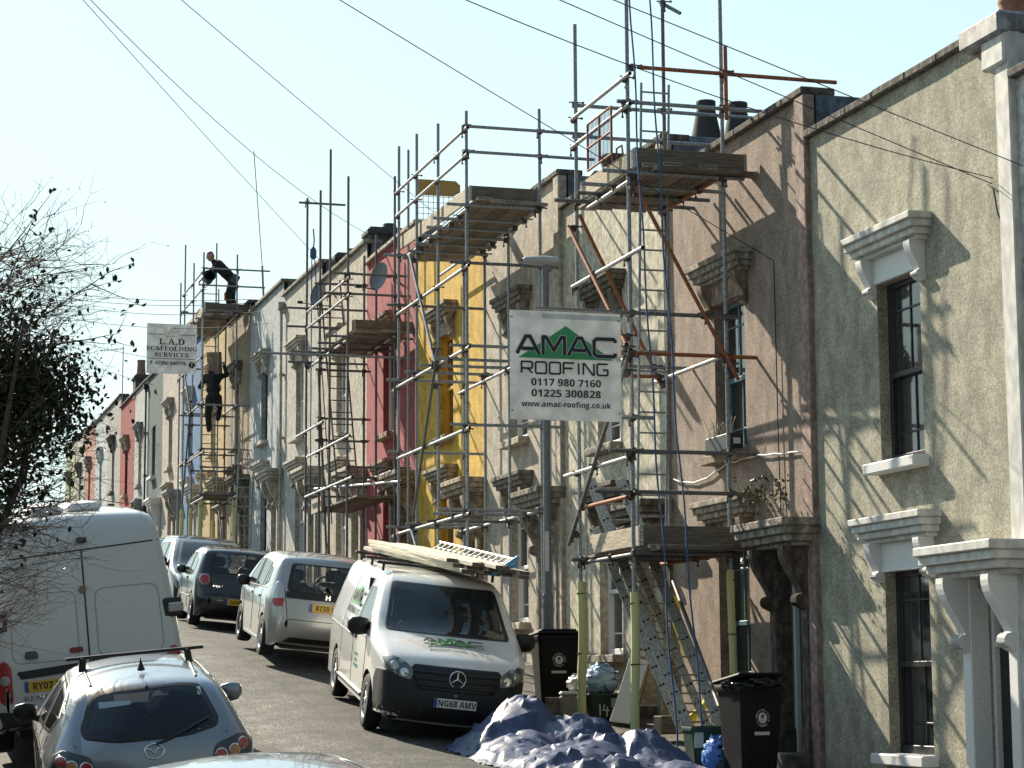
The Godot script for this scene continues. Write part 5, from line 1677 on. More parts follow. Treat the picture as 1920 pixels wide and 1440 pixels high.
	ws = rounded(vv([-0.66, 1.0, 0.66, 1.0, 0.54, 1.42, -0.54, 1.42]), 0.06)
	var s1 := rounded(vv([1.22, 0.96, 2.1, 0.96, 2.12, 1.4, 1.85, 1.4]), 0.05)
	var s2 := rounded(vv([2.2, 0.96, 2.86, 0.98, 2.98, 1.38, 2.2, 1.41]), 0.05)
	var s3 := rounded(vv([2.96, 1.0, 3.3, 1.08, 3.22, 1.3, 3.06, 1.36]), 0.05)
	b.hole_end = [[shrink(rw, 0.93), 3.3, 4.0], [shrink(ws, 0.94), 0.6, 1.9]]
	b.hole_side = [shrink(s1, 0.9), shrink(s2, 0.88), shrink(s3, 0.8)]
	build_body(b, silver)
	glazing(b, "rear", rw, 0.9, "rear_window", clear); glazing(b, "front", ws, 0.92, "windscreen", clear)
	for a in ["right", "left"]:
		glazing(b, a, s1, 0.88, "door_window", clear); glazing(b, a, s2, 0.86, "rear_door_window", clear); glazing(b, a, s3, 0.76, "quarter_window", clear)
		seam(b, a, vv([1.1, 0.9, 1.15, 0.3])); seam(b, a, vv([2.15, 1.42, 2.16, 0.9, 2.12, 0.3])); seam(b, a, vv([3.0, 0.96, 2.98, 0.66, 2.9, 0.5]))
		for z in [1.95, 2.8]: patch(b, "door_handle", a, rounded(vv([z - 0.09, 0.82, z + 0.08, 0.83, z + 0.08, 0.87, z - 0.09, 0.86]), 0.02), 0.02, silver)
		seam(b, a, vv([1.3, 0.24, 2.9, 0.24]), M.chrome, 0.012, "sill_strip")
		seam(b, a, vv([1.25, 0.945, 3.3, 1.0]), M.black, 0.008, "window_trim")
	patch(b, "tailgate_panel", "rear", rounded(vv([-0.6, 0.9, 0.6, 0.9, 0.6, 1.0, -0.6, 1.0]), 0.03), 0.008, M.black)
	seam(b, "rear", vv([-0.62, 1.0, -0.56, 0.6, 0.56, 0.6, 0.62, 1.0]), null, 0.006)
	seam(b, "rear", vv([-0.78, 0.6, -0.56, 0.58]), null, 0.004); seam(b, "rear", vv([0.78, 0.6, 0.56, 0.58]), null, 0.004)
	patch(b, "lower_bumper", "rear", rounded(vv([-0.6, 0.26, 0.6, 0.26, 0.5, 0.34, -0.5, 0.34]), 0.02), 0.006, M.black)
	for s in [-1.0, 1.0]:
		var tl := rounded(vv([0.62, 0.78, 0.76, 0.76, 0.80, 0.9, 0.74, 1.12, 0.66, 1.12, 0.62, 0.92]), 0.04)
		if s < 0: tl = mirrored(tl)
		var q := patch(b, "tail_light", "rear", tl, 0.014, lamp_clear, 0.0, null, 0.04)
		var rl := rounded(vv([0.63, 0.79, 0.765, 0.77, 0.79, 0.87, 0.63, 0.9]), 0.03)
		if s < 0: rl = mirrored(rl)
		patch(b, "brake_lens", "rear", rl, 0.019, red, 0.0, q, 0.04)
		mirror(b, s * 0.8, 0.98, 1.28, M.black, 0.95)
	plate(b, 0.0, 0.79, hit(b, "rear", Vector2(0, 0.79)).z + 0.012, 0.14, "BT59 OJR", true)
	var em := MB.new()
	em.text("H", bold, 0.07, Transform3D(Basis().scaled(Vector3(1.3, 1, 1)), Vector3(0, 0.95, hit(b, "rear", Vector2(0, 0.95)).z + 0.016)), 0.006)
	obj("emblem", em, M.chrome, b.root)
	var ae := MB.new()
	ae.tube([Vector3(0, 1.54, 3.2), Vector3(0, 1.72, 3.3)], 0.006, 5)
	obj("aerial", ae, M.black, b.root)
	for s in [-1.0, 1.0]:
		wheel(b, s * 0.745, 0.8, 0.3, 5, lamp_dark, 0.0); wheel(b, s * 0.745, 3.3, 0.3, 5, steel)
	seats(b, [1.9, 2.75], 0.55, 0.55, 1.12, 0.98, mat(Color(0.04, 0.04, 0.04), 0.9))

	# dark small hatchback beyond
	var navy := paint(Color(0.03, 0.032, 0.038), 0.5, 0.3)
	b = new_car("dark_hatchback", "dark navy hatchback with round red tail lights, uphill of the silver one", "car", V(4.22, 1.09, 40.4), Vector3(-0.775, 0, 3.3), 0.08, -0.04, -0.09)
	b.L = 3.92; b.W = 0.825; b.belt = 0.9; b.tumble = 0.26; b.zf = 0.8; b.cf = 0.16; b.zr = 0.5; b.cr = 0.12; b.sill = 0.2; b.wheels = [0.82, 3.28]; b.arch = 0.335; b.axle = 0.3
	b.prof = [[0.2, 0.18, 0.1, 0.02], [0.02, 0.28, 0.2, 0.07], [0.0, 0.5, 0.22, 0.09], [0.08, 0.7, 0.18, 0.07], [0.5, 0.86, 0.14, 0.04], [1.05, 0.97, 0.12, 0.04], [1.45, 1.22, 0.1, 0.05], [1.85, 1.41, 0.1, 0.04], [2.3, 1.47, 0.12, 0.02], [3.0, 1.46, 0.12, 0.02], [3.45, 1.42, 0.1, 0.03], [3.55, 1.36, 0.1, 0.05], [3.74, 1.05, 0.12, 0.06], [3.8, 0.92, 0.16, 0.07], [3.86, 0.66, 0.18, 0.08], [3.92, 0.55, 0.2, 0.08], [3.9, 0.36, 0.18, 0.07], [3.8, 0.24, 0.12, 0.03]]
	rw = rounded(vv([-0.61, 1.0, 0.61, 1.0, 0.53, 1.38, -0.53, 1.38]), 0.06)
	ws = rounded(vv([-0.64, 1.0, 0.64, 1.0, 0.53, 1.38, -0.53, 1.38]), 0.06)
	s1 = rounded(vv([1.42, 0.95, 2.3, 0.95, 2.3, 1.36, 1.95, 1.36]), 0.05)
	s2 = rounded(vv([2.4, 0.95, 3.2, 0.99, 3.16, 1.2, 3.0, 1.34, 2.4, 1.37]), 0.05)
	b.hole_end = [[shrink(rw, 0.93), 3.3, 4.0], [shrink(ws, 0.94), 0.8, 2.0]]
	b.hole_side = [shrink(s1, 0.88), shrink(s2, 0.88)]
	build_body(b, navy)
	glazing(b, "rear", rw, 0.9, "rear_window", clear); glazing(b, "front", ws, 0.92, "windscreen", clear)
	for a in ["right", "left"]:
		glazing(b, a, s1, 0.86, "door_window", clear); glazing(b, a, s2, 0.86, "side_window", clear)
		seam(b, a, vv([1.2, 0.9, 1.25, 0.3])); seam(b, a, vv([2.4, 1.38, 2.42, 0.9, 2.4, 0.3]))
		seam(b, a, vv([1.2, 0.52, 2.9, 0.52]), navy, 0.02, "rubbing_strip")
		patch(b, "door_handle", a, rounded(vv([2.15, 0.82, 2.32, 0.83, 2.32, 0.87, 2.15, 0.86]), 0.02), 0.02, navy)
	for s in [-1.0, 1.0]:
		var ho := rounded(vv([0.54, 0.74, 0.76, 0.72, 0.77, 0.96, 0.56, 0.98]), 0.06)
		if s < 0: ho = mirrored(ho)
		var q := patch(b, "tail_light", "rear", ho, 0.01, lamp_dark, 0.0, null, 0.05)
		lens(b, "light_ring", "rear", s * 0.66, 0.87, 0.098, 0.016, lamp_clear, q)
		lens(b, "round_lens", "rear", s * 0.66, 0.87, 0.085, 0.022, red, q)
		mirror(b, s * 0.78, 0.98, 1.5, navy, 0.9)
	plate(b, 0.0, 0.5, hit(b, "rear", Vector2(0, 0.5)).z + 0.012, 0.0, "SA08 KDV", true)
	var vw := MB.new()
	p = []
	for i in 19: p.append(Vector3(cos(TAU * i / 18) * 0.055, 0.9 + sin(TAU * i / 18) * 0.055, hit(b, "rear", Vector2(0, 0.9)).z + 0.012))
	vw.tube(p, 0.006, 5, false)
	for q in [[-0.035, 0.045, -0.012, -0.045], [-0.012, -0.045, 0.0, 0.0], [0.0, 0.0, 0.012, -0.045], [0.012, -0.045, 0.035, 0.045], [-0.015, 0.05, 0.0, 0.012], [0.0, 0.012, 0.015, 0.05]]:
		vw.tube([Vector3(q[0], 0.9 + q[1], p[0].z), Vector3(q[2], 0.9 + q[3], p[0].z)], 0.005, 4)
	obj("emblem", vw, M.chrome, b.root)
	var po := MB.new()
	po.text("POLO", bold, 0.035, Transform3D(Basis().scaled(Vector3(1.7, 1, 1)), Vector3(-0.4, 0.76, hit(b, "rear", Vector2(-0.4, 0.76)).z + 0.008)))
	obj("model_letters", po, M.chrome, b.root)
	seam(b, "rear", vv([-0.55, 1.0, -0.52, 0.62, 0.52, 0.62, 0.55, 1.0]), null, 0.006)
	seam(b, "rear", vv([-0.74, 0.6, 0.74, 0.6]), null, 0.005)
	var ae2 := MB.new()
	ae2.tube([Vector3(0, 1.47, 3.25), Vector3(0, 1.6, 3.33)], 0.008, 5)
	obj("aerial", ae2, M.black, b.root)
	for s in [-1.0, 1.0]:
		for z in b.wheels: wheel(b, s * 0.725, z, 0.3, 6, steel)
	seats(b, [2.0, 2.85], 0.55, 0.55, 1.3, 0.98, mat(Color(0.06, 0.06, 0.06), 0.9))

	# people carrier facing downhill, past the dark hatchback
	var black := paint(Color(0.02, 0.022, 0.027), 0.4, 0.25)
	b = new_car("people_carrier", "black people carrier facing downhill, beyond the dark navy hatchback", "car", V(3.9, 1.46, 46.2), Vector3(0.83, 0, 0.9), 0.085, PI - 0.02, -0.08)
	b.L = 4.5; b.W = 0.89; b.belt = 0.95; b.tumble = 0.24; b.zf = 0.9; b.cf = 0.17; b.zr = 0.5; b.cr = 0.1; b.sill = 0.22; b.wheels = [0.9, 3.6]; b.arch = 0.35; b.axle = 0.32
	b.prof = [[0.2, 0.2, 0.1, 0.02], [0.02, 0.3, 0.22, 0.08], [0.0, 0.55, 0.24, 0.1], [0.1, 0.76, 0.2, 0.08], [0.5, 0.95, 0.15, 0.05], [1.0, 1.08, 0.12, 0.05], [1.5, 1.38, 0.1, 0.06], [2.0, 1.6, 0.1, 0.04], [2.5, 1.66, 0.12, 0.02], [3.5, 1.66, 0.12, 0.02], [4.2, 1.6, 0.12, 0.03], [4.42, 1.2, 0.12, 0.05], [4.48, 0.95, 0.14, 0.06], [4.5, 0.5, 0.18, 0.06], [4.4, 0.25, 0.12, 0.03]]
	ws = rounded(vv([-0.7, 1.08, 0.7, 1.08, 0.58, 1.56, -0.58, 1.56]), 0.07)
	s1 = rounded(vv([1.5, 1.04, 2.4, 1.04, 2.4, 1.52, 2.1, 1.53]), 0.05)
	s2 = rounded(vv([2.5, 1.04, 3.9, 1.06, 3.8, 1.48, 2.5, 1.53]), 0.05)
	b.hole_end = [[shrink(ws, 0.94), 0.7, 2.2]]
	b.hole_side = [shrink(s1, 0.88), shrink(s2, 0.9)]
	build_body(b, black)
	glazing(b, "front", ws, 0.92, "windscreen", glass)
	for a in ["right", "left"]:
		glazing(b, a, s1, 0.86, "door_window", glass); glazing(b, a, s2, 0.86, "rear_side_window", glass)
		seam(b, a, vv([2.1, 1.62, 3.9, 1.6]), M.galv, 0.018, "roof_rail", 0.0)
	for s in [-1.0, 1.0]:
		var hl := rounded(vv([0.46, 0.7, 0.74, 0.72, 0.78, 0.9, 0.5, 0.82]), 0.05)
		if s < 0: hl = mirrored(hl)
		patch(b, "headlight", "front", hl, 0.012, lamp_clear, 0.0, null, 0.05)
		mirror(b, s * 0.86, 1.1, 1.55, M.plastic, 1.1)
		for z in b.wheels: wheel(b, s * 0.78, z, 0.32, 6, steel)
	patch(b, "grille", "front", rounded(vv([-0.4, 0.6, 0.4, 0.6, 0.44, 0.74, -0.44, 0.74]), 0.04), 0.01, M.black)
	plate(b, 0, 0.46, hit(b, "front", Vector2(0, 0.46)).z - 0.015, 0.0, "WR56 FHN", false, true)
	seats(b, [2.1, 3.0], 0.65, 0.6, 1.4, 1.08, M.black)

	# blue car furthest up
	var blue := paint(Color(0.10, 0.16, 0.26), 0.5, 0.25)
	b = new_car("blue_car", "blue car furthest up the hill, its roof and rear window showing", "car", V(3.85, 1.98, 52.6), Vector3(-0.775, 0, 3.3), 0.075, 0.0, -0.07)
	b.L = 4.2; b.W = 0.87; b.belt = 0.92; b.tumble = 0.25; b.zf = 0.8; b.cf = 0.16; b.zr = 0.5; b.cr = 0.12; b.sill = 0.2; b.wheels = [0.85, 3.4]; b.arch = 0.34; b.axle = 0.31
	b.prof = [[0.2, 0.18, 0.1, 0.02], [0.02, 0.28, 0.2, 0.07], [0.0, 0.5, 0.22, 0.09], [0.08, 0.7, 0.18, 0.07], [0.5, 0.9, 0.14, 0.04], [1.1, 1.0, 0.12, 0.04], [1.55, 1.28, 0.1, 0.05], [2.0, 1.48, 0.1, 0.04], [2.5, 1.54, 0.12, 0.02], [3.2, 1.53, 0.12, 0.02], [3.75, 1.47, 0.1, 0.03], [4.02, 1.08, 0.12, 0.06], [4.1, 0.92, 0.16, 0.07], [4.2, 0.55, 0.2, 0.08], [4.1, 0.24, 0.12, 0.03]]
	rw = rounded(vv([-0.62, 1.02, 0.62, 1.02, 0.54, 1.42, -0.54, 1.42]), 0.07)
	b.hole_end = [[shrink(rw, 0.93), 3.5, 4.3]]
	b.hole_side = []
	build_body(b, blue)
	glazing(b, "rear", rw, 0.9, "rear_window", tint)
	for a in ["right", "left"]: glazing(b, a, rounded(vv([1.6, 1.0, 3.4, 1.02, 3.3, 1.36, 2.1, 1.4]), 0.06), 0.9, "side_window", tint)
	for s in [-1.0, 1.0]:
		for z in b.wheels: wheel(b, s * 0.77, z, 0.31, 6, steel)
		lens(b, "tail_light", "rear", s * 0.68, 0.88, 0.09, 0.012, red)

	# tall white van, rear towards us
	b = new_car("tall_white_van", "tall dirty white panel van with its rear doors shut, left kerb", "van", V(6.65, -0.62, 23.3), Vector3(0.96, 0, 5.36), 0.105, 0.0, 0.1)
	var dirty := paint(Color(0.60, 0.61, 0.60), 0.0, 0.45)
	b.L = 5.4; b.W = 0.995; b.belt = 1.0; b.tumble = 0.1; b.zf = 1.2; b.cf = 0.12; b.zr = 0.35; b.cr = 0.035; b.sill = 0.32; b.wheels = [0.85, 4.4]; b.arch = 0.38; b.axle = 0.34
	b.prof = [[0.2, 0.25, 0.1, 0.02], [0.02, 0.35, 0.2, 0.07], [0.0, 0.7, 0.2, 0.08], [0.1, 1.0, 0.16, 0.06], [0.8, 1.3, 0.14, 0.05], [1.5, 1.95, 0.12, 0.06], [2.0, 2.38, 0.14, 0.04], [2.4, 2.46, 0.14, 0.03], [3.6, 2.49, 0.14, 0.03], [4.9, 2.48, 0.14, 0.03], [5.1, 2.46, 0.14, 0.03], [5.21, 2.3, 0.13, 0.02], [5.26, 2.05, 0.12, 0.02], [5.32, 1.6, 0.12, 0.02], [5.37, 1.1, 0.12, 0.02], [5.4, 0.75, 0.12, 0.02], [5.4, 0.5, 0.1, 0.02], [5.36, 0.34, 0.08, 0.02]]
	build_body(b, dirty)
	var rub := mat(Color(0.03, 0.032, 0.035), 0.7)
	seam(b, "rear", vv([0.0, 2.13, 0.0, 0.55]), rub, 0.009, "door_gap")
	seam(b, "rear", vv([-0.9, 2.08, 0, 2.13, 0.9, 2.17]), rub, 0.008, "roof_gap")
	for s in [-1.0, 1.0]:
		var pn := []
		for q in rounded(vv([0.1, 1.02, 0.78, 1.02, 0.76, 1.72, 0.1, 1.72]), 0.1): pn.append(Vector2(q.x * s, q.y))
		pn.append(pn[0])
		seam(b, "rear", pn, mat(Color(0.4, 0.41, 0.42), 0.5), 0.006, "pressed_panel_edge")
		var tl := rounded(vv([0.80, 0.62, 0.93, 0.62, 0.95, 1.0, 0.88, 1.08, 0.80, 1.0]), 0.05)
		if s < 0: tl = mirrored(tl)
		var q := patch(b, "tail_light", "rear", tl, 0.02, red, 0.0, null, 0.06)
		lens(b, "reversing_lens", "rear", s * 0.87, 0.86, 0.05, 0.026, lamp_clear, q)
		var hg := MB.new()
		hg.box(Vector3(s * 0.90, 1.45, hit(b, "rear", Vector2(s * 0.88, 1.45)).z + 0.01), Vector3(0.2, 0.2, 0.06), Basis(), 0.02)
		var ho := obj("hinge_mount", hg, rub, b.root)
		obj("hinge", bxm(Vector3(s * 0.93, 1.45, hit(b, "rear", Vector2(s * 0.88, 1.45)).z + 0.045), Vector3(0.16, 0.1, 0.03), 0.012), lamp_clear, ho)
		lens(b, "rubber_stop", "rear", s * 0.72, 0.92, 0.022, 0.02, rub)
		for z in b.wheels: wheel(b, s * 0.87, z, 0.34, 8, steel)
	lens(b, "door_lock", "rear", -0.02, 1.72, 0.04, 0.025, mat(Color(0.2, 0.17, 0.11), 0.7))
	patch(b, "high_lamp", "rear", rounded(vv([-0.04, 2.2, 0.06, 2.2, 0.06, 2.26, -0.04, 2.26]), 0.01), 0.04, rub)
	patch(b, "plate_trim", "rear", rounded(vv([-0.72, 0.86, -0.06, 0.9, -0.06, 0.98, -0.72, 0.94]), 0.03), 0.02, rub)
	patch(b, "door_handle", "rear", rounded(vv([0.02, 0.92, 0.2, 0.93, 0.2, 1.02, 0.02, 1.01]), 0.02), 0.025, rub)
	patch(b, "marker_light", "rear", rounded(vv([-0.2, 1.08, -0.06, 1.085, -0.06, 1.14, -0.2, 1.135]), 0.025), 0.012, mat(Color(0.22, 0.03, 0.03), 0.3))
	patch(b, "reflector", "rear", rounded(vv([-0.66, 1.06, -0.52, 1.06, -0.53, 1.14, -0.65, 1.14]), 0.03), 0.03, lamp_dark)
	patch(b, "rear_bumper", "rear", rounded(vv([-0.97, 0.34, 0.97, 0.34, 0.97, 0.54, -0.97, 0.54]), 0.05), 0.05, rub)
	plate(b, -0.42, 0.78, hit(b, "rear", Vector2(-0.42, 0.8)).z + 0.012, 0.03, "RY07 RVK", true)
	var rn := MB.new()
	rn.text("RENAULT", bold, 0.05, Transform3D(Basis().scaled(Vector3(1.5, 1, 1)), Vector3(-0.47, 0.66, hit(b, "rear", Vector2(-0.47, 0.66)).z + 0.006)))
	obj("maker_letters", rn, M.galv, b.root)
	for k in 2:
		var vt := MB.new()
		vt.box(Vector3(-0.3 + k * 0.42, 2.54, 4.3 - k * 0.2), Vector3(0.36, 0.11, 1.2), Basis(), 0.045)
		obj("roof_vent", vt, M.white, b.root)

	# silver hatchback with a roof bar, rear towards us
	var bluesilver := paint(Color(0.25, 0.275, 0.31), 0.6, 0.34)
	b = new_car("silver_car", "blue silver hatchback with a black roof bar, behind the tall white van", "car", V(6.86, -1.27, 17.45), Vector3(0.86, 0, 4.38), 0.105, -0.05, 0.1, 0.955)
	b.L = 4.42; b.W = 0.8775; b.belt = 0.84; b.tumble = 0.48; b.zf = 0.9; b.cf = 0.16; b.zr = 0.7; b.cr = 0.13; b.sill = 0.2; b.wheels = [0.92, 3.56]; b.arch = 0.355; b.axle = 0.32
	b.prof = [[0.2, 0.18, 0.1, 0.02], [0.02, 0.28, 0.2, 0.07], [0.0, 0.5, 0.22, 0.09], [0.08, 0.68, 0.18, 0.07], [0.6, 0.86, 0.14, 0.04], [1.3, 0.98, 0.12, 0.04], [1.8, 1.25, 0.1, 0.05], [2.2, 1.42, 0.12, 0.04], [2.6, 1.47, 0.13, 0.03], [3.2, 1.46, 0.13, 0.03], [3.75, 1.40, 0.12, 0.04], [3.9, 1.37, 0.1, 0.06], [4.0, 1.31, 0.12, 0.10], [4.2, 1.08, 0.14, 0.13], [4.3, 0.96, 0.18, 0.14], [4.36, 0.88, 0.2, 0.13], [4.4, 0.66, 0.24, 0.12], [4.42, 0.5, 0.24, 0.11], [4.36, 0.32, 0.2, 0.08], [4.26, 0.24, 0.12, 0.03]]
	rw = rounded(vv([-0.55, 1.02, -0.3, 0.985, 0.3, 0.985, 0.55, 1.02, 0.57, 1.09, 0.46, 1.35, 0.28, 1.382, -0.28, 1.382, -0.46, 1.35, -0.57, 1.09]), 0.06)
	ws = rounded(vv([-0.64, 1.0, 0.64, 1.0, 0.48, 1.38, -0.48, 1.38]), 0.06)
	s1 = rounded(vv([1.75, 0.94, 2.6, 0.95, 2.6, 1.34, 2.3, 1.35]), 0.05)
	s2 = rounded(vv([2.7, 0.95, 3.5, 1.0, 3.8, 1.14, 3.45, 1.3, 2.7, 1.34]), 0.05)
	b.hole_end = [[shrink(rw, 0.93), 3.6, 4.5], [shrink(ws, 0.93), 1.0, 2.3]]
	b.hole_side = [shrink(s1, 0.88), shrink(s2, 0.86)]
	build_body(b, bluesilver)
	glazing(b, "rear", rw, 0.9, "rear_window", tint); glazing(b, "front", ws, 0.92, "windscreen", glass)
	for a in ["right", "left"]:
		glazing(b, a, s1, 0.86, "door_window", glass); glazing(b, a, s2, 0.84, "rear_door_window", glass)
		seam(b, a, vv([1.5, 0.92, 1.5, 0.3])); seam(b, a, vv([2.65, 1.36, 2.66, 0.9, 2.62, 0.3])); seam(b, a, vv([3.5, 0.98, 3.45, 0.7, 3.25, 0.5]))
		seam(b, a, vv([2.0, 1.38, 3.2, 1.36, 3.9, 1.2]), M.black, 0.008, "window_trim")
	for s in [-1.0, 1.0]:
		var tl := rounded(vv([0.46, 0.72, 0.68, 0.72, 0.83, 0.78, 0.82, 0.90, 0.72, 0.955, 0.51, 0.89]), 0.035)
		if s < 0: tl = mirrored(tl)
		var q := patch(b, "tail_light", "rear", tl, 0.012, lamp_dark, 0.0, null, 0.04)
		for e in [[0.55, 0.80, 0.055, red], [0.665, 0.825, 0.05, amber], [0.745, 0.865, 0.048, red]]:
			lens(b, "lamp_ring", "rear", s * e[0], e[1], e[2], 0.016, M.chrome, q)
			lens(b, "lamp_lens", "rear", s * e[0], e[1], e[2] * 0.86, 0.021, e[3], q)
		seam(b, "rear", vv([s * 0.62, 0.98, s * 0.56, 0.84, s * 0.5, 0.66, s * 0.48, 0.52]), null, 0.005)
		mirror(b, s * 0.84, 0.98, 1.75, M.black if s < 0 else bluesilver, 1.0)
		for z in b.wheels: wheel(b, s * 0.77, z, 0.32, 7, steel)
	seam(b, "rear", vv([-0.48, 0.52, 0.48, 0.52]), null, 0.005)
	var mz := MB.new()
	p = []
	for i in 25:
		var an := TAU * i / 24
		p.append(Vector3(cos(an) * 0.078, 0.9 + sin(an) * 0.058, 0))
	for i in p.size(): p[i].z = hit(b, "rear", Vector2(p[i].x, p[i].y)).z + 0.012
	mz.tube(p, 0.008, 6, false)
	var wz: float = p[0].z
	mz.tube([Vector3(-0.06, 0.923, wz), Vector3(-0.025, 0.915, wz + 0.004), Vector3(0, 0.88, wz + 0.006), Vector3(0.025, 0.915, wz + 0.004), Vector3(0.06, 0.923, wz)], 0.007, 6)
	obj("winged_emblem", mz, M.chrome, b.root)
	var ts := MB.new()
	ts.text("TS", bold, 0.035, Transform3D(Basis().scaled(Vector3(1.4, 1, 1)), Vector3(0.44, 0.72, hit(b, "rear", Vector2(0.44, 0.72)).z + 0.008)))
	obj("trim_letters", ts, M.chrome, b.root)
	seam(b, "rear", vv([0.02, 0.955, 0.18, 1.0, 0.48, 1.10]), M.black, 0.012, "rear_wiper", 0.02)
	patch(b, "washer_jet", "rear", rounded(vv([-0.012, 1.372, 0.012, 1.372, 0.012, 1.392, -0.012, 1.392]), 0.005), 0.02, M.black)
	patch(b, "window_sticker", "rear", rounded(vv([-0.4, 1.24, -0.14, 1.26, -0.14, 1.29, -0.4, 1.29]), 0.01), 0.003, mat(Color(0.3, 0.38, 0.42), 0.3))
	patch(b, "window_sticker", "rear", rounded(vv([0.42, 1.27, 0.455, 1.27, 0.455, 1.33, 0.42, 1.33]), 0.005), 0.003, mat(Color(0.6, 0.64, 0.66), 0.3))
	var bar := MB.new()
	bar.box(Vector3(0, 1.555, 3.0), Vector3(1.2, 0.028, 0.045), Basis(), 0.008)
	for s in [-0.46, 0.46]: bar.box(Vector3(s, 1.485, 3.0), Vector3(0.06, 0.15, 0.12), Basis(Vector3.BACK, s * 0.25), 0.02)
	obj("roof_bar", bar, M.plastic, b.root)
	for s in [-0.44, 0.44]: seam(b, "top", vv([s * 1.04, 2.3, s * 1.04, 3.0, s, 3.8]), M.black, 0.014, "roof_channel")
	var fin := MB.new()
	fin.lathe([Vector2(0.035, 0), Vector2(0.022, 0.03), Vector2(0.01, 0.07), Vector2(0.002, 0.11)], 8, Transform3D(Basis(Vector3.RIGHT, 0.3), Vector3(0, 1.475, 3.62)))
	obj("aerial", fin, M.black, b.root)
	seats(b, [2.3, 3.2], 0.55, 0.55, 1.6, 0.98, M.black)

	# only the roof of the nearest car shows
	b = new_car("nearest_car", "nearest car at the bottom edge, only its pale blue silver roof in view", "car", V(6.82, -2.03, 12.2), Vector3(0.82, 0, 3.6), 0.1, 0.0, 0.06)
	b.L = 4.2; b.W = 0.86; b.belt = 0.9; b.tumble = 0.28; b.zf = 0.9; b.cf = 0.16; b.zr = 0.6; b.cr = 0.12; b.sill = 0.2; b.wheels = [0.85, 3.4]; b.arch = 0.345; b.axle = 0.31
	b.prof = [[0.2, 0.18, 0.1, 0.02], [0.02, 0.28, 0.2, 0.07], [0.0, 0.5, 0.22, 0.09], [0.08, 0.7, 0.18, 0.07], [0.5, 0.9, 0.14, 0.04], [1.1, 1.0, 0.12, 0.04], [1.55, 1.28, 0.1, 0.05], [2.0, 1.47, 0.13, 0.04], [2.5, 1.53, 0.14, 0.035], [3.2, 1.52, 0.14, 0.035], [3.7, 1.46, 0.12, 0.04], [4.02, 1.08, 0.12, 0.06], [4.1, 0.92, 0.16, 0.07], [4.2, 0.55, 0.2, 0.08], [4.1, 0.24, 0.12, 0.03]]
	rw = rounded(vv([-0.6, 1.02, 0.6, 1.02, 0.52, 1.42, -0.52, 1.42]), 0.07)
	build_body(b, paint(Color(0.42, 0.45, 0.48), 0.6, 0.25))
	glazing(b, "rear", rw, 0.9, "rear_window", tint)
	for a in ["right", "left"]: glazing(b, a, rounded(vv([1.6, 1.0, 3.4, 1.02, 3.3, 1.36, 2.1, 1.4]), 0.06), 0.9, "side_window", tint)
	for s in [-1.0, 1.0]:
		for z in b.wheels: wheel(b, s * 0.76, z, 0.31, 6, steel)

# ---------- things on the pavement, wires, plants ----------
func crumple(p: Vector3, f: FastNoiseLite, amount: float) -> Vector3:
	return p + Vector3(f.get_noise_3d(p.x, p.y, p.z), f.get_noise_3d(p.y + 9, p.z, p.x), f.get_noise_3d(p.z, p.x + 5, p.y)) * amount

func bag(called: String, label: String, category: String, at: Vector3, size: Vector3, m: Material, seed_: int, pinch := 0.25) -> MeshInstance3D:
	var f := noise(FastNoiseLite.TYPE_SIMPLEX, 7.0, seed_, 3)
	f.fractal_type = FastNoiseLite.FRACTAL_RIDGED
	var g := MB.new()
	var rows := []
	for i in 22:
		var t := i / 21.0
		var row := []
		var r := pow(sin(PI * clampf(t * 0.9 + 0.08, 0, 1)), 0.5)
		if t > 0.75: r = lerpf(r, pinch, (t - 0.75) / 0.25)
		if t < 0.06: r *= t / 0.06
		for j in 30:
			var a := TAU * j / 30
			row.append(crumple(Vector3(cos(a) * r * 0.5, t, sin(a) * r * 0.5), f, 0.13) * size)
		rows.append(row)
	g.grid(rows, true, false)
	var o := obj(called, g, m)
	o.position = at
	tag(o, label, category)
	return o

func council_mark(t: Node3D, at: Vector3, r: float, m: Material) -> void:
	var g := MB.new()
	var s := "BRISTOL•CITY COUNCIL•"
	for i in s.length():
		var a := PI * 0.94 - TAU * i / s.length()
		if s[i] == " ": continue
		g.text(s[i], bold, r * 0.22, Transform3D(Basis(Vector3.BACK, a - PI / 2), at + Vector3(cos(a), sin(a), 0) * r * 0.86))
	g.lathe([Vector2(r * 0.6, 0), Vector2(r * 0.6, 0.002), Vector2(0, 0.002)], 20, Transform3D(Basis(Vector3.RIGHT, PI / 2), at))
	var o := obj("council_mark", g, m, t)
	var k := MB.new()
	k.prism(PackedVector2Array([Vector2(-0.3, 0.05), Vector2(-0.05, 0.42), Vector2(0.32, 0.3), Vector2(0.1, 0.16), Vector2(0.2, -0.1), Vector2(-0.02, -0.02)]), 0.003, 0.004, Transform3D(Basis().scaled(Vector3(r, r, 1)), at))
	for i in 3: k.box(at + Vector3(0, -r * (0.22 + 0.12 * i), 0.0035), Vector3(r * (0.8 - 0.18 * i), r * 0.03, 0.001))
	obj("ship_mark", k, M.plastic, o)

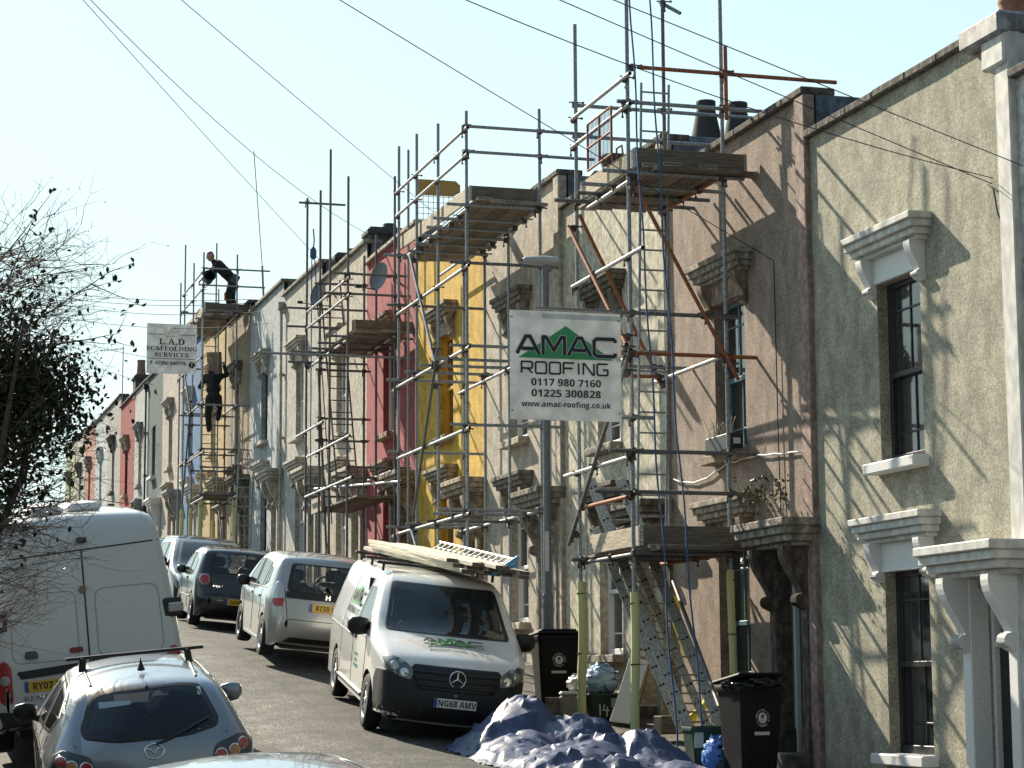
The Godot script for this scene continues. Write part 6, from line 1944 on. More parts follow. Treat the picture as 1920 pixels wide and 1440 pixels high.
func wheelie_bin(label: String, at: Vector3, turn: float, open := false) -> Node3D:
	var t := thing("wheelie_bin", label, "bin", at, turn, "black wheelie bins")
	var m := surf(Color(0.010, 0.010, 0.011), "fine", 0.4, "", 1, 0.6)
	m.metallic_specular = 0.3
	var rows := []
	for q in [[0.06, 0.44, 0.46], [0.12, 0.46, 0.5], [0.5, 0.51, 0.58], [0.85, 0.555, 0.66], [0.93, 0.56, 0.67], [0.935, 0.60, 0.72], [0.985, 0.60, 0.72], [0.99, 0.57, 0.68]]:
		var row := []
		for p in rounded(vv([-q[1] / 2, -q[2] / 2, q[1] / 2, -q[2] / 2, q[1] / 2, q[2] / 2, -q[1] / 2, q[2] / 2]), 0.06, 3):
			row.append(Vector3(p.x, q[0], p.y))
		rows.append(row)
	var g := MB.new()
	g.grid(rows, true, true)
	obj("body", g, m, t)
	for s in [-0.13, 0.13]:
		obj("moulded_rib", bxm(Vector3(s, 0.3, 0.27), Vector3(0.03, 0.42, 0.02), 0.006, Basis(Vector3.RIGHT, 0.09)), m, t)
	var lid := MB.new()
	if not open:
		lid.box(Vector3(0, 1.01, 0.0), Vector3(0.61, 0.045, 0.74), Basis(Vector3.RIGHT, -0.03), 0.02)
		lid.box(Vector3(0, 1.04, 0.02), Vector3(0.5, 0.05, 0.6), Basis(Vector3.RIGHT, -0.03), 0.02)
		lid.tube([Vector3(-0.26, 1.0, -0.4), Vector3(0.26, 1.0, -0.4)], 0.02, 8)
	else:
		lid.box(Vector3(0, 1.07, -0.05), Vector3(0.61, 0.04, 0.74), Basis(Vector3.RIGHT, -0.12), 0.018)
	obj("lid", lid, m, t)
	for s in [-0.25, 0.25]:
		var w := MB.new()
		w.lathe([Vector2(0.1, -0.025), Vector2(0.1, 0.025), Vector2(0.04, 0.03), Vector2(0, 0.03)], 16, Transform3D(Basis(Vector3.BACK, -signf(s) * PI / 2), Vector3(s, 0.1, -0.27)))
		obj("wheel", w, M.tyre, t)
	council_mark(t, Vector3(0, 0.66, 0.318), 0.095, mat(Color(0.55, 0.56, 0.55), 0.6))
	obj("number_strip", bxm(Vector3(0, 0.5, 0.298), Vector3(0.2, 0.035, 0.004)), mat(Color(0.5, 0.5, 0.48), 0.6), t)
	return t

func crate(label: String, at: Vector3, turn: float, size: Vector3, m: Material, category := "recycling box") -> Node3D:
	var t := thing("recycling_box", label, category, at, turn, "")
	var rows := []
	for q in [[0.0, 0.8], [0.02, 0.82], [0.9, 1.0], [0.905, 1.06], [1.0, 1.06], [1.0, 0.98], [0.1, 0.8]]:
		var row := []
		for p in rounded(vv([-0.5, -0.5, 0.5, -0.5, 0.5, 0.5, -0.5, 0.5]), 0.12, 3): row.append(Vector3(p.x * size.x * q[1], q[0] * size.y, p.y * size.z * q[1]))
		rows.append(row)
	var g := MB.new()
	g.grid(rows, true, true)
	obj("tub", g, m, t)
	obj("base", bxm(Vector3(0, size.y * 0.08, 0), Vector3(size.x * 0.8, 0.02, size.z * 0.8)), m, t)
	return t

func wire(label: String, a: Vector3, b: Vector3, sag: float, r := 0.0048) -> void:
	var g := MB.new()
	var p := []
	for i in 25:
		var t := i / 24.0
		p.append(a.lerp(b, t) - Vector3(0, sag * 4.0 * t * (1 - t), 0) - a)
	g.tube(p, r, 5)
	var o := obj("telephone_wire", g, M.wire)
	o.position = a
	tag(o, label, "wire", "telephone wires from the street pole")

func leaf_mesh(l: float, w: float) -> ArrayMesh:
	var g := MB.new()
	var a := [Vector3(0, 0, 0), Vector3(w * 0.5, l * 0.35, 0.012), Vector3(w * 0.42, l * 0.7, 0.01), Vector3(0, l, -0.006), Vector3(-w * 0.42, l * 0.7, 0.01), Vector3(-w * 0.5, l * 0.35, 0.012)]
	var m := Vector3(0, l * 0.5, -0.004)
	for i in 6: g.tri(m, a[i], a[(i + 1) % 6])
	return g.mesh()

func leaves(called: String, mesh: ArrayMesh, m: Material, where: Array, parent: Node3D) -> void:
	var mm := MultiMesh.new()
	mm.transform_format = MultiMesh.TRANSFORM_3D
	mm.use_colors = true
	mm.mesh = mesh
	mm.instance_count = where.size()
	for i in where.size():
		mm.set_instance_transform(i, where[i])
		var v := rng.randf_range(0.55, 1.25)
		mm.set_instance_color(i, Color(v * rng.randf_range(0.85, 1.3), v, v * 0.8))
	var o := MultiMeshInstance3D.new()
	o.multimesh = mm; o.name = called; o.material_override = m
	o.set_meta("kind", "stuff")
	parent.add_child(o, true)

func rand_basis(s: float) -> Basis:
	return Basis(Vector3(rng.randfn(), rng.randfn(), rng.randfn()).normalized(), rng.randf_range(0, TAU)).scaled(Vector3.ONE * s)

func twig(g: MB, p: Vector3, d: Vector3, l: float, r: float, depth: int, tips: Array, bend := 0.35) -> void:
	var pts := [p]
	var k := 5
	var q := p
	var dd := d.normalized()
	for i in k:
		dd = (dd + Vector3(rng.randfn(), rng.randfn() + 0.1, rng.randfn()) * bend * 0.35).normalized()
		q += dd * l / k
		pts.append(q)
		if depth > 0 and i > 0 and rng.randf() < 0.62:
			var side := (dd + Vector3(rng.randfn(), rng.randfn(), rng.randfn()) * 0.75).normalized()
			twig(g, q, side, l * rng.randf_range(0.35, 0.6), r * 0.6, depth - 1, tips, bend)
	var rr := []
	for i in k + 1: rr.append(r * (1.0 - 0.7 * i / k))
	g.tube(pts, rr, 4, false)
	tips.append([q, dd])

func make_street() -> void:
	# tarpaulin over a heap in front of the van
	var f3 := noise(FastNoiseLite.TYPE_SIMPLEX, 1.2, 25, 2)
	var f2 := noise(FastNoiseLite.TYPE_SIMPLEX, 5.0, 15, 2)
	f2.fractal_type = FastNoiseLite.FRACTAL_RIDGED
	var rr := RandomNumberGenerator.new()
	rr.seed = 9
	var ridges := []   # folds: place, direction, half length, width, height
	for i in 110:
		var an := rr.randf_range(-0.5, 0.35) + (1.2 if i % 6 == 0 else 0.0)
		ridges.append([Vector2(rr.randf_range(1.3, 3.8), rr.randf_range(21.1, 24.1)), Vector2(cos(an), sin(an)), rr.randf_range(0.2, 0.7), rr.randf_range(0.02, 0.09), rr.randf_range(0.03, 0.13)])
	var high := func(n: float, s: float) -> Vector3:
		var h := 0.0
		for q in [[2.85, 23.7, 0.52, 0.5, 0.66], [2.35, 23.3, 0.62, 0.52, 0.46], [2.5, 22.3, 0.7, 0.62, 0.36], [1.95, 22.15, 0.42, 0.55, 0.44], [3.0, 22.9, 0.48, 0.52, 0.3], [1.9, 21.4, 0.4, 0.5, 0.25], [2.6, 21.4, 0.7, 0.5, 0.25]]:
			h = maxf(h, q[4] * exp(-0.9 * (pow((n - q[0]) / q[2], 2) + pow((s - q[1]) / q[3], 2))))
		var w := f3.get_noise_2d(n, s) * 0.22
		var fold := 0.0
		var at2 := Vector2(n + w, s + w * 0.8)
		for q in ridges:
			var dv: Vector2 = at2 - q[0]
			var al: float = absf(dv.dot(q[1])) / q[2]
			if al < 1.0:
				var ac: float = dv.cross(q[1])
				var wd: float = q[3] * (1.0 if ac > 0 else 2.2)
				if absf(ac) < wd * 4.0: fold = maxf(fold, q[4] * (1.0 - al * al) * exp(-absf(ac) / wd))
		h = h * 0.92 + (fold * 1.15 - 0.03) * smoothstep(0.06, 0.2, h) + 0.02
		var lift := h
		if h < 0.1: h = h * 0.6 - 0.09 * (1.0 - smoothstep(0.02, 0.1, h))
		return Vector3(h, fold, lift)
	var pts := PackedVector2Array()
	for i in 5200:
		pts.append(Vector2(rr.randf_range(0.75, 4.0), rr.randf_range(20.9, 24.45)))
	var top := PackedVector3Array()
	var lifts := []
	var base := V(2.4, -0.85, 22.6)
	for q in pts:
		var h: Vector3 = high.call(q.x, q.y)
		var gr := maxf(road(q.y) - 0.14, road(q.y) - 0.02 * pow(q.x - 5.4, 2) if q.x > 2.15 else -99.0)
		lifts.append(h.x)
		top.append(V(q.x, gr + h.x + (rr.randf_range(-0.008, 0.008) if h.z > 0.08 else 0.0), q.y - h.y * 0.2) - base)
	var facets := Geometry2D.triangulate_delaunay(pts)
	var ct := MB.new()
	for i in range(0, facets.size(), 3):
		if lifts[facets[i]] + lifts[facets[i + 1]] + lifts[facets[i + 2]] < 0.03: continue
		var nn := (top[facets[i + 1]] - top[facets[i]]).cross(top[facets[i + 2]] - top[facets[i]])
		if nn.y > 0: ct.tri(top[facets[i]], top[facets[i + 1]], top[facets[i + 2]])
		else: ct.tri(top[facets[i]], top[facets[i + 2]], top[facets[i + 1]])
	# soften each facet a little towards its neighbours
	var soft := {}
	for i in ct.v.size():
		var key := Vector3i(ct.v[i] * 2000.0)
		soft[key] = soft.get(key, Vector3.ZERO) + ct.n[i]
	for i in ct.v.size():
		ct.n[i] = ct.n[i].lerp((soft[Vector3i(ct.v[i] * 2000.0)] as Vector3).normalized(), 0.82).normalized()
	var g := ct
	var tm := mat(Color(0.055, 0.075, 0.15), 0.45)
	tm.metallic_specular = 0.5
	var tarp := obj("tarpaulin", g, tm)
	tarp.position = base
	tag(tarp, "crumpled dark blue tarpaulin over a heap in front of the white van", "tarpaulin")
	# bins and boxes
	wheelie_bin("black wheelie bin with council mark against the lamp post", V(0.98, -0.36, 28.45), -0.12)
	var b2 := wheelie_bin("black wheelie bin with bin bag under its lid, by the brown porch", V(1.12, -1.02, 21.3), 0.1, true)
	b2.scale = Vector3(0.87, 0.98, 0.85)
	bag("bin_bag", "shiny black bin bag bulging from the wheelie bin by the brown porch", "bin bag", V(1.13, -0.13, 21.3), Vector3(0.58, 0.2, 0.66), mat(Color(0.012, 0.012, 0.013), 0.25), 3, 0.6)
	var dg := surf(Color(0.018, 0.05, 0.035), "fine", 0.5, "", 1, 0.5)
	var c1 := crate("green recycling box marked 14 under a blue and white bag", V(0.86, -0.5, 26.8), -0.2, Vector3(0.42, 0.36, 0.5), dg)
	var num := MB.new()
	num.tube([Vector3(-0.07, 0.22, 0.243), Vector3(-0.065, 0.08, 0.225)], 0.011, 5)
	num.tube([Vector3(-0.01, 0.22, 0.243), Vector3(-0.03, 0.15, 0.236), Vector3(0.05, 0.145, 0.236)], 0.011, 5)
	num.tube([Vector3(0.025, 0.19, 0.24), Vector3(0.02, 0.07, 0.224)], 0.011, 5)
	obj("painted_number", num, mat(Color(0.75, 0.76, 0.72), 0.7), c1)
	obj("paper_label", bxm(Vector3(0.13, 0.24, 0.246), Vector3(0.11, 0.12, 0.004)), mat(Color(0.45, 0.45, 0.30), 0.7), c1)
	bag("refuse_bag", "blue and white plastic bag on the green box marked 14", "bag", V(0.9, -0.16, 26.8), Vector3(0.46, 0.38, 0.4), mat(Color(0.35, 0.52, 0.72), 0.3), 8, 0.3)
	bag("carrier_bag", "white carrier bag on the grey caddy behind the foam wrapped pole", "bag", V(1.12, -0.12, 27.05), Vector3(0.3, 0.22, 0.3), mat(Color(0.66, 0.66, 0.64), 0.5), 12, 0.4)
	crate("tall dark green box behind the grey food caddy, next to bin", V(0.72, -0.44, 27.5), -0.3, Vector3(0.46, 0.62, 0.5), dg)
	var cd := thing("food_caddy", "grey food waste caddy with a pale lid, left of the green box", "caddy", V(1.22, -0.46, 27.0), -0.25)
	obj("body", bxm(Vector3(0, 0.15, 0), Vector3(0.3, 0.3, 0.3), 0.03), surf(Color(0.30, 0.29, 0.26), "dust", 0.4), cd)
	obj("lid", bxm(Vector3(0.02, 0.32, 0), Vector3(0.34, 0.05, 0.34), 0.02), mat(Color(0.62, 0.62, 0.58), 0.5), cd)
	var bl := thing("concrete_block", "pale grey block standing beside the food caddy", "block", V(1.42, -0.47, 27.15), -0.3)
	obj("block", bxm(Vector3(0, 0.14, 0), Vector3(0.2, 0.28, 0.34), 0.012), M.kerb, bl)
	var c2 := crate("empty green recycling box beside the black bin by the porch", V(1.16, -0.98, 22.35), -0.1, Vector3(0.5, 0.5, 0.44), dg)
	obj("paper_label", bxm(Vector3(-0.18, 0.36, 0.226), Vector3(0.1, 0.16, 0.004)), mat(Color(0.5, 0.5, 0.42), 0.7), c2)
	bag("blue_bag", "crumpled blue plastic bag against the empty recycling box", "bag", V(1.33, -1.0, 21.75), Vector3(0.3, 0.42, 0.34), mat(Color(0.08, 0.2, 0.55), 0.3), 21, 0.35)
	bag("carrier_bag", "grey and white carrier bag lying on the pavement by the blue bag", "bag", V(1.55, -1.02, 21.85), Vector3(0.42, 0.14, 0.3), mat(Color(0.5, 0.52, 0.55), 0.4), 23, 0.4)
	crate("small black box with grey rim in front of the blue bag", V(1.12, -1.03, 21.62), 0.1, Vector3(0.42, 0.34, 0.3), surf(Color(0.02, 0.02, 0.022), "fine", 0.4, "", 1, 0.5))
	# boards leaning under the first tower
	for k in 4:
		var z := 26.05 + k * 0.07
		var a := V(0.9 - k * 0.05, -0.5, z)
		var c := V(0.52 - k * 0.05, 0.28 + 0.05 * k, z + 0.3)
		var d := (c - a)
		var y := d.normalized()
		var x := Vector3(0.85, 0.1, 0.5).normalized()
		x = (x - y * x.dot(y)).normalized()
		var o := obj("leaning_board", bxm(Vector3(0, d.length() / 2, 0), Vector3(0.26, d.length(), 0.018), 0.003), [mat(Color(0.66, 0.65, 0.61), 0.6), M.board, M.timber, M.board2][k])
		o.transform = Transform3D(Basis(x, y, x.cross(y)), a)
		tag(o, ["white board leaning in front under the near scaffold", "brown board leaning just behind the white board", "thin pale batten board leaning behind the brown board", "dark board leaning hindmost behind the white board"][k], "board", "boards leaning under the near scaffold")
	var lg := thing("timber_block", "rough timber block at the foot of the aluminium ladder", "timber", V(0.75, -0.62, 24.75), 0.3)
	obj("block", bxm(Vector3(0, 0.11, 0), Vector3(0.3, 0.22, 0.16), 0.01), M.board, lg)
	# lamp post
	var lp := thing("street_lamp", "tall grey lamp post with flat head behind the near banner", "street lamp", V(0.9, -0.3, 29.0))
	g = MB.new()
	g.tube([Vector3(0, 0, 0), Vector3(0, 1.5, 0)], 0.075, 16)
	obj("base_column", g, M.lamp, lp)
	g = MB.new()
	g.tube([Vector3(0, 1.5, 0), Vector3(0, 1.55, 0), Vector3(0, 6.1, 0)], [0.07, 0.055, 0.05], 16)
	obj("column", g, M.lamp, lp)
	g = MB.new()
	var hl := []
	for q in [[-0.34, 0.02, 0.05], [-0.3, 0.05, 0.1], [-0.05, 0.075, 0.14], [0.16, 0.07, 0.11], [0.2, 0.05, 0.06]]:
		var row := []
		for j in 12: row.append(Vector3(q[0], 6.2 + sin(TAU * j / 12) * q[1], cos(TAU * j / 12) * q[2]))
		hl.append(row)
	g.grid(hl, true, true)
	obj("lamp_head", g, mat(Color(0.34, 0.38, 0.42), 0.5), lp)
	obj("collar", bxm(Vector3(0.03, 6.1, 0), Vector3(0.13, 0.1, 0.12), 0.02), M.lamp, lp)
	obj("number_plate_strip", bxm(Vector3(-0.02, 2.1, 0.058), Vector3(0.05, 0.55, 0.004)), mat(Color(0.6, 0.6, 0.6), 0.5), lp)
	# speed sign by the far scaffold
	var sg := thing("speed_sign", "round twenty miles per hour sign behind the far scaffold's ladder", "sign", V(0.52, 2.9, 64.6))
	g = MB.new(); g.tube([Vector3.ZERO, Vector3(0, 3.5, 0)], 0.04, 8); obj("post", g, M.galv, sg)
	g = MB.new(); g.lathe([Vector2(0.19, 0), Vector2(0.19, 0.01), Vector2(0, 0.01)], 24, Transform3D(Basis(Vector3.RIGHT, PI / 2), Vector3(0, 3.2, 0.05)))
	var disc := obj("disc", g, mat(Color(0.66, 0.55, 0.40), 0.6), sg)
	g = MB.new(); g.text("20", bold, 0.15, Transform3D(Basis(), Vector3(0, 3.2, 0.063))); obj("numerals", g, M.black, disc)
	# telegraph poles and wires
	var P := V(10.79, 7.05, 15.0)
	var tp := thing("telegraph_pole", "wooden telegraph pole that the near wires run to", "pole", V(10.79, -1.5, 15.0))
	g = MB.new(); g.tube([Vector3.ZERO, Vector3(0, 9.0, 0)], [0.14, 0.1], 12); obj("pole", g, M.board2, tp)
	var ends := [[V(0.03, 4.57, 17.82), 0.05, "lower wire to the bracket at the green house's right edge"], [V(0.03, 4.62, 17.8), 0.42, "upper wire to the bracket at the green house's right edge"], [V(0.03, 4.61, 17.25), 0.03, "topmost wire, passing over the parapet of the green house"], [V(0.03, 4.81, 22.94), 0.04, "wire to the front of the brown house above its window"], [V(0.03, 8.1, 37.3), 0.03, "wire to the yellow house crossing the grey scaffold"], [V(0.03, 8.7, 42.0), 0.6, "sagging wire to the near red house"], [V(0.03, 9.0, 47.4), 0.06, "wire to the light grey house above the pulley"]]
	for e in ends: wire(e[2], P, e[0], e[1])
	var P2 := V(9.6, 13.4, 70.0)
	var tp2 := thing("telegraph_pole", "second telegraph pole up the street, left of the hedge", "pole", V(9.6, 3.2, 70.0))
	g = MB.new(); g.tube([Vector3.ZERO, Vector3(0, 10.4, 0)], [0.16, 0.11], 10); obj("pole", g, M.board2, tp2)
	var far_ends := [[10.6, 59.5, 0.5], [10.45, 59.2, 0.6], [9.9, 57.4, 0.7], [9.4, 56.2, 0.9], [11.1, 75.0, 0.6], [10.9, 80.0, 0.5], [10.6, 92.0, 0.6]]
	for i in far_ends.size(): wire("far wire across the sky from the second pole, number of ends counted down: %s" % ["topmost", "second", "third", "fourth", "fifth", "sixth", "lowest"][i], P2, V(0.03, far_ends[i][0], far_ends[i][1]), far_ends[i][2], 0.009)
	# cable along walls
	var cb := thing("wall_cable", "white cable looped across the front of the brown house", "cable", V(0.03, 2.5, 24.2))
	g = MB.new()
	var pc := []
	for i in 19: pc.append(V(0.03, 2.58 - 0.1 * sin(i * 0.45) * (1.0 if i < 9 else 0.4) - 0.012 * (i % 2), lerpf(26.3, 22.1, i / 18.0)) - cb.position)
	g.tube(pc, 0.011, 5); obj("cable", g, M.white, cb)
	var c3 := thing("wall_cable", "thin black cable down the front of the brown house", "cable", V(0.03, 3.5, 22.94))
	g = MB.new(); g.tube([Vector3(0, 1.3, 0), Vector3(0, 0.6, 0.01), Vector3(0, -0.8, 0.02), Vector3(0, -1.6, 0.05)], 0.007, 5); obj("cable", g, M.wire, c3)
	var c4 := thing("wall_cable", "black cable from the wire bracket down the green house edge", "cable", V(0.03, 4.5, 17.9))
	g = MB.new(); g.tube([Vector3(0, 0.08, 0), Vector3(0, 0.02, 0.1), Vector3(0, -0.22, 0.16), Vector3(0, -0.5, 0.32), Vector3(0, -3.2, 0.34)], 0.009, 5); obj("cable", g, M.wire, c4)
	# satellite dishes
	for q in [[0.42, 7.93, 41.4, "grey satellite dish on the near red house, seen from behind"], [0.35, 8.7, 47.8, "satellite dish on the light grey house behind scaffold poles"]]:
		var dt := thing("satellite_dish", q[3], "satellite dish", V(q[0], q[1], q[2]), 0, "satellite dishes")
		g = MB.new()
		var pr := []
		for i in 7: pr.append(Vector2(0.26 * i / 6.0, 0.06 * pow(i / 6.0, 2)))
		g.lathe(pr, 20, Transform3D(Basis(Vector3.UP, 0.5) * Basis(Vector3.BACK, 1.35) * Basis().scaled(Vector3(1.15, 1, 1)), Vector3.ZERO))
		obj("dish", g, M.dark, dt)
		g = MB.new()
		g.tube([Vector3(0.02, 0, 0), Vector3(0.3, 0.02, 0.05), Vector3(0.42, -0.15, 0.05)], 0.018, 6)
		g.tube([Vector3(-0.05, -0.25, 0), Vector3(-0.42, -0.2, -0.05)], 0.012, 6)
		g.box(Vector3(-0.44, -0.19, -0.05), Vector3(0.12, 0.06, 0.06))
		obj("arm", g, M.black, dt)
	# aerials
	var ta := thing("television_aerial", "television aerial on a thin mast beside the tall chimney", "aerial", V(0.2, 11.4, 89.0))
	g = MB.new()
	g.tube([Vector3.ZERO, Vector3(0, 2.3, 0)], 0.022, 6)
	g.tube([Vector3(0.06, 2.2, 0), Vector3(-0.95, 2.05, 0.1)], 0.016, 5)
	obj("mast", g, M.galv, ta)
	for i in 7:
		g = MB.new()
		var pz := Vector3(-0.1 - i * 0.13, 2.18 - i * 0.018, 0.01 * i)
		g.tube([pz - Vector3(0, 0.05, 0.16), pz + Vector3(0, 0.05, 0.16)], 0.008, 4)
		obj("element", g, M.galv, ta)
	var wa := thing("whip_aerial", "tall thin whip aerial on a pole above the pale blue grey house", "aerial", V(-0.5, 9.6, 59.7))
	g = MB.new(); g.tube([Vector3.ZERO, Vector3(-0.1, 2.0, 0)], 0.03, 8); obj("pole", g, M.galv, wa)
	g = MB.new(); g.tube([Vector3(-0.1, 2.0, 0), Vector3(-0.42, 5.2, 0.3)], 0.012, 5); obj("whip", g, M.wire, wa)
	# window box
	var wb := thing("window_box", "black window box with dry stems on the brown house's upper sill", "window box", V(0.16, 2.72, 24.25))
	obj("trough", bxm(Vector3(0, 0.09, 0), Vector3(0.2, 0.2, 0.72), 0.012), M.plastic, wb)
	obj("paper_tag", bxm(Vector3(0.02, 0.1, 0.362), Vector3(0.09, 0.07, 0.004)), mat(Color(0.5, 0.62, 0.58), 0.6), wb)
	g = MB.new()
	for i in 26:
		var p := Vector3(rng.randf_range(-0.07, 0.07), 0.18, rng.randf_range(-0.32, 0.32))
		g.tube([p, p + Vector3(rng.randf_range(-0.05, 0.05), 0.1, rng.randf_range(-0.05, 0.05)), p + Vector3(rng.randf_range(-0.1, 0.1), rng.randf_range(0.14, 0.26), rng.randf_range(-0.1, 0.1))], 0.004, 4)
	obj("dry_stems", g, mat(Color(0.38, 0.34, 0.28), 0.9), wb)
	# plants
	var leafy := mat(Color(0.075, 0.105, 0.03), 0.45); leafy.vertex_color_use_as_albedo = true
	leafy.backlight_enabled = true; leafy.backlight = Color(0.06, 0.1, 0.015)
	var small := leaf_mesh(0.05, 0.028)
	for q in [[0.3, 1.76, 22.5, 0.55, 0.5, 60, "dry straggly plant growing on top of the brown house's porch"], [0.42, -0.95, 23.3, 0.35, 0.5, 70, "leafy weeds at the wall behind the black bin"], [0.28, -0.3, 29.6, 0.25, 0.3, 26, "green weeds at the wall by the lamp post"], [0.2, -0.62, 24.2, 0.2, 0.22, 22, "dry weeds at the foot of the brown wall"], [0.35, 9.2, 79.5, 0.7, 1.6, 50, "climbing plant hanging from the parapet of the teal house"]]:
		var pl := thing("wild_plant", q[6], "plant", V(q[0], q[1], q[2]), 0, "weeds and plants on the terrace")
		g = MB.new()
		var tips := []
		for i in q[5] / 3:
			var down := -1.0 if q[1] > 5 else 1.0
			twig(g, Vector3(rng.randf_range(-0.2, 0.1), 0, rng.randf_range(-1, 1) * q[3]), Vector3(rng.randf_range(-0.5, 0.3), down * 1.0, rng.randfn() * 0.35), q[4] * rng.randf_range(0.5, 1.0), 0.004, 1, tips, 0.5)
		obj("stems", g, mat(Color(0.2, 0.16, 0.11), 0.9), pl)
		var at := []
		for e in tips:
			for k in 2: at.append(Transform3D(rand_basis(rng.randf_range(0.6, 1.2)), e[0] - e[1] * 0.03 * k))
		leaves("leaves", small, leafy, at, pl)
	# the big shrub at the left edge
	var C := V(9.62, -0.85, 19.0)
	var hd := thing("overgrown_shrub", "overgrown dark evergreen shrub with bare twigs at the left edge", "shrub", C)
	var bark := surf(Color(0.12, 0.09, 0.075), "ren", 0.3)
	g = MB.new()
	for i in 7:
		var a := TAU * i / 7
		g.tube([Vector3(cos(a) * 0.12, 0, sin(a) * 0.12), Vector3(cos(a) * 0.3 + 0.1, 1.3, sin(a) * 0.3), Vector3(cos(a) * 0.6 + 0.3, 2.6, sin(a) * 0.6), Vector3(cos(a) * 0.75 + 0.4, 3.9, sin(a) * 0.6)], [0.06, 0.045, 0.03, 0.012], 7)
	obj("stems", g, bark, hd)
	var tw := MB.new()
	var tips := []
	for i in 250:   # fine twigs fanning out of the crown
		var p := Vector3(rng.randf_range(0.1, 0.95), rng.randf_range(2.7, 4.5), rng.randfn() * 0.35)
		twig(tw, p, Vector3(0.8 + rng.randfn() * 0.35, 0.35 + rng.randfn() * 0.4, rng.randfn() * 0.5), rng.randf_range(0.4, 0.85), 0.005, 2, tips)
	for i in 46:   # and below, towards the houses
		var p := Vector3(rng.randf_range(0.3, 0.9), rng.randf_range(2.1, 2.9), rng.randfn() * 0.3)
		twig(tw, p, Vector3(1.0, -0.02 + rng.randfn() * 0.25, rng.randfn() * 0.4), rng.randf_range(0.5, 0.95), 0.006, 2, tips)
	for q in [[0.7, 4.2, 0.55, 1.15, 0.75], [0.9, 3.9, 0.85, 0.7, 0.85], [1.1, 3.75, 0.8, 0.25, 0.6], [0.6, 4.4, 0.7, 0.75, 0.6]]:
		twig(tw, Vector3(q[0], q[1], 0), Vector3(q[2], q[3], 0.1), q[4], 0.009, 1, tips, 0.2)
	obj("twigs", tw, bark, hd).set_meta("kind", "stuff")
	var bt := MB.new()
	var t2 := []
	for i in 120:   # bare reddish twigs low down in front of the tall van
		var p := Vector3(rng.randf_range(0.0, 0.7), rng.randf_range(1.2, 2.25), 0.4 + rng.randfn() * 0.3)
		twig(bt, p, Vector3(0.85, 0.35 + rng.randfn() * 0.32, rng.randfn() * 0.35), rng.randf_range(0.4, 0.95), 0.0045, 1, t2, 0.3)
	obj("bare_twigs", bt, surf(Color(0.26, 0.19, 0.15), "ren", 0.3), hd).set_meta("kind", "stuff")
	var ev := mat(Color(0.03, 0.042, 0.018), 0.35); ev.vertex_color_use_as_albedo = true
	ev.backlight_enabled = true; ev.backlight = Color(0.02, 0.03, 0.006)
	var at := []
	for q in [[0.55, 3.15, 0.6, 0.5, 3600], [0.95, 3.4, 0.45, 0.3, 1500], [0.5, 2.7, 0.5, 0.42, 1500], [0.55, 3.8, 0.6, 0.45, 1100], [1.1, 3.15, 0.4, 0.3, 600], [0.4, 2.25, 0.5, 0.4, 800]]:
		for i in q[4]:
			var d := Vector3(rng.randfn(), rng.randfn(), rng.randfn()) * 0.55
			at.append(Transform3D(rand_basis(rng.randf_range(0.7, 1.3)), Vector3(q[0], q[1], 0) + d * Vector3(q[2], q[3], 0.45)))
	for e in tips:
		if rng.randf() < 0.2: at.append(Transform3D(rand_basis(0.35), e[0]))
	leaves("evergreen_leaves", leaf_mesh(0.055, 0.03), ev, at, hd)
	at = []
	for i in range(tips.size() - 24, tips.size()):
		for k in 3: at.append(Transform3D(rand_basis(0.9), tips[i][0] - tips[i][1] * 0.03 * k))
	for i in 420: at.append(Transform3D(rand_basis(rng.randf_range(0.5, 0.9)), Vector3(0.55 + rng.randfn() * 0.42, 3.75 + rng.randfn() * 0.42, rng.randfn() * 0.3)))
	leaves("spring_leaves", leaf_mesh(0.065, 0.036), leafy, at, hd)
	# verge
	var vg := thing("grass_verge", "tuft of pale grass on the verge at the bottom left corner", "grass", V(9.3, road(15.5), 15.5))
	vg.set_meta("kind", "stuff")
	g = MB.new()
	for i in 500:
		var p := Vector3(rng.randf_range(-0.3, 0.5), 0, rng.randf_range(-2.5, 2.5))
		g.tube([p, p + Vector3(rng.randfn() * 0.03, 0.1, rng.randfn() * 0.03), p + Vector3(rng.randfn() * 0.08, rng.randf_range(0.14, 0.25), rng.randfn() * 0.08)], [0.004, 0.003, 0.001], 3, false)
	obj("grass", g, mat(Color(0.25, 0.24, 0.1), 0.8), vg)
	# garden wall behind the left pavement
	var gw := thing("garden_wall", "low rendered garden wall behind the left pavement and shrub", "wall", V(10.6, -1.5, 22.0))
	for i in 12:
		var s := 8.0 + i * 4.0
		obj("wall_section", bxm(Vector3(0, road(s + 2) + 1.9, 22.0 - s - 2), Vector3(0.22, 2.2, 3.98), 0.02), M.stone, gw)
		obj("coping_stone", bxm(Vector3(0, road(s + 2) + 3.04, 22.0 - s - 2), Vector3(0.32, 0.08, 3.98), 0.015), M.coping, gw)

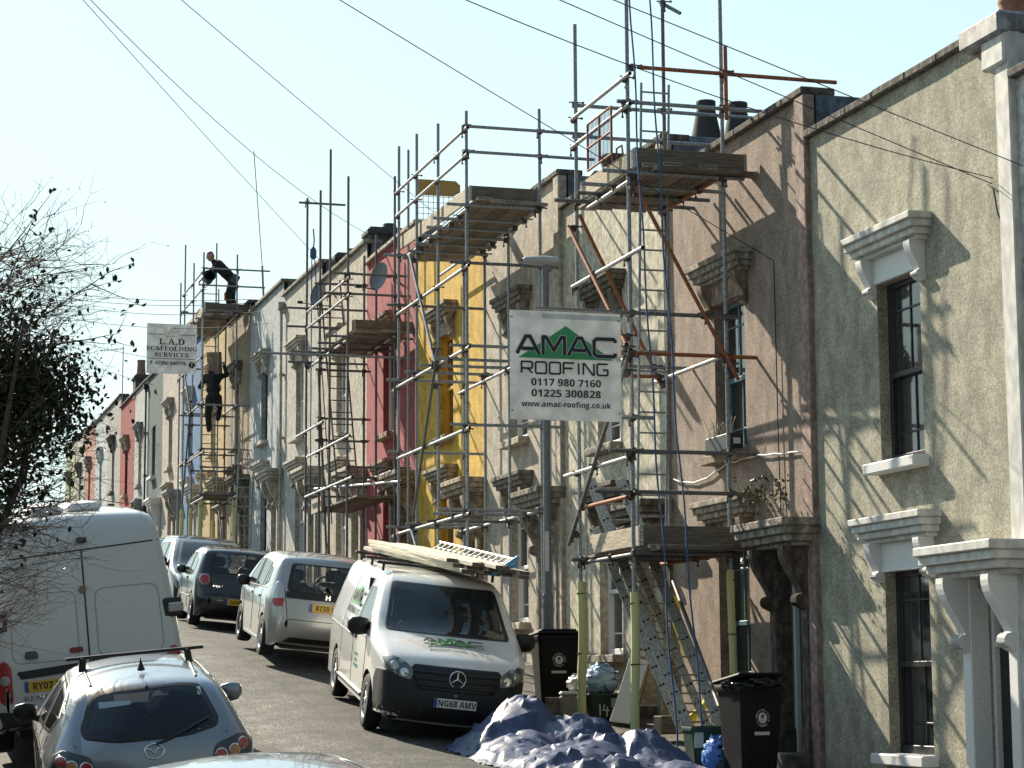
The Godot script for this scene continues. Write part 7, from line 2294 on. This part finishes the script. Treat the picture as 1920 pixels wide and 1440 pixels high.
# ---------- people ----------
# body from joints: tapered capsules joined by a smooth minimum, meshed with surface nets
func sdf_mesh(bones: Array, cell: float, k: float) -> MB:
	var lo := Vector3.INF
	var hi := -Vector3.INF
	for b in bones:
		for i in 2:
			var p: Vector3 = b[i * 2]
			var r: float = b[i * 2 + 1]
			lo = lo.min(p - Vector3.ONE * (r + 0.06)); hi = hi.max(p + Vector3.ONE * (r + 0.06))
	var n := Vector3i(((hi - lo) / cell).ceil()) + Vector3i.ONE
	var d := PackedFloat32Array()
	d.resize(n.x * n.y * n.z); d.fill(9.0)
	for b in bones:
		var a: Vector3 = b[0]
		var ra: float = b[1]
		var c: Vector3 = b[2]
		var rc: float = b[3]
		var m := maxf(ra, rc) + 0.07
		var l0 := Vector3i(((a.min(c) - Vector3.ONE * m - lo) / cell).floor()).clamp(Vector3i.ZERO, n - Vector3i.ONE)
		var l1 := Vector3i(((a.max(c) + Vector3.ONE * m - lo) / cell).ceil()).clamp(Vector3i.ZERO, n - Vector3i.ONE)
		var ac := c - a
		var ll := maxf(ac.length_squared(), 1e-8)
		for z in range(l0.z, l1.z + 1):
			for y in range(l0.y, l1.y + 1):
				for x in range(l0.x, l1.x + 1):
					var p := lo + Vector3(x, y, z) * cell
					var t := clampf((p - a).dot(ac) / ll, 0, 1)
					var v := p.distance_to(a + ac * t) - lerpf(ra, rc, t)
					var id := x + n.x * (y + n.y * z)
					var o := d[id]
					var h := clampf(0.5 + 0.5 * (o - v) / k, 0, 1)
					d[id] = lerpf(o, v, h) - k * h * (1 - h)
	var g := MB.new()
	var vid := {}
	for z in n.z - 1:
		for y in n.y - 1:
			for x in n.x - 1:
				var id := x + n.x * (y + n.y * z)
				var s := Vector3.ZERO
				var cnt := 0
				var v := [d[id], d[id + 1], d[id + n.x], d[id + n.x + 1], d[id + n.x * n.y], d[id + n.x * n.y + 1], d[id + n.x * n.y + n.x], d[id + n.x * n.y + n.x + 1]]
				var inside := 0
				for i in 8: inside += 1 if v[i] < 0 else 0
				if inside == 0 or inside == 8: continue
				for e in [[0, 1], [2, 3], [4, 5], [6, 7], [0, 2], [1, 3], [4, 6], [5, 7], [0, 4], [1, 5], [2, 6], [3, 7]]:
					var a: float = v[e[0]]
					var c: float = v[e[1]]
					if (a < 0) != (c < 0):
						var t := a / (a - c)
						var pa := Vector3(e[0] & 1, (e[0] >> 1) & 1, (e[0] >> 2) & 1)
						var pc := Vector3(e[1] & 1, (e[1] >> 1) & 1, (e[1] >> 2) & 1)
						s += pa.lerp(pc, t); cnt += 1
				vid[id] = g.v.size()
				g.v.append(lo + (Vector3(x, y, z) + s / cnt) * cell)
				var gx: float = v[1] + v[3] + v[5] + v[7] - v[0] - v[2] - v[4] - v[6]
				var gy: float = v[2] + v[3] + v[6] + v[7] - v[0] - v[1] - v[4] - v[5]
				var gz: float = v[4] + v[5] + v[6] + v[7] - v[0] - v[1] - v[2] - v[3]
				g.n.append(Vector3(gx, gy, gz).normalized()); g.t.append(Vector2.ZERO)
	for id in vid:
		var x: int = id % n.x
		var y: int = (id / n.x) % n.y
		var z: int = id / (n.x * n.y)
		for ax in 3:
			var st: int = [1, n.x, n.x * n.y][ax]
			var u: int = [n.x, n.x * n.y, 1][ax]
			var w: int = [n.x * n.y, 1, n.x][ax]
			if (d[id] < 0) == (d[id + st] < 0): continue
			if not (vid.has(id - u) and vid.has(id - w) and vid.has(id - u - w)): continue
			var q := [vid[id], vid[id - u], vid[id - u - w], vid[id - w]]
			if d[id] < 0: q.reverse()
			for j in [0, 1, 2, 0, 2, 3]: g.ix.append(q[j])
	return g

func hand(bones: Array, wrist: Vector3, dir: Vector3, palm_n: Vector3, curl: float) -> void:
	var d := dir.normalized()
	var s := d.cross(palm_n).normalized()
	var pn := s.cross(d).normalized()
	var e := wrist + d * 0.085
	for i in 4:
		var o := (i - 1.5) * 0.021
		var base := e + s * o
		bones.append([wrist + s * o * 0.6, 0.017, base, 0.012])
		var l: float = [0.036, 0.043, 0.040, 0.031][i]
		var q := base
		var dd := d
		for j in 3:
			dd = dd.rotated(s, curl * (0.8 if j == 0 else 1.0)).normalized()
			var r: Vector3 = q + dd * l * float([1.0, 0.75, 0.6][j])
			bones.append([q, 0.0105 - j * 0.001, r, 0.0095 - j * 0.001])
			q = r
	var tb := wrist + d * 0.03 - s * 0.03
	var t1 := tb + (d * 0.6 - s * 0.6 + pn * 0.4).normalized() * 0.04
	bones.append([tb, 0.014, t1, 0.012]); bones.append([t1, 0.012, t1 + (d + pn * 0.6 * curl).normalized() * 0.032, 0.009])

func head(t: Node3D, at: Vector3, look: Vector3, skin: Material, hair_m: Material, bald := 0.0) -> void:
	var z := look.normalized()
	var x := Vector3.UP.cross(z).normalized()
	var y := z.cross(x)
	var B := Basis(x, y, z)
	var h := func(v: Vector3) -> Vector3: return at + B * v
	var b := [[h.call(Vector3(0, 0.035, -0.02)), 0.082, h.call(Vector3(0, 0.03, 0.02)), 0.078], [h.call(Vector3(0, -0.03, 0.03)), 0.062, h.call(Vector3(0, -0.075, 0.045)), 0.04], [h.call(Vector3(0, 0.012, 0.09)), 0.012, h.call(Vector3(0, -0.022, 0.112)), 0.015],
		[h.call(Vector3(-0.03, 0.03, 0.085)), 0.012, h.call(Vector3(0.03, 0.03, 0.085)), 0.012], [h.call(Vector3(-0.018, -0.052, 0.086)), 0.008, h.call(Vector3(0.018, -0.052, 0.086)), 0.008],
		[h.call(Vector3(-0.08, 0.015, -0.01)), 0.014, h.call(Vector3(-0.083, -0.02, -0.008)), 0.011], [h.call(Vector3(0.08, 0.015, -0.01)), 0.014, h.call(Vector3(0.083, -0.02, -0.008)), 0.011],
		[h.call(Vector3(0, -0.03, -0.03)), 0.055, h.call(Vector3(0, -0.14, -0.045)), 0.056]]
	obj("head", sdf_mesh(b, 0.008, 0.02), skin, t)
	var hb := [[h.call(Vector3(0, 0.062, -0.035)), 0.074, h.call(Vector3(0, 0.066, 0.015)), 0.062], [h.call(Vector3(0, 0.0, -0.062)), 0.06, h.call(Vector3(0, -0.04, -0.06)), 0.045]]
	obj("hair", sdf_mesh(hb, 0.01, 0.03), hair_m, t)
	for s in [-1.0, 1.0]:
		var e := MB.new()
		e.lathe([Vector2(0, -0.009), Vector2(0.008, -0.004), Vector2(0.008, 0.004), Vector2(0, 0.009)], 8, Transform3D(Basis(), h.call(Vector3(s * 0.03, 0.012, 0.082))))
		obj("eye", e, M.black, t)

func figure(t: Node3D, J: Dictionary, top: Material, legs: Material, boots: Material, skin: Material, sole: Material) -> void:
	var tb := [[J.pelvis, 0.14, J.belly, 0.14], [J.belly, 0.14, J.chest, 0.155], [J.chest - J.across * 0.1, 0.125, J.chest + J.across * 0.1, 0.125], [J.belly - J.across * 0.06, 0.125, J.belly + J.across * 0.06, 0.125], [J.chest, 0.12, J.neck, 0.062], [J.sl, 0.07, J.chest, 0.1], [J.sr, 0.07, J.chest, 0.1]]
	tb.append([J.sl, 0.075, J.el, 0.058]); tb.append([J.el, 0.058, J.wl, 0.044]); tb.append([J.sr, 0.075, J.er, 0.058]); tb.append([J.er, 0.058, J.wr, 0.044])
	var lb := [[J.pelvis - J.across * 0.08, 0.118, J.pelvis + J.across * 0.08, 0.118], [J.hl, 0.118, J.kl, 0.085], [J.kl, 0.085, J.al, 0.07], [J.hr, 0.118, J.kr, 0.085], [J.kr, 0.085, J.ar, 0.07]]
	obj("trousers", sdf_mesh(lb, 0.016, 0.03), legs, t)
	obj("body", sdf_mesh(tb, 0.016, 0.035), top, t)
	var hb := []
	hand(hb, J.wl, J.hdl, J.pl, 0.5)
	obj("hand", sdf_mesh(hb, 0.006, 0.006), skin, t)
	hb = []
	hand(hb, J.wr, J.hdr, J.pr, 0.7)
	obj("hand", sdf_mesh(hb, 0.006, 0.006), skin, t)
	for q in [[J.al, J.tl], [J.ar, J.tr]]:
		var bb := [[q[0] + Vector3(0, 0.03, 0), 0.055, q[0] - Vector3(0, 0.02, 0), 0.055], [q[0] - Vector3(0, 0.045, 0), 0.046, q[1], 0.038]]
		var boot := obj("boot", sdf_mesh(bb, 0.012, 0.02), boots, t)
		obj("sole", sdf_mesh([[q[0] - Vector3(0, 0.085, 0), 0.026, q[1] - Vector3(0, 0.03, 0), 0.024]], 0.012, 0.01), sole, boot)

func make_people() -> void:
	var skin := mat(Color(0.42, 0.24, 0.17), 0.6)
	var hair := mat(Color(0.05, 0.04, 0.035), 0.8)
	var grey_hair := mat(Color(0.25, 0.23, 0.21), 0.8)
	var dark := surf(Color(0.017, 0.018, 0.023), "ren", 0.4, "ren_n", 0.6, 0.9)
	var jeans := surf(Color(0.02, 0.024, 0.034), "ren", 0.4, "ren_n", 0.6, 0.9)
	var boots := mat(Color(0.03, 0.025, 0.02), 0.7)
	var sole := mat(Color(0.5, 0.48, 0.44), 0.8)
	# bending on the top platform, facing out to the street
	var t := thing("person", "worker in dark clothes bending over on top of the far scaffold", "person", V(0.46, 10.24, 60.5), 0, "workers on the far scaffold")
	t.scale = Vector3.ONE * 1.08
	var J := {"across": Vector3(0, 0, 1), "pelvis": Vector3(0.14, 1.0, 0), "belly": Vector3(-0.03, 1.17, 0), "chest": Vector3(-0.24, 1.36, 0), "neck": Vector3(-0.37, 1.47, 0),
		"sl": Vector3(-0.27, 1.37, 0.19), "el": Vector3(-0.40, 1.09, 0.24), "wl": Vector3(-0.52, 0.84, 0.2), "sr": Vector3(-0.27, 1.37, -0.19), "er": Vector3(-0.46, 1.16, -0.22), "wr": Vector3(-0.62, 1.0, -0.12),
		"hl": Vector3(0.14, 0.96, 0.1), "kl": Vector3(0.0, 0.52, 0.13), "al": Vector3(0.12, 0.09, 0.12), "tl": Vector3(-0.06, 0.04, 0.13), "hr": Vector3(0.15, 0.96, -0.1), "kr": Vector3(0.16, 0.5, -0.14), "ar": Vector3(0.3, 0.09, -0.13), "tr": Vector3(0.14, 0.04, -0.14),
		"hdl": Vector3(-0.4, -1, 0), "pl": Vector3(-1, 0.3, 0), "hdr": Vector3(-1, -0.5, 0.1), "pr": Vector3(0, -1, 0)}
	figure(t, J, dark, jeans, boots, skin, sole)
	head(t, Vector3(-0.45, 1.58, 0.02), Vector3(-0.9, -0.38, 0.25), skin, hair)
	obj("knee_pad", bxm(Vector3(-0.075, 0.53, 0.14), Vector3(0.04, 0.2, 0.12), 0.015), mat(Color(0.5, 0.27, 0.08), 0.8), t)
	var pouch := MB.new()
	pouch.box(Vector3(0.18, 0.98, 0.18), Vector3(0.2, 0.26, 0.1), Basis(Vector3.BACK, -0.5), 0.03)
	obj("tool_pouch", pouch, mat(Color(0.06, 0.09, 0.13), 0.8), t)
	# bucket, hoist and kit on the platform
	var bk := thing("bucket", "dark bucket hanging from the hoist beside the bending worker", "bucket", V(1.12, 11.15, 59.5))
	var g := MB.new()
	g.lathe([Vector2(0, -0.16), Vector2(0.11, -0.16), Vector2(0.165, 0.13), Vector2(0.175, 0.13), Vector2(0.175, 0.15), Vector2(0.15, 0.15), Vector2(0.1, -0.1)], 18, Transform3D(Basis(Vector3.RIGHT, 1.2), Vector3.ZERO))
	obj("tub", g, surf(Color(0.02, 0.03, 0.045), "fine", 0.3, "", 1, 0.5), bk)
	g = MB.new(); g.tube([Vector3(-0.16, 0.0, 0.05), Vector3(-0.06, 0.2, 0.02), Vector3(0.05, 0.22, 0.02), Vector3(0.16, 0.0, 0.05)], 0.007, 5)
	obj("handle", g, M.dark, bk)
	var kit := bag("tool_bag", "black kit bag with orange trim lying on the far scaffold", "bag", V(0.95, 10.23, 61.0), Vector3(0.55, 0.4, 1.2), mat(Color(0.02, 0.022, 0.028), 0.7), 31, 0.5)
	obj("orange_flap", bxm(Vector3(-0.02 + 0.2, 0.16, 0.5), Vector3(0.16, 0.18, 0.05), 0.02), mat(Color(0.55, 0.28, 0.05), 0.7), kit)
	# climbing the ladder, back to us
	t = thing("person", "worker climbing the ladder with a board, seen from behind", "person", V(0.92, 6.9, 59.85), 0, "workers on the far scaffold")
	t.scale = Vector3.ONE * 1.08
	J = {"across": Vector3(1, 0, 0), "pelvis": Vector3(0.02, 0.88, 0.1), "belly": Vector3(0.0, 1.1, 0.08), "chest": Vector3(-0.01, 1.36, 0.02), "neck": Vector3(-0.05, 1.54, -0.03),
		"sl": Vector3(-0.2, 1.42, 0.0), "el": Vector3(-0.33, 1.16, 0.02), "wl": Vector3(-0.27, 1.16, -0.16), "sr": Vector3(0.18, 1.43, 0.0), "er": Vector3(0.36, 1.5, -0.06), "wr": Vector3(0.3, 1.73, -0.1),
		"hl": Vector3(-0.09, 0.85, 0.08), "kl": Vector3(-0.12, 0.45, 0.02), "al": Vector3(-0.1, 0.08, 0.1), "tl": Vector3(-0.1, 0.05, -0.06), "hr": Vector3(0.11, 0.86, 0.06), "kr": Vector3(0.22, 0.72, -0.3), "ar": Vector3(0.15, 0.38, -0.05), "tr": Vector3(0.15, 0.36, -0.2),
		"hdl": Vector3(0.2, 0.3, -1), "pl": Vector3(1, 0, 0), "hdr": Vector3(-0.1, 1, -0.2), "pr": Vector3(0, 0, -1)}
	figure(t, J, dark, dark, boots, skin, sole)
	head(t, Vector3(-0.16, 1.66, -0.02), Vector3(-0.6, 0.25, -0.8), skin, grey_hair)
	var cb := obj("carried_board", bxm(Vector3(0, 0, 0), Vector3(0.42, 0.7, 0.02), 0.004, Basis(Vector3.BACK, 0.06)), M.board)
	cb.position = V(0.82, 8.85, 60.25)
	tag(cb, "plywood sheet held up in front of the climbing worker", "board")

func _ready() -> void:
	setup()
	make_materials()
	make_ground()
	make_houses()
	make_scaffolds()
	make_cars()
	make_street()
	make_people()
